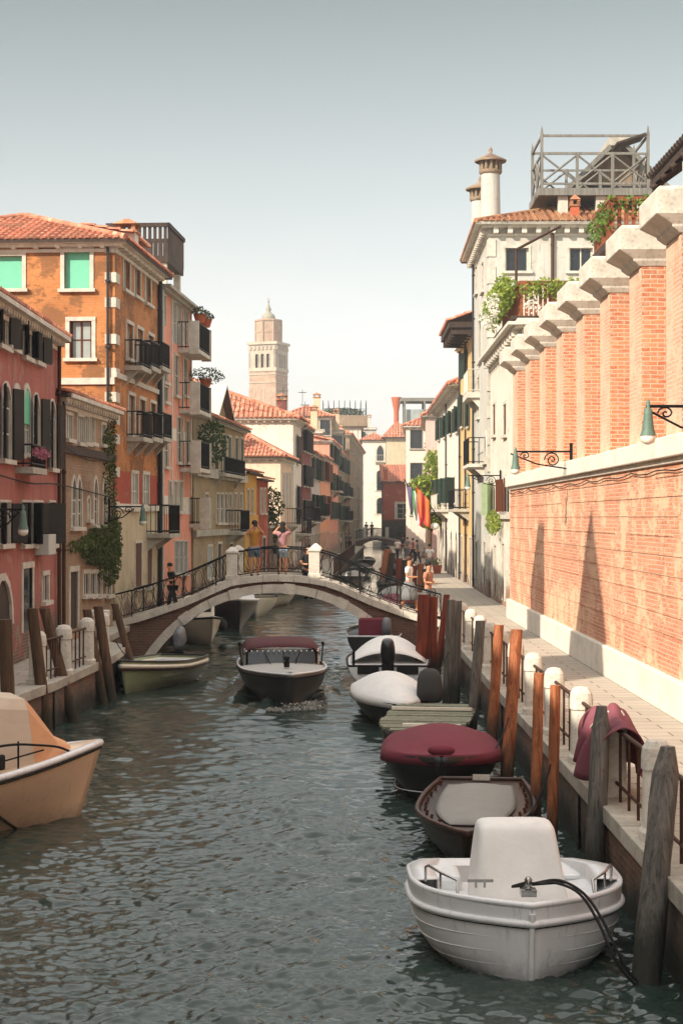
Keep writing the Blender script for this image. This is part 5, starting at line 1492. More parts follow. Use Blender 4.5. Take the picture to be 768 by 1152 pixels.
for y in (0, 3):
    mb.tube([(-3.6+7.2*i/N, y, tz2(-3.6+7.2*i/N)+.95) for i in range(N+1)], .04, 4)
    for i in range(N*2): x = -3.6+3.6*i/N; mb.tube([(x, y, tz2(x)), (x, y, tz2(x)+.95)], .025, 4, cap=False)
mb.build('railing', M['iron'], r)
for x in (-1.3, 1.3):
    mb = MB(); mb.box(x-.2, x+.2, -.2, .2, tz2(x), tz2(x)+1.2); mb.build('stone_post', M['stone'], r)

# burgundy tarpaulin on the railing
r = None
def sheet(pts_fn, nu, nv, mat, name, th=.012):
    rows = [[pts_fn(i/nu, j/nv) for i in range(nu+1)] for j in range(nv+1)]
    mb = MB(); mb.grid(rows); return mb.build(name, M[mat], None, solid=th)
M['burgundy'] = plain('burgundy_canvas', '#7a444c', .85, var=.2, scale=3, bump=.3)
M['burgundy_dark'] = plain('burgundy_boat_cover', '#6c303c', .8, var=.12, scale=3, bump=.2)
yA, yB = 11.0*K, 12.3*K
def tarp(u, v):
    y = yA + (yB-yA)*u
    a = v*2-1
    g = .85 + .25*math.sin(u*3.0)   # hang length
    top = WZ+.88 + .18*math.exp(-((u-.35)/.22)**2)
    x = 3.17 + a*.2*(1+1.2*(1-abs(a))) + .07*math.sin(u*24+a*3)*abs(a)+.03*math.sin(u*51+a*5)*abs(a) + (.16*a if abs(a) > .2 else 0)*math.exp(-((u-.35)/.3)**2)
    drop = abs(a)**1.6*(.5+.35*math.exp(-((u-.35)/.22)**2)+.25*math.exp(-((u-.95)/.1)**2))
    return (x, y + .05*math.sin(v*9+u*4), top - drop + .03*math.sin(u*23)+.03*math.sin(u*37+1)*abs(a))
o = sheet(tarp, 90, 30, 'burgundy', 'tarpaulin'); tag(o, 'burgundy tarpaulin bundled over the iron railing between the poles', 'tarpaulin')
mb = MB()
pts = [(2.95-.02*math.sin(i), 11.15*K+.1*i, 1.7+.05*math.cos(i*1.2)) for i in range(8)]; mb.tube(pts, .012, 5)
tag(mb.build('rope', M['stone_white']), 'pale rope tied round the burgundy tarpaulin', 'rope')
# ------------------------------------------------------------------ boats
def boatmat(name, col, rough=.35, var=.12, dirt='#4c4a44', coat=.3):
    t = NT(name); c = lin(col); ob = t.co('Object')
    n = t.noise(ob, 2.2, 6, .65)
    base = t.mix(n, sc(c, 1-var), sc(c, 1+var))
    # scuffs near the waterline (fixed to the hull)
    sp = t.n('ShaderNodeSeparateXYZ'); t.l(ob, sp.inputs[0])
    w = t.math('SUBTRACT', .22, sp.outputs['Z'])
    m = t.ramp(t.math('ADD', t.math('MULTIPLY', w, 3.2), t.math('MULTIPLY', t.math('SUBTRACT', t.noise(ob, 5, 6, .75), .5), 1.6)), .0, 1.0)
    base = t.mix(t.math('MULTIPLY', m, .6), base, lin(dirt))
    base = t.mix(t.math('MULTIPLY', t.ramp(t.noise(t.co('Object', (1, 1, .25)), 14, 4, .7), .56, .8), .45), base, lin(dirt))
    t.color(base); t.b.inputs['Roughness'].default_value = rough; t.b.inputs['Coat Weight'].default_value = coat; t.b.inputs['Coat Roughness'].default_value = .2
    t.bump(t.noise(ob, 9, 4), .06, .01)
    return t.m
def clothmat(name, col, var=.12):
    t = NT(name); c = lin(col); ob = t.co('Object'); n = t.noise(ob, 1.6, 5, .55, 1.5)
    f = t.noise(t.co('Object', (1, .3, 1)), 7, 4, .5, 1.2)
    b = t.mix(n, sc(c, 1-var), sc(c, 1+var)); t.color(t.mix(t.math('MULTIPLY', t.ramp(t.noise(ob, 4, 6, .7), .55, .8), .3), b, sc(c, .45)))
    t.b.inputs['Roughness'].default_value = .85
    t.bump(f, .3, .02); return t.m
M['gel_white'] = boatmat('white_gelcoat', '#dcdbda'); M['gel_peach'] = boatmat('peach_gelcoat', '#d0b292', .35, .06, coat=.5)
M['gel_green'] = boatmat('green_hull_paint', '#828a68'); M['gel_dark'] = boatmat('dark_hull_paint', '#2c2a2b', .4); M['gel_black'] = boatmat('black_hull_paint', '#0e0e10', .5, dirt='#2c2c28')
M['mahogany'] = wood('varnished_mahogany', '#5a2c20', '#2c1510', .35, (1.2, 6, 6)); M['gel_cream'] = boatmat('cream_gelcoat', '#e0d6c4')
M['grey_deck'] = plain('grey_deck', '#a29f99', .6, var=.1); M['canvas_white'] = clothmat('white_canvas', '#dad7d2'); M['canvas_grey'] = clothmat('grey_canvas', '#8a8882'); M['canvas_dark'] = clothmat('dark_tarp', '#3a3836')
M['canvas_peach'] = clothmat('peach_canvas', '#cf9a72', .08); M['canvas_wine'] = clothmat('wine_canvas', '#502a2c'); M['canvas_maroon'] = clothmat('maroon_canvas', '#6e2c38'); M['canvas_beige'] = clothmat('beige_canvas', '#c3b09c', .08)
M['chrome'] = plain('stainless_steel', '#a9a9a6', .25, 1, .1); M['motor_black'] = plain('black_cowling', '#1c1c1e', .35, var=.2, coat=.4); M['motor_grey'] = plain('grey_cowling', '#5c5f62', .35, var=.1, coat=.3)
M['rubber'] = plain('dark_rubber', '#201e1d', .8); M['planks'] = wood('pale_green_planks', '#a9aa92', '#74745f', .8, (1, 8, 8)); M['rope'] = plain('rope_fibre', '#2a2826', .9)
M['acrylic'] = glassmat('tinted_windscreen', '#262829', .15); M['red_glow'] = plain('red_plastic', '#7c2830', .5)

class Boat:
    def __init__(s, name, label, x, y, rz, L, B, zb, zm, zs, full=2.2, tr=.8, flare=.75, rake=.4, keel=-.3, group='boats moored in the canal', mid=.42, cat='boat'):
        s.root = empty(name, (x, y, 0), rz, label, cat, group)
        s.L, s.B, s.zb, s.zm, s.zs, s.full, s.tr, s.flare, s.rake, s.keel, s.mid = L, B, zb, zm, zs, full, tr, flare, rake, keel, mid
    def hb(s, t):
        if t < s.mid: return s.B/2*(s.tr+(1-s.tr)*math.sin(t/s.mid*math.pi/2))
        return s.B/2*max(0, 1-((t-s.mid)/(1-s.mid))**s.full)
    def zg(s, t):
        return s.zs + (s.zm-s.zs)*min(1, t/.4)**1 if t < .4 else s.zm+(s.zb-s.zm)*((t-.4)/.6)**1.6
    def gun(s, t, sd=1, a=1.0, dz=0): return (sd*s.hb(t)*a, s.L*t - s.L/2 + s.rake*max(0, t)**4, s.zg(t)+dz)
    def hull(s, mat, n=22, m=9, clinker=0, pw=2.4):
        mb = MB(); rows = []
        for i in range(n+1):
            t = i/n; t = 1-(1-t)**1.25
            t = min(t, .9995); row = []
            hb, zg = s.hb(t), s.zg(t); zk = s.keel*(1-t**5*.3)
            for k in range(-m, m+1):
                q = 1-abs(k)/m      # 0 at gunwale, 1 at keel
                x = hb*(1-q**pw)*(1-(1-s.flare)*min(1, q*1.6)*(.5+.5*t)) if q < 1 else 0
                if clinker:
                    fr = (q*clinker) % 1.0; x *= 1+.03*(1-fr) if q < .98 else 1
                row.append(((1 if k > 0 else -1)*x if k else 0.0, s.L*t-s.L/2+s.rake*(1-q)*t**4, zg-(zg-zk)*q))
            rows.append(row)
        mb.grid(rows); mb.poly([p for p in rows[0]])
        h = mb.build('hull', M[mat], s.root, solid=.03)
        return h
    def pt(s, t, q, sd=1, pw=2.0):
        hb, zg = s.hb(t), s.zg(t); zk = s.keel*(1-t**5*.3)
        x = hb*(1-q**pw)*(1-(1-s.flare)*min(1, q*1.6)*(.5+.5*t))
        return (sd*(x+.02), s.L*t-s.L/2+s.rake*(1-q)*t**4, zg-(zg-zk)*q)
    def rail(s, mat, r=.035, dz=0, name='rub_rail', n=24, off=1.01, t0=0, stern=True):
        mb = MB(); pts = [s.gun(t0+(.999-t0)*i/n, 1, off, dz) for i in range(n+1)] + [s.gun(t0+(.999-t0)*i/n, -1, off, dz) for i in range(n, -1, -1)]
        if stern: pts.append(pts[0])
        mb.tube(pts, r, 6); return mb.build(name, M[mat], s.root)
    def surf(s, name, mat, t0, t1, zf, n=16, m=8, a=1.0, skirt=0, th=0, dz=0, sub=0):
        """cover between the gunwales; zf(t,u) extra height"""
        rows = []
        for i in range(n+1):
            t = t0+(t1-t0)*i/n; row = []
            us = [-1+2*k/(2*m) for k in range(2*m+1)]
            if skirt: row.append((lambda g: (g[0]*1.02, g[1], g[2]-skirt))(s.gun(min(t, .999), -1, a)))
            for u in us:
                g = s.gun(min(t, .999), 1, a); row.append((g[0]*u, g[1], g[2]+zf(t, u)+dz))
            if skirt: row.append((lambda g: (g[0]*1.02, g[1], g[2]-skirt))(s.gun(min(t, .999), 1, a)))
            rows.append(row)
        mb = MB(); mb.grid(rows)
        return mb.build(name, M[mat], s.root, solid=th)
    def outboard(s, mat='motor_black', x=0, sc_=1.0, tilt=0, up=.1):
        y = -s.L/2
        e = MB(Matrix.Translation((x, y-.12, s.zs+up)) @ Matrix.Rotation(R(tilt), 4, 'X') @ Matrix.Scale(sc_, 4))
        rows = []
        for (z, a, b) in ((-.02, .1, .17), (.04, .14, .22), (.12, .15, .24), (.3, .14, .25), (.4, .12, .22), (.45, .09, .17), (.47, .04, .09)):
            rows.append([(a*math.copysign(abs(math.cos(q))**.42, math.cos(q)), -.1-z*.12+b*math.copysign(abs(math.sin(q))**.5, math.sin(q)), z) for q in [2*math.pi*k/14 for k in range(14)]])
        e.grid(rows, closed=True); e.poly(rows[-1]); e.poly(rows[0][::-1])
        o = e.build('outboard_motor', M[mat], s.root)
        f = MB(e.M); f.box(-.05, .05, -.2, -.02, -.85, 0); f.box(-.12, .12, -.02, .12, -.25, .06); f.frustum((0, -.12), .04, .2, -.9, .05, .1, -.7)
        f.build('leg', M['motor_black'], o)
        return o
    def floor(s, mat, z=.12, a=.86, t0=.02, t1=.9):
        return s.surf('floor', mat, t0, t1, lambda t, u: z - s.zg(t), a=a)
    def cleat(s, x, y, z, par=None):
        mb = MB(); mb.box(x-.12, x+.12, y-.015, y+.015, z+.05, z+.075); mb.box(x-.05, x-.03, y-.015, y+.015, z, z+.05); mb.box(x+.03, x+.05, y-.015, y+.015, z, z+.05)
        mb.build('cleat', M['chrome'], s.root)

PI = math.pi
# --- white boat in front
b = Boat('motor_boat', 'white fibreglass boat with its console under a white cover, nearest at the bottom right', (575-384)/F*16.6, 16.5, PI+R(1), 2.7, 2.02, .72, .7, .55, full=3.6, tr=.8, flare=.93, rake=.12, keel=-.3, mid=.45)
b.hull('gel_white', clinker=0, n=30, m=24, pw=4.2)
b.rail('gel_white', .035, -.19, off=1.005); b.rail('gel_white', .03, -.02, name='top_rail', off=.985); b.rail('rubber', .01, -.225, name='trim_strip', off=1.0)
b.surf('side_deck', 'gel_white', .35, .985, lambda t, u: -.17*(1-abs(u)**6)-.01, a=.985, th=.02, m=12)
mb = MB()
for q in (.36, .5, .63, .75, .86): mb.tube([b.pt(t, q, 1, 4.2) for t in [.2+.799*i/24 for i in range(25)]], .007, 5); mb.tube([b.pt(t, q, -1, 4.2) for t in [.2+.799*i/24 for i in range(25)]], .007, 5)
mb.build('strake', M['gel_white'], b.root)
mb = MB(); P = [b.pt(.9995, q, 1, 4.2) for q in (.1, .3, .5, .7, .9, .98)]; mb.tube([(0, y+.015, z) for x, y, z in P], .03, 6); mb.build('stem', M['gel_white'], b.root)
mb = MB()
for sd in (-1, 1):
    rows = []
    for i in range(15):
        t = .0+.64*i/14; g = b.gun(t, sd, .99); q = b.gun(t, sd, .76); rows.append([(g[0], g[1], g[2]), (q[0], q[1], q[2]+.01), (q[0], q[1], .2)])
    mb.grid(rows)
g0, g1 = b.gun(0, -1, .98), b.gun(0, 1, .98); mb.box(g0[0]*.97, g1[0]*.97, g0[1], g0[1]+.3, .3, .54)
mb.build('gunwale', M['gel_white'], b.root, solid=.012)
b.floor('grey_deck', .2, .8, .03, .72)
# covered console
mb = MB(); rows = []
prof = [(0.0, .46, .4, .32), (.12, .45, .39, .32), (.3, .43, .35, .3), (.5, .405, .31, .27), (.68, .38, .27, .24), (.74, .365, .24, .23), (.765, .3, .17, .22), (.775, .1, .05, .21)]
rng = random.Random(2)
for (z, a, c, yy) in prof:
    row = []
    for k in range(28):
        q = 2*math.pi*k/28; cx = math.copysign(abs(math.cos(q))**.28, math.cos(q)); sy = math.copysign(abs(math.sin(q))**.28, math.sin(q))
        wob = 1+rng.uniform(-.012, .012)+.02*math.sin(q*5+z*6)*(1-z/1.4)
        row.append((a*cx*wob+.02*(z if cx < 0 else 0), yy+c*sy*wob, .48+z))
    rows.append(row)
mb.grid(rows, closed=True); mb.poly(rows[-1]); cv = mb.build('console_cover', M['canvas_white'], b.root, sub=1)
mb = MB()
mb.box(-.33, .33, 0.05, .5, .2, .55); mb.build('console', M['gel_white'], b.root)
mb = MB(); mb.box(.5, .86, -.45, .1, .5, .68); mb.build('cushion', M['gel_white'], b.root, bevel=.05)
mb = MB(); mb.box(-.85, -.5, -1.3, -.5, .42, .56); mb.build('seat', M['gel_white'], b.root, bevel=.04)
for sd in (-1, 1):
    mb = MB(); g = [b.gun(t, sd, .9) for t in (.66, .7, .78, .84)]
    mb.tube([(g[0][0], g[0][1], g[0][2]), (g[0][0], g[0][1]+.02, g[0][2]+.14), (g[1][0], g[1][1], g[1][2]+.17), (g[2][0], g[2][1], g[2][2]+.15), (g[3][0]*.96, g[3][1], g[3][2]+.11), (g[3][0]*.97, g[3][1]+.05, g[3][2])], .014, 6)
    mb.tube([(g[2][0], g[2][1], g[2][2]+.15), (g[2][0], g[2][1], g[2][2])], .012, 5)
    mb.build('grab_rail', M['chrome'], b.root)
mb = MB(); mb.tube([(-.55, -1.35, .6), (-.55, -1.35, .8), (-.5, -1.4, .83), (-.48, -1.45, .6)], .018, 6); mb.build('grab_rail', M['chrome'], b.root)
b.cleat(.4, .85, .73)
mb = MB(); mb.box(-.07, .07, 1.12, 1.26, .73, .79); mb.lathe([(.02, 0), (.035, .02), (.035, .09), (.02, .11)], (0, 1.2, .79), 8); mb.build('bow_fitting', M['chrome'], b.root)
mb = MB(); mb.box(-.015, .015, 1.3, 1.42, .28, .36); mb.build('bow_eye', M['iron'], b.root)
# mooring rope of the white boat
bx, by = b.root.location.x, b.root.location.y
mb = MB()
P = [(bx+.05, by-1.2, .84), (bx+.25, by-1.3, .87), (bx+.45, by-1.42, .8), (bx+.6, by-1.52, .58), (bx+.72, by-1.6, .3), (bx+.85, by-1.55, .1), (bx+1.05, by-1.4, -.1)]
def smooth_path(P, n=6):
    P = [Vector(p) for p in P]; out = []
    for i in range(len(P)-1):
        p0, p1, p2, p3 = P[max(0, i-1)], P[i], P[i+1], P[min(len(P)-1, i+2)]
        for j in range(n):
            t = j/n; out.append(.5*((2*p1)+(-p0+p2)*t+(2*p0-5*p1+4*p2-p3)*t*t+(-p0+3*p1-3*p2+p3)*t**3))
    return out+[P[-1]]
mb.tube(smooth_path(P), .014, 5); mb.tube(smooth_path([(x+.05, y+.03, z+.015*math.sin(i*2)) for i, (x, y, z) in enumerate(P)]), .014, 5)
mb.tube(smooth_path([(bx+.0, by-1.2, .85), (bx-.12, by-1.15, .8), (bx+.1, by-1.1, .81), (bx+.35, by-1.2, .85), (bx+.1, by-1.3, .86)]), .012, 5)
tag(mb.build('mooring_rope', M['rope']), 'dark doubled mooring rope hanging from the bow of the white boat into the water', 'rope')

# --- brown open boat with grey cover
b = Boat('rowing_boat', 'varnished brown wooden boat with a grey cover over its well, behind the white boat', 1.72, 21.7, PI+R(-7), 3.9, 1.5, .52, .42, .5, full=2.3, tr=.75, flare=.8, rake=.35)
b.hull('mahogany'); b.rail('mahogany', .035); 
b.surf('deck', 'mahogany', .0, .985, lambda t, u: -.02, a=.97, th=.02)
b.surf('canvas_cover', 'canvas_grey', .12, .86, lambda t, u: .12*(1-u*u)*math.sin((t-.12)/.74*PI)**.4+.01, a=.68, th=.015)
mb = MB()
for i in range(9): 
    t = .1+.09*i
    for sd in (-1, 1): g = b.gun(t, sd, .88); mb.tube([(g[0], g[1], g[2]-.02), (g[0]*.97, g[1], g[2]+.05)], .02, 5)
mb.build('toe_peg', M['wood_red'], b.root)
mb = MB(); mb.box(-.08, .08, 0, .2, 0, .02); g = b.gun(.97); mb.M = Matrix.Identity(4)
mb = MB(); mb.box(-.12, .12, -b.L/2+.1, -b.L/2+.12, .5, .58)
pl = mb.build('number_plate', M['stone_white'], b.root)
mb = MB(); 
for i, x in enumerate((-.08, -.03, .05)): mb.box(x-.015, x+.02, -b.L/2+.085, -b.L/2+.098, .515, .565)
mb.build('plate_marking', M['rubber'], pl)
# --- black boat with burgundy cover
b = Boat('motor_boat', 'black boat under a domed burgundy cover, beside the thick orange poles', (498-384)/F*25.4, 26.0, PI+R(-3), 3.6, 1.76, .74, .6, .6, full=4.0, tr=.85, flare=.84, rake=.1)
b.hull('gel_black'); b.surf('canvas_cover', 'canvas_maroon', 0, .995, lambda t, u: (.29*math.sin(min(1, t*1.1+.05)*PI)**.6)*(1-abs(u)**1.9)+.02, a=1.03, skirt=.13, th=.01)
mb = MB(); g = b.gun(.99); mb.ball((0, g[1]-.12, g[2]+.08), (.2, .12, .09), 12, 6); mb.build('cover_knob', M['canvas_maroon'], b.root)
b.rail('gel_white', .008, -.52, name='waterline_stripe', off=.8, stern=False)
# --- plank boat
b = Boat('flat_boat', 'flat work boat covered with pale greenish planks, behind the burgundy covered boat', (481-384)/F*30.4, 30.6, PI+R(-8), 4.6, 1.5, .5, .45, .45, full=4.5, tr=.95, flare=.9, rake=.1)
b.hull('gel_black')
mb = MB(); rng = random.Random(4)
for i in range(15):
    y = -2.25+i*.3; hb = b.hb(min(.97, (y+.15+b.L/2)/b.L))*1.02; mb.box(-hb-rng.uniform(0, .05), hb+rng.uniform(0, .05), y+.01, y+.28, .5+rng.uniform(0, .02), .545+rng.uniform(0, .02))
mb.build('plank', M['planks'], b.root)
mb = MB(); mb.box(-.7, .3, 1.4, 1.5, .55, .6); mb.box(-.75, .75, -1, -.9, .57, .62); mb.build('batten', M['gel_cream'], b.root)
b.surf('torn_sheet', 'canvas_dark', .85, .99, lambda t, u: .04-.3*((t-.85)/.14)**2, a=1.04, skirt=.12, th=.01)
# --- white covered boat
b = Boat('motor_boat', 'dark hulled boat under a domed white cover, in the middle of the right hand row', (442-384)/F*34, 34.9, PI+R(4), 4.2, 1.54, .55, .52, .5, full=2.4, tr=.85, flare=.75, rake=.25)
b.hull('gel_black'); b.surf('canvas_cover', 'canvas_white', 0, .99, lambda t, u: (.4*math.sin(min(1, t*.95+.1)*PI)**.6)*(1-abs(u)**2)+.02, a=1.03, skirt=.1, th=.01)
r = b.root
mb = MB(); rows = []
for (z, a) in ((-.34, .2), (-.3, .26), (-.1, .26), (.12, .24), (.24, .19), (.3, .1), (.31, .03)): rows.append([(a*math.copysign(abs(math.cos(q))**.55, math.cos(q))*(1+.05*math.sin(q*4)), a*1.1*math.copysign(abs(math.sin(q))**.55, math.sin(q))+z*.15, z) for q in [2*PI*k/20 for k in range(20)]])
mb.grid(rows, closed=True); mb.poly(rows[-1]); mb.poly(rows[0][::-1])

o = mb.build('outboard_motor', M['canvas_dark']); tag(o, 'dark hooded outboard motor standing at the end of the plank covered boat', 'motor'); o.location = ((483-384)/F*33.6, 33.6, .85)
# --- white outboard boat
b = Boat('motor_boat', 'small white boat with a pale cover and a black outboard motor by the bridge', (440-384)/F*41.5, 44.0, R(-2), 4.6, 2.1, .6, .55, .5, full=2.2, tr=.92, flare=.8, rake=.3)
b.hull('gel_white'); b.rail('rubber', .03); b.surf('deck', 'gel_white', 0, .98, lambda t, u: -.03, a=.98)
b.surf('canvas_cover', 'canvas_white', .16, .9, lambda t, u: (.5*math.sin(min(1, (t-.1)/.85)*PI)**.5)*(1-abs(u)**2.2)+.01, a=.92, th=.01)
b.outboard('motor_black', 0, 1.25, 0, .12)
for q in (-.75, .22): mb = MB(); mb.box(q, q+.53, -2.34, -2.31, .3, .48); mb.build('transom_box', M['rubber'], b.root)
mb = MB(); mb.tube([(-.85, -2.1, .5), (-.85, -2.1, .85)], .04, 6); mb.build('bollard', M['iron'], b.root)
mb = MB()
for i, (x, w) in enumerate(((-.62, .04), (-.55, .03), (-.48, .05), (-.4, .03))): pass
# --- black small boat beyond
b = Boat('motor_boat', 'small black boat with a red seat, beyond the white outboard boat under the bridge', (418-384)/F*51+.15, 52.6, R(-3), 4.4, 1.7, .75, .7, .62, full=2.2, tr=.9, flare=.8)
b.hull('gel_black'); b.rail('gel_white', .03); b.surf('deck', 'gel_dark', 0, .98, lambda t, u: -.05, a=.98)
mb = MB(); mb.box(-.45, .45, -2.0, -1.6, .6, 1.15); mb.box(-.45, .45, -1.9, -.9, .6, .8); mb.build('seat', M['canvas_maroon'], b.root, bevel=.05)
b.outboard('motor_grey', .4, 1.0, -20, .05)
# --- central motorboat
b = Boat('water_taxi', 'dark motorboat with a burgundy canopy coming towards the viewer in mid canal', (314-384)/F*38.5, 40.3, PI+R(5), 6.6, 2.05, .72, .62, .55, full=3.2, tr=.85, flare=.86, rake=.2, group='boats under way', mid=.4)
b.hull('gel_dark', pw=3.2); b.rail('gel_white', .028, .02); b.rail('rubber', .02, -.06, name='trim_strip')
b.surf('foredeck', 'grey_deck', .5, .985, lambda t, u: .07*(1-u*u)+.0, a=.98, th=.02)
b.surf('floor', 'grey_deck', .02, .52, lambda t, u: -.3, a=.9)
mb = MB(); y0 = .0
rows = []
for (z, e) in ((.66, 0), (1.0, .12)):
    rows.append([(-.86, y0-.35-e, z), (-.8, y0-.05-e, z), (-.4, y0-e, z), (0, y0+.03-e, z), (.4, y0-e, z), (.8, y0-.05-e, z), (.86, y0-.35-e, z)])
mb.grid(rows, smooth=False); mb.build('windscreen', M['acrylic'], b.root, solid=.01)
mb = MB(); mb.tube([(x, y, z-.0) for x, y, z in rows[0]], .02, 5); mb.tube([(x, y, z) for x, y, z in rows[1]], .018, 5); mb.build('windscreen_frame', M['chrome'], b.root)
rows = []
for i in range(11):
    t = i/10; y = y0-.0-2.2*t; z = 1.02+.16*math.sin(t*PI)**.6
    rows.append([((-.92+1.84*k/12)*(1 if 0 < k < 12 else 1.0), y-.08*(abs(k-6)/6)**2, z+.06*(1-((k-6)/6)**2)-(0.14 if k in (0, 12) else 0)) for k in range(13)])
mb = MB(); mb.grid(rows); cn = mb.build('canopy', M['canvas_wine'], b.root, solid=.015)
mb = MB(); 
for i in range(14): x = -.85+1.7*i/13; mb.ball((x, y0+.03, .985), .022, 6, 4)
mb.build('scallop_trim', M['gel_white'], cn)
for sd in (-1, 1):
    mb = MB(); mb.tube([(sd*.95, -.2, .6), (sd*1.0, -.3, 1.1)], .02, 5); mb.ball((sd*1.0, -.3, 1.14), .045, 8, 5); mb.build('side_lamp', M['iron'], b.root)
    mb = MB(); mb.box(sd*.88-.02, sd*.88+.02, -2.2, -.1, .6, 1.02); mb.build('side_curtain', M['canvas_grey' if sd > 0 else 'canvas_beige'], b.root)
for sd in (-1, 1): mb = MB(); mb.tube([(sd*.3, .5, .72), (sd*.42, .12, .98)], .015, 4); mb.build('wiper', M['iron'], b.root)
mb = MB(); mb.tube([(0, .7, .74), (0, .7, 1.05)], .012, 5); mb.box(-.06, .06, 1.9, 2.15, .78, .92); mb.ball((0, 2.15, .98), .07, 8, 6); mb.build('bow_lamp', M['iron'], b.root)
mb = MB(); mb.box(-.6, .6, -2.9, -2.4, .3, .7); mb.build('seat', M['canvas_maroon'], b.root, bevel=.05)
# --- peach cruiser
b = Boat('cabin_cruiser', 'peach coloured cabin cruiser with a pale canvas top, cut by the left edge', -5.75, 21.75, R(-46), 5.6, 2.3, .95, .74, .75, full=1.9, tr=.85, flare=.75, rake=.45, keel=-.35, mid=.45)
b.hull('gel_peach', m=14, pw=2.0); b.rail('gel_white', .05, .02); b.rail('rubber', .022, -.05, name='trim_strip', off=1.02)
b.surf('foredeck', 'gel_peach', .1, .985, lambda t, u: .06*(1-u*u)+.01, a=.97, th=.02)
for sp_ in ([(.55, .1), (.66, .38), (.78, .72), (.86, .9)], [(.3, .45), (.45, .5), (.6, .66), (.72, .9)]):
    mb = MB(); mb.tube(smooth_path([b.pt(t, q, 1) for t, q in sp_], 5), .02, 5); mb.build('spray_rail', M['rubber'], b.root)
rows = []
for (y, z, w) in ((2.6, .98, .2), (2.3, 1.12, .3), (1.85, 1.58, .44), (1.7, 1.72, .48), (1.2, 1.78, .56), (.2, 1.8, .66), (-1.2, 1.78, .7), (-2.2, 1.72, .7)):
    rows.append([(-w-.1, y+.05, .86), (-w, y, z-.14 if z > 1.3 else z-.05), (-w*.85, y, z), (0, y+.04, z+.05), (w*.85, y, z), (w, y, z-.14 if z > 1.3 else z-.05), (w+.1, y+.05, .86)])
mb = MB(); mb.grid(rows[:4], smooth=False); mb.build('front_canvas', M['canvas_peach'], b.root, solid=.015)
mb = MB(); mb.grid(rows[3:], smooth=False); mb.build('canopy', M['canvas_beige'], b.root, solid=.015)
mb = MB()
for sd in (-1, 1):
    P = []
    for t in (.3, .45, .6, .7, .78, .85): g = b.gun(t, sd, .93); P.append((g[0], g[1], g[2]+.42-.25*max(0, (t-.65)/.2)**1.5))
    g = b.gun(.9, sd, .85); P.append((g[0], g[1], g[2]+.02)); mb.tube(smooth_path(P, 4), .018, 6)
    for t in (.35, .48, .6, .72): g = b.gun(t, sd, .93); mb.tube([(g[0], g[1], g[2]), (g[0], g[1], g[2]+.41)], .014, 5)
    P2 = [b.gun(t, sd, .93, .2) for t in (.35, .5, .65, .8)]; mb.tube(P2, .012, 5)
mb.build('bow_rail', M['iron'], b.root)
mb = MB(); g = b.gun(.66, 1, .92); mb.box(g[0]-.04, g[0]+.04, g[1]-.1, g[1]+.1, g[2]+.1, g[2]+.3); mb.build('fender', M['rubber'], b.root, bevel=.03)
mb = MB(); g = b.gun(.58, 1, .92); mb.box(g[0]-.04, g[0]+.04, g[1]-.1, g[1]+.1, g[2]+.06, g[2]+.24); mb.build('red_strap', M['red_glow'], b.root, bevel=.03)
# --- green boat
b = Boat('rowing_boat', 'small green and white boat with a grey outboard at the bridge foot', -4.6, 42.2, PI-R(14), 4.2, 1.6, .78, .6, .58, full=2.0, tr=.8, flare=.72, rake=.35)
b.hull('gel_green'); b.rail('gel_dark', .03, .0); b.rail('gel_cream', .055, -.12, name='white_band', off=.99); b.rail('mahogany', .03, -.2, name='brown_band', off=.97)
b.surf('deck', 'gel_white', .68, .985, lambda t, u: -.02, a=.95); b.floor('gel_white', .3, .9, .02, .7)
for q in (-.6, -1.9): mb = MB(); mb.box(-.72, .72, q, q+.3, .42, .5); mb.build('bench', M['gel_white'], b.root, bevel=.01)
b.outboard('motor_grey', .2, .95, -25, .2)
# --- boats under the bridge on the left
b = Boat('cabin_cruiser', 'cream cabin boat with a small window, moored behind the left side of the bridge', -4.95, 57.5, PI+R(16), 5.0, 1.75, .95, .75, .7, full=2.0, tr=.85, flare=.75, rake=.3)
b.hull('gel_cream'); b.rail('rubber', .04, -.03); b.surf('deck', 'gel_white', 0, .985, lambda t, u: 0.03*(1-u*u), a=.97)
mb = MB(); mb.box(-.55, .55, -1.8, .5, .8, 1.3); mb.frustum((0, -.65), .55, 1.15, 1.3, .42, .95, 1.45); mb.build('cabin', M['gel_cream'], b.root, bevel=.05)
for q in ((-.42, .42, .5, .53), (.55, .58, -1.4, .2), (-.58, -.55, -1.4, .2)): mb = MB(); mb.box(*q, .98, 1.22); mb.build('window', M['acrylic'], b.root)
for i in range(3):
    mb = MB(); g = b.gun(.75-.12*i, -1, 1.05); mb.ball((g[0], g[1], g[2]-.25), (.14, .14, .2), 10, 6); mb.build('fender', M['rubber'], b.root)
b = Boat('motor_boat', 'dark grey boat with white foredeck and small windows, seen under the bridge', -4.25, 66.0, PI+R(8), 6.4, 2.0, 1.15, .95, .85, full=2.2, tr=.85, flare=.75, rake=.3)
b.hull('gel_dark'); b.rail('gel_white', .05); b.surf('deck', 'gel_white', 0, .985, lambda t, u: .05*(1-u*u), a=.97)
mb = MB(); mb.frustum((0, -.5), .8, 2.0, .95, .6, 1.5, 1.6); mb.build('cabin', M['gel_white'], b.root, bevel=.05)
for i in range(4):
    for sd in (-1, 1): mb = MB(); mb.box(sd*.7-.03, sd*.7+.03, -2+i*.8, -1.5+i*.8, 1.15, 1.42); mb.build('window', M['acrylic'], b.root)
mb = MB(); mb.box(-.5, .5, 1.26, 1.3, 1.12, 1.42); mb.build('window', M['acrylic'], b.root)
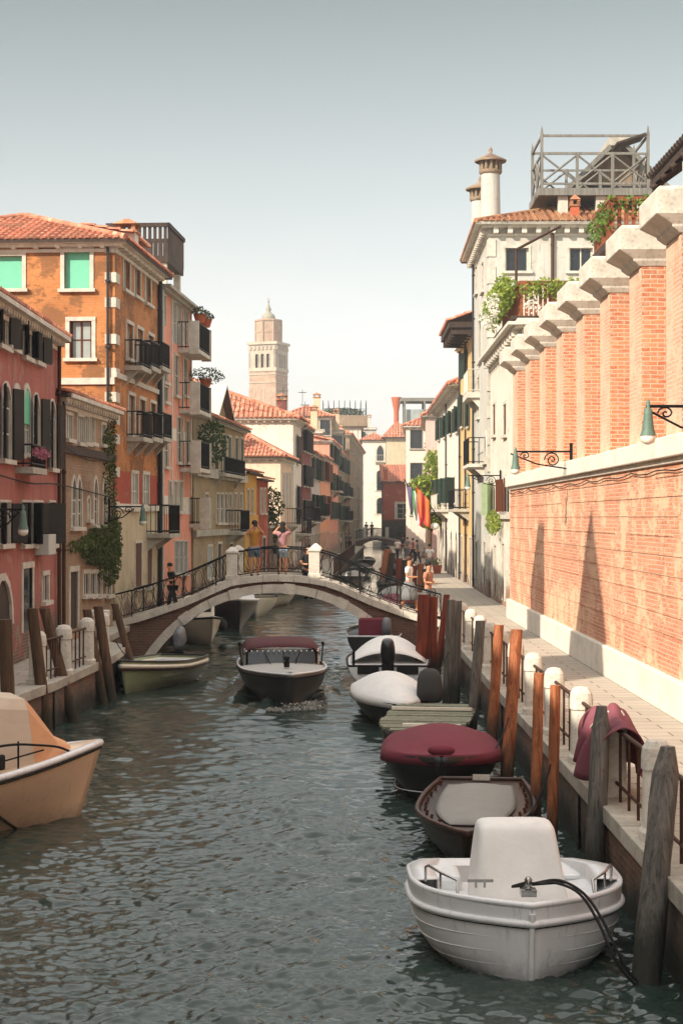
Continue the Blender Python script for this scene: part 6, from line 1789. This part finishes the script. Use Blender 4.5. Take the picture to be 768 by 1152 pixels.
b = Boat('flat_boat', 'low cream work boat beside the grey covered one, third behind the bridge on the left', -3.75, 73.5, PI+R(4), 4.6, 1.9, .85, .75, .7, full=3, tr=.9, flare=.85); b.hull('gel_cream'); b.surf('deck', 'gel_cream', 0, .97, lambda t, u: -.06, a=.95); b.rail('rubber', .03)
b = Boat('motor_boat', 'boat under a crumpled grey cover, farthest of those behind the left half of the bridge', -3.35, 80, PI-R(8), 5.0, 1.8, .8, .75, .7, full=2.2, tr=.85, flare=.8); b.hull('gel_cream')
b.surf('canvas_cover', 'canvas_grey', 0, .98, lambda t, u: (.75*math.sin(min(1, t+.05)*PI)**.6)*(1-abs(u)**1.6)+.06*math.sin(t*20+u*5), a=1.03, skirt=.2, th=.01)
far = [(1.0, 104, 'dark', 'low dark boat along the far left quay, nearest of the three'), (1.75, 121, 'black', 'black boat along the far left quay, second of the three'), (2.5, 143, 'dark', 'small dark boat nearest the far bridge on the left')]
for i, (x, y, c, lb) in enumerate(far):
    b = Boat('motor_boat', lb, x-.4, y, PI-R(4), 6, 1.5, .75, .6, .6, group='boats far down the canal'); b.hull('gel_'+c); b.surf('canvas_cover', 'canvas_dark' if i else 'canvas_grey', 0, .98, lambda t, u: .25*(1-u*u), a=1.02, th=.01); b.rail('gel_white', .03)
far = [(3.55-.9, 78, 'white', 'canvas_grey', 'white boat with a grey cover by the far right quay, below the woman in white'), (2.85, 92, 'dark', 'canvas_dark', 'dark covered boat by the far right quay'), (3.6, 118, 'black', 'canvas_dark', 'black boat by the far right quay, farthest one'), (2.3, 70, 'white', 'canvas_maroon', 'white boat with a dark red cover just beyond the bridge')]
for i, (x, y, c, cv, lb) in enumerate(far):
    b = Boat('motor_boat', lb, x-.1, y, PI, 5.5, 1.7, .75, .6, .6, group='boats far down the canal'); b.hull('gel_'+c); b.surf('canvas_cover', cv, 0, .98, lambda t, u: .4*(1-u*u)*math.sin(min(1, t+.08)*PI)**.5, a=1.02, th=.01)

def line(name, label, P, r=.012, mat='rope', cat='rope', sag=0):
    a, b_ = Vector(P[0]), Vector(P[-1])
    pts = smooth_path(P) if len(P) > 2 else [a.lerp(b_, i/12)-Vector((0, 0, sag*4*(i/12)*(1-i/12))) for i in range(13)]
    mb = MB(); mb.tube(pts, r, 5); tag(mb.build(name, M[mat]), label, cat)
line('mooring_rope', 'slack rope from the brown wooden boat to the slim orange pole', [(2.1, 20.3, .5), (2.55, 20.6, 1.15)], sag=.18)
line('mooring_rope', 'rope from the burgundy covered boat to the thick orange pole', [(2.1, 25.0, .6), (2.55, 25.8, 1.1)], sag=.15)
line('mooring_rope', 'rope from the domed white cover boat to the grey poles', [(1.5, 34.6, .55), (2.35, 37.2, 1.2)], sag=.2)
line('mooring_rope', 'rope from the green boat to the brown pole', [(-4.95, 40.3, .75), (-5.2, 39.0, 1.3)], sag=.08)
line('cable', 'thin black cable strung along the dark red house at lamp height', [(-7.12, 34, 5.1), (-7.12, 38.5, 4.95), (-7.14, 43, 5.0), (-6.8, 50.5, 4.75)], r=.018, cat='cable')
line('cable', 'thin cable sagging across the low brick house front under its ledge', [(-7.1, 43.3, 6.0), (-6.95, 46.5, 5.75), (-6.8, 50.8, 5.9)], r=.014, cat='cable')
# ------------------------------------------------------------------ people
for n_, c_ in (('skin', '#b98566'), ('skin_dark', '#8a5c44'), ('hair_dark', '#1e1815'), ('hair_brown', '#4a3324'), ('shirt_gold', '#ac7a30'), ('shirt_pink', '#9a7072'), ('shirt_white', '#dcd8d2'), ('denim', '#5c6a78'), ('denim_light', '#9aa8b0'),
               ('grey_cloth', '#6c6c6c'), ('black_cloth', '#1c1c20'), ('shirt_orange', '#a07058'), ('shoe', '#2c2624'), ('shirt_red', '#9c3a34')): M[n_] = plain(n_, c_, .8, var=.08)
def skin_obj(name, V, E, Rr, mat, parent, root=0, sub=1):
    me = bpy.data.meshes.new(name); me.from_pydata([Vector(v) for v in V], E, []); me.materials.append(M[mat])
    o = bpy.data.objects.new(name, me); link(o); o.parent = parent
    me.skin_vertices.new() if hasattr(me.skin_vertices, 'new') else None
    m = o.modifiers.new('skin', 'SKIN'); m.use_smooth_shade = True
    if not me.skin_vertices:
        bpy.context.view_layer.objects.active = o
    sv = me.skin_vertices[0].data
    for i, q in enumerate(Rr): sv[i].radius = q if isinstance(q, tuple) else (q, q)
    sv[root].use_root = True
    m = o.modifiers.new('sub', 'SUBSURF'); m.levels = sub; m.render_levels = sub
    return o
def person(x, y, z, rz, label, H=1.7, arms='down', legs='stand', top='shirt_white', bottom='denim', long_=False, hair='hair_dark', longhair=False, skin='skin', skirt=False, bag=False, group=None, lean=0):
    r = empty('person', (x, y, z), rz, label, 'person', group)
    k = H/1.7; S = lambda p: (p[0]*k, p[1]*k, p[2]*k)
    hipz = .9 if legs != 'sit' else .48
    st = .14 if legs == 'walk' else 0
    # faces -y
    V = {'pel': (0, 0, hipz), 'belly': (0, 0, hipz+.16), 'chest': (0, .01-lean*.1, hipz+.38), 'neck': (0, -lean*.15, hipz+.56), 'head': (0, -.02-lean*.18, hipz+.66), 'top': (0, -.01-lean*.18, hipz+.77)}
    RR = {'pel': (.14, .1), 'belly': (.13, .09), 'chest': (.15, .1), 'neck': .05, 'head': .078, 'top': .07}
    E = [('pel', 'belly'), ('belly', 'chest'), ('chest', 'neck'), ('neck', 'head'), ('head', 'top')]
    for s_, n in ((1, 'r'), (-1, 'l')):
        V['sh'+n] = (s_*.18, -lean*.1, hipz+.5); E.append(('chest', 'sh'+n)); RR['sh'+n] = .055
        if arms == 'photo': el, ha, fi = (s_*.27, -.16, hipz+.42), (s_*.09, -.24, hipz+.64), (s_*.05, -.23, hipz+.68)
        elif arms == 'up': el, ha, fi = (s_*.29, -.12, hipz+.46), (s_*.12, -.22, hipz+.66), (s_*.07, -.22, hipz+.7)
        elif arms == 'front': el, ha, fi = (s_*.24, .0, hipz+.22), (s_*.12, -.2, hipz+.2), (s_*.08, -.25, hipz+.22)
        else: el, ha, fi = (s_*.25, .02, hipz+.22), (s_*.26, -.05, hipz-.03), (s_*.26, -.08, hipz-.12)
        V['el'+n] = el; V['ha'+n] = ha; V['fi'+n] = fi; RR['el'+n] = .042; RR['ha'+n] = .03; RR['fi'+n] = .025
        E += [('sh'+n, 'el'+n), ('el'+n, 'ha'+n), ('ha'+n, 'fi'+n)]
        if legs == 'sit': kn, an, to = (s_*.12, -.4, .5), (s_*.12, -.4, .08), (s_*.12, -.55, .04)
        else: kn, an, to = (s_*.1, -.02-s_*st, .48), (s_*.1, .02-s_*st*1.7, .08), (s_*.11, -.12-s_*st*1.7, .04)
        V['hp'+n] = (s_*.09, 0, hipz-.06); V['kn'+n] = kn; V['an'+n] = an; V['to'+n] = to
        RR['hp'+n] = .09; RR['kn'+n] = .06; RR['an'+n] = .04; RR['to'+n] = .035
        E += [('pel', 'hp'+n), ('hp'+n, 'kn'+n), ('kn'+n, 'an'+n), ('an'+n, 'to'+n)]
    def sub_skin(name, ks, mat, grow, extra=None):
        VV = dict(V); VV.update(extra or {})
        idx = {kk: i for i, kk in enumerate(ks)}
        vs = [S(VV[kk]) for kk in ks]; es = [(idx[a], idx[b]) for a, b in (E + [tuple(e) for e in (extra or {}).get('_E', [])]) if a in idx and b in idx]
        rr = [tuple((q+grow)*k for q in (RR[kk] if isinstance(RR[kk], tuple) else (RR[kk], RR[kk]))) for kk in ks]
        return skin_obj(name, vs, es, rr, mat, r)
    sub_skin('body', list(V.keys()), skin, 0)
    # shirt: torso and upper arms
    def mid(a, b, t): return tuple(V[a][i]+(V[b][i]-V[a][i])*t for i in range(3))
    V2 = {'nb': mid('chest', 'neck', .75)}
    V['nb'] = V2['nb']; RR['nb'] = .07
    for n in 'rl':
        V['sl'+n] = mid('sh'+n, 'el'+n, .7); RR['sl'+n] = .055
        V['th'+n] = mid('hp'+n, 'kn'+n, .75); RR['th'+n] = .085
    E += [('chest', 'nb'), ('shr', 'slr'), ('shl', 'sll'), ('hpr', 'thr'), ('hpl', 'thl')]
    sub_skin('shirt', ['pel', 'belly', 'chest', 'nb', 'shr', 'shl', 'slr', 'sll'], top, .018)
    if skirt:
        mb = MB(Matrix.Scale(k, 4)); mb.lathe([(.13, hipz+.08), (.2, hipz-.08), (.27, hipz-.3), (.32, hipz-.48)], n=16); mb.build('skirt', M[bottom], r, solid=.01)
    elif long_: sub_skin('trousers', ['pel', 'hpr', 'hpl', 'knr', 'knl', 'anr', 'anl'], bottom, .022)
    else: sub_skin('shorts', ['pel', 'hpr', 'hpl', 'thr', 'thl'], bottom, .025)
    mb = MB(Matrix.Scale(k, 4)); h = V['top']; mb.ball((h[0], h[1]+.025, h[2]-.0), (.098, .105, .085), 12, 8)
    if longhair: mb.ball((h[0], h[1]+.075, h[2]-.14), (.09, .06, .2), 10, 6)
    mb.build('hair', M[hair], r)
    mb = MB(Matrix.Scale(k, 4))
    for s_ in (-1, 1): mb.ball((s_*.032, V['head'][1]-.083, V['head'][2]+.03), .012, 6, 4)
    mb.build('eye', M['black_cloth'], r)
    mb = MB(Matrix.Scale(k, 4))
    for n in 'rl':
        a, t = V['an'+n], V['to'+n]; mb.ball((a[0], (a[1]+t[1])/2-.02, .045), (.05, .13, .045), 10, 5)
    mb.build('shoe', M['shoe'], r)
    if arms in ('photo', 'up'):
        c = empty('camera', (0, 0, 0)); bpy.data.objects.remove(c)
        mb = MB(Matrix.Translation((x, y, z)) @ Matrix.Rotation(rz, 4, 'Z') @ Matrix.Scale(k, 4)); f = V['far' if False else 'fir']
        mb.box(-.06, .06, f[1]-.03, f[1]+.01, f[2]-.03, f[2]+.04); tag(mb.build('handheld_camera', M['black_cloth']), 'small dark camera held up by the %s on the bridge' % ('man in the gold shirt' if top == 'shirt_gold' else 'woman in the pink top'), 'camera')
    if bag:
        mb = MB(Matrix.Translation((x, y, z)) @ Matrix.Rotation(rz, 4, 'Z'))
        mb.box(.2, .3, -.12, .12, .72, .98); mb.tube([(.25, 0, .98), (.1, .12, 1.3), (-.14, .03, 1.48)], .012, 4); tag(mb.build('handbag', M['black_cloth']), 'black shoulder bag of the woman in the pink top on the bridge', 'bag')
    return r
GB2 = 'people on the near bridge'
zb = 2.32
person(-2.72, 53.0, zb, R(8), 'person in a gold T-shirt and dark shorts holding a camera to the face', arms='photo', top='shirt_gold', bottom='denim', group=GB2, H=1.72)
person(-1.85, 53.1, zb, R(185), 'person in a pink top and denim shorts seen from behind with raised arms', arms='up', top='shirt_pink', bottom='denim_light', longhair=True, bag=True, group=GB2, H=1.68)
person(-1.05, 53.2, zb-.72, R(20), 'person in dark clothes lower down behind the bridge railing, right of the pink top', arms='front', top='black_cloth', bottom='black_cloth', group=GB2, long_=True)
person(-5.25, 52.6, 1.28, R(-60), 'person in black climbing the left side of the bridge, bent forward', arms='front', top='black_cloth', bottom='black_cloth', long_=True, lean=.7, legs='walk', group=GB2, H=1.45)
person(2.1, 52.6, 1.2, R(70), 'person in a white blouse and grey skirt at the right end of the bridge', arms='front', top='shirt_white', bottom='grey_cloth', skirt=True, legs='walk', group=GB2, H=1.72, skin='skin', hair='hair_brown')
person(2.75, 53.7, .95, R(60), 'person with a bare sunlit arm raised, close behind the person in white on the bridge', arms='up' if False else 'front', top='shirt_orange', bottom='grey_cloth', legs='walk', group=GB2, H=1.78)
person((483-384)/F*98, 98, WZ, R(160), 'person in a white T-shirt and grey shorts walking away on the sunlit walkway', arms='down', top='shirt_white', bottom='grey_cloth', legs='walk', H=1.72, group='people on the right walkway')
person(2.9, 198, 1.98, R(170), 'dark figure on the far bridge, left one of the two', top='black_cloth', bottom='black_cloth', long_=True, group='people on the far bridge', skin='skin_dark')
person(3.55, 198.2, 1.98, R(150), 'dark figure on the far bridge, right one of the two', top='black_cloth', bottom='black_cloth', long_=True, group='people on the far bridge', skin='skin_dark')
cr = [(447, 130, 'shirt_white', 'black_cloth', 'person in white near the far red house, leftmost of the group'), (453, 150, 'black_cloth', 'black_cloth', 'person in black in front of the dark arcade'), (458, 135, 'grey_cloth', 'denim', 'person in grey with blue trousers in the far group'),
      (464, 128, 'shirt_red', 'black_cloth', 'person in red in the far group'), (469, 118, 'grey_cloth', 'black_cloth', 'grey haired person in grey, right of the far group'), (474, 140, 'shirt_orange', 'denim', 'person in an orange top at the right of the far group')]
for px, y, t_, b_, lb in cr: person((px-384)/F*y, y, WZ, R(px*37 % 360), lb, top=t_, bottom=b_, long_=True, legs='walk', group='people on the far right walkway')
for px, y, t_ , lb in ((380, 160, 'shirt_white', 'person in white on the far left quay'), (386, 170, 'black_cloth', 'person in dark clothes on the far left quay, left of two'), (391, 172, 'grey_cloth', 'person in grey on the far left quay near the far bridge')):
    person((px-384)/F*y+.2, y, WZ, R(px*23 % 360), lb, top=t_, bottom='black_cloth', long_=True, group='people on the far left quay')
# ------------------------------------------------------------------ water
def water():
    rngn = np.random.default_rng(5)
    ys = np.concatenate([np.linspace(-25, 9, 30), np.geomspace(9.2, 26, 700), np.geomspace(26.1, 90, 620), np.geomspace(90.5, 240, 110)])
    tc = np.concatenate([np.array([-90, -30, -12, -5, -2, -1, -.6, -.42, -.32]), np.linspace(-.26, .2, 380), np.array([.24, .3, .45, .8, 1.5, 4, 12, 40, 90])])
    Y, T = np.meshgrid(ys, tc, indexing='ij')
    D = np.maximum(Y, 9.0); X = np.clip(T*D, -88, 88)
    Zz = np.zeros_like(X)
    patch = .5+.5*np.sin(X*.9+1.7*np.sin(Y*.31)+.6)*np.sin(Y*.37+1.3*np.sin(X*.6))
    def add(n, l0, l1, slope, ang, spread):
        nonlocal Zz
        for i in range(n):
            lam = np.exp(rngn.uniform(np.log(l0), np.log(l1))); a = ang+rngn.normal()*spread; k = 2*np.pi/lam
            ph = rngn.uniform(0, 6.28); amp = slope*lam/(2*np.pi)/np.sqrt(n)
            # fade wavelengths not resolved by the grid
            res = np.where(D < 26, .0016*D, .0022*D)
            fade = np.clip((lam/(res*3)-1), 0, 1)
            p = k*(X*np.cos(a)+Y*np.sin(a))+ph + 1.3*np.sin(.35*X*np.sin(ph*3)+.27*Y+ph)
            w = np.sin(p); Zz += fade*amp*1.4*(w + .35*np.cos(2*p))*(.6+.8*patch)
    add(110, .11, .36, .22, R(86), .7)
    add(34, .36, 1.0, .09, R(82), .7)
    add(8, 1.2, 3.2, .035, R(80), .6)
    # boat wake
    bx, by = (314-384)/F*38.5, 37.3
    dx, dy = X-bx, Y-by
    q = np.abs(dx)-(dy)*.33
    wake = np.where((dy > -1) & (dy < 34), np.exp(-(q/ .7)**2)*.09*np.exp(-dy/16)*np.sin(q*6+dy*2.5), 0)
    turb = np.where((dy > 5.5) & (dy < 30) & (np.abs(dx) < 1.4), .04*np.sin(X*9+np.sin(Y*5)*2)*np.sin(Y*7+X*3)*np.exp(-(dy-5)/10), 0)
    bowf = .09*np.exp(-(((np.hypot(dx/1.0, (dy+.2)/.75)-.75)/.22)**2))*(dy < 1.2)
    Zz += wake+turb+bowf*(.6+.4*np.sin(X*14+Y*9))
    ny, nx = X.shape
    co = np.stack([X, Y, Zz-.02], -1).reshape(-1, 3).astype(np.float32)
    idx = np.arange(ny*nx).reshape(ny, nx)
    f = np.stack([idx[:-1, :-1], idx[:-1, 1:], idx[1:, 1:], idx[1:, :-1]], -1).reshape(-1, 4).astype(np.int32)
    me = bpy.data.meshes.new('canal_water'); me.vertices.add(len(co)); me.vertices.foreach_set('co', co.ravel())
    me.loops.add(f.size); me.loops.foreach_set('vertex_index', f.ravel()); me.polygons.add(len(f))
    me.polygons.foreach_set('loop_start', np.arange(len(f), dtype=np.int32)*4); me.polygons.foreach_set('loop_total', np.full(len(f), 4, dtype=np.int32))
    me.polygons.foreach_set('use_smooth', np.ones(len(f), dtype=bool)); me.update(); me.validate()
    o = bpy.data.objects.new('canal_water', me); link(o); tag(o, kind='structure')
    t = NT('canal_water'); ob = t.co('Object')
    n = t.noise(ob, .5, 4)
    t.color(t.mix(n, lin('#232e29'), lin('#35423b')))
    t.b.inputs['Roughness'].default_value = .06; t.b.inputs['IOR'].default_value = 1.33; t.b.inputs['Specular IOR Level'].default_value = .75
    b1 = t.bump(t.noise(t.co('Object', (.6, 1.1, 1)), 7, 4, .6, .3), .35, .018)
    t.bump(t.noise(t.co('Object', (.6, 1, 1)), 22, 3, .6, .2), .3, .006, b1)
    me.materials.append(t.m)
water()
# foam at the bow
mb = MB(); rng = random.Random(7)
t = NT('foam'); t.color(lin('#a8a49c')); M['foam'] = t.m
bx, by = (314-384)/F*38.5, 37.0
for i in range(1100):
    a = rng.uniform(-.5, 1.9); q = rng.gauss(1, .13); x = bx+.8*math.cos(a)*q+.05; y = by-.2-.5*math.sin(a)*q
    hh = .16 if math.cos(a) > .1 else .06
    z = .02+rng.random()**2*hh; e = rng.uniform(.01, .03); c_ = Vector((x, y, z))
    u_ = Vector((rng.uniform(-1, 1), rng.uniform(-1, 1), rng.uniform(-1, 1))).normalized()*e; v_ = u_.cross(Vector((rng.uniform(-1, 1), .3, rng.uniform(-1, 1)))).normalized()*e
    mb.add([c_-u_, c_+v_, c_+u_], [(0, 1, 2)])
tag(mb.build('bow_foam', M['foam']), kind='stuff', label='foam pushed up by the bow of the burgundy topped motorboat', cat='foam')

# ------------------------------------------------------------------ sky, sun, camera
SUN_EL = 32.0
tx, ty = .725, .69            # light travels towards +x,+y
w = bpy.data.worlds.new('World'); scene.world = w; w.use_nodes = True
nt = w.node_tree; nt.nodes.clear()
out = nt.nodes.new('ShaderNodeOutputWorld'); bg = nt.nodes.new('ShaderNodeBackground'); nt.links.new(bg.outputs[0], out.inputs[0])
tc = nt.nodes.new('ShaderNodeTexCoord'); sp = nt.nodes.new('ShaderNodeSeparateXYZ'); nt.links.new(tc.outputs['Generated'], sp.inputs[0])
sky = nt.nodes.new('ShaderNodeTexSky'); sky.sky_type = 'NISHITA'; sky.sun_disc = False
sky.sun_elevation = R(SUN_EL); az = math.atan2(-tx, -ty)   # direction towards the sun, measured from +Y clockwise
sky.sun_rotation = az; sky.air_density = 1.0; sky.dust_density = 1.2; sky.ozone_density = 1.0; sky.altitude = 10
hs = nt.nodes.new('ShaderNodeHueSaturation'); hs.inputs['Saturation'].default_value = .34; hs.inputs['Hue'].default_value = .47; nt.links.new(sky.outputs[0], hs.inputs['Color'])
# faint clouds near the horizon
mp = nt.nodes.new('ShaderNodeMapping'); mp.inputs['Scale'].default_value = (2.2, 2.2, 6.5); mp.inputs['Location'].default_value = (.3, 0, .2); nt.links.new(tc.outputs['Generated'], mp.inputs[0])
ns = nt.nodes.new('ShaderNodeTexNoise'); ns.inputs['Scale'].default_value = 1.6; ns.inputs['Detail'].default_value = 7; ns.inputs['Roughness'].default_value = .55; nt.links.new(mp.outputs[0], ns.inputs['Vector'])
rp = nt.nodes.new('ShaderNodeValToRGB'); rp.color_ramp.elements[0].position = .46; rp.color_ramp.elements[1].position = .66; nt.links.new(ns.outputs['Fac'], rp.inputs[0])
zr = nt.nodes.new('ShaderNodeMapRange'); zr.inputs['From Min'].default_value = .2; zr.inputs['From Max'].default_value = .09; nt.links.new(sp.outputs['Z'], zr.inputs['Value'])
mu = nt.nodes.new('ShaderNodeMath'); mu.operation = 'MULTIPLY'; nt.links.new(rp.outputs[0], mu.inputs[0]); nt.links.new(zr.outputs[0], mu.inputs[1])
mu2 = nt.nodes.new('ShaderNodeMath'); mu2.operation = 'MULTIPLY'; mu2.inputs[1].default_value = .4; nt.links.new(mu.outputs[0], mu2.inputs[0])
mx = nt.nodes.new('ShaderNodeMix'); mx.data_type = 'RGBA'; nt.links.new(mu2.outputs[0], mx.inputs[0]); gm = nt.nodes.new('ShaderNodeGamma'); gm.inputs[1].default_value = .75; nt.links.new(hs.outputs[0], gm.inputs[0]); tn = nt.nodes.new('ShaderNodeMix'); tn.data_type = 'RGBA'; tn.blend_type = 'MULTIPLY'; tn.inputs[0].default_value = 1; tn.inputs[7].default_value = (1.0, 1.0, .94, 1); nt.links.new(gm.outputs[0], tn.inputs[6])
zramp = nt.nodes.new('ShaderNodeValToRGB'); nt.links.new(sp.outputs['Z'], zramp.inputs[0]); E_ = zramp.color_ramp.elements
E_[0].position = 0; E_[0].color = (1, .98, .96, 1); E_[1].position = .6; E_[1].color = (.8, .8, .8, 1)
for p_, c_ in ((.1, (1, .985, .965, 1)), (.2, (.72, .74, .73, 1)), (.3, (.43, .475, .47, 1)), (.4, (.5, .53, .53, 1))): e_ = E_.new(p_); e_.color = c_
sc_ = nt.nodes.new('ShaderNodeMix'); sc_.data_type = 'RGBA'; sc_.blend_type = 'MULTIPLY'; sc_.inputs[0].default_value = 1; nt.links.new(zramp.outputs[0], sc_.inputs[6]); sc_.inputs[7].default_value = (1.42, 1.4, 1.38, 1); nt.links.new(sc_.outputs[2], tn.inputs[7]); nt.links.new(tn.outputs[2], mx.inputs[6]); mx.inputs[7].default_value = (6.4, 5.6, 5.2, 1)
# bright veil added to the sky overhead, out of view, to lift shadow fill
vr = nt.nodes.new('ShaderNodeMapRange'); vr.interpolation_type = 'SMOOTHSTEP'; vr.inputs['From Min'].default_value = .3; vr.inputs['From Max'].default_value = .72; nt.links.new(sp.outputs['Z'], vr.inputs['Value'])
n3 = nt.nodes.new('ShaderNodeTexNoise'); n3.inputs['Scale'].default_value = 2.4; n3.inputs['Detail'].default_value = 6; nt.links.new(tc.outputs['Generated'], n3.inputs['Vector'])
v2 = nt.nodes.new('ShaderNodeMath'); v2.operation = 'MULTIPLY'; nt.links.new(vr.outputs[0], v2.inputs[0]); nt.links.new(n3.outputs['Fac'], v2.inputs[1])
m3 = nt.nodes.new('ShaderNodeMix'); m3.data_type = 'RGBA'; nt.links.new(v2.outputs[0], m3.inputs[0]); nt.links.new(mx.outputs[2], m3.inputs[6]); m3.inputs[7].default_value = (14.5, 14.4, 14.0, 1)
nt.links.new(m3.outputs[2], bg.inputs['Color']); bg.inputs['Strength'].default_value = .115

sl = bpy.data.lights.new('sun', 'SUN'); sl.energy = 4.3; sl.angle = R(.6); sl.color = (1, .9, .76)
so = bpy.data.objects.new('sun', sl); link(so)
d = Vector((tx, ty, -math.tan(R(SUN_EL)))).normalized()
so.rotation_euler = d.to_track_quat('-Z', 'Y').to_euler(); so.location = (-30, -20, 40)

# the air
hm = bpy.data.materials.new('haze'); hm.use_nodes = True; ht_ = hm.node_tree; ht_.nodes.clear()
ho = ht_.nodes.new('ShaderNodeOutputMaterial'); hv = ht_.nodes.new('ShaderNodeVolumePrincipled'); ht_.links.new(hv.outputs[0], ho.inputs['Volume'])
hv.inputs['Color'].default_value = (.93, .93, .92, 1); hv.inputs['Density'].default_value = .0006; hv.inputs['Anisotropy'].default_value = .2
mb = MB(); mb.box(-700, 700, -150, 1600, -4.2, 60); hz_ = mb.build('haze', hm); tag(hz_, kind='stuff', label='pale warm haze hanging over the canal', cat='haze')
cam = bpy.data.cameras.new('camera'); co = bpy.data.objects.new('camera', cam); link(co); scene.camera = co
cam.sensor_fit = 'VERTICAL'; cam.sensor_height = 36; cam.lens = F/1152*36; cam.clip_end = 3000; cam.clip_start = .1
co.location = (0, 0, CH); co.rotation_euler = (R(90), 0, 0)
cam.shift_y = (HY-576)/1152
vs = scene.view_settings; vs.view_transform = 'Standard'; vs.look = 'None'; vs.exposure = 0.86; vs.gamma = 1; vs.use_curve_mapping = False
scene.render.resolution_x = 682; scene.render.resolution_y = 1024
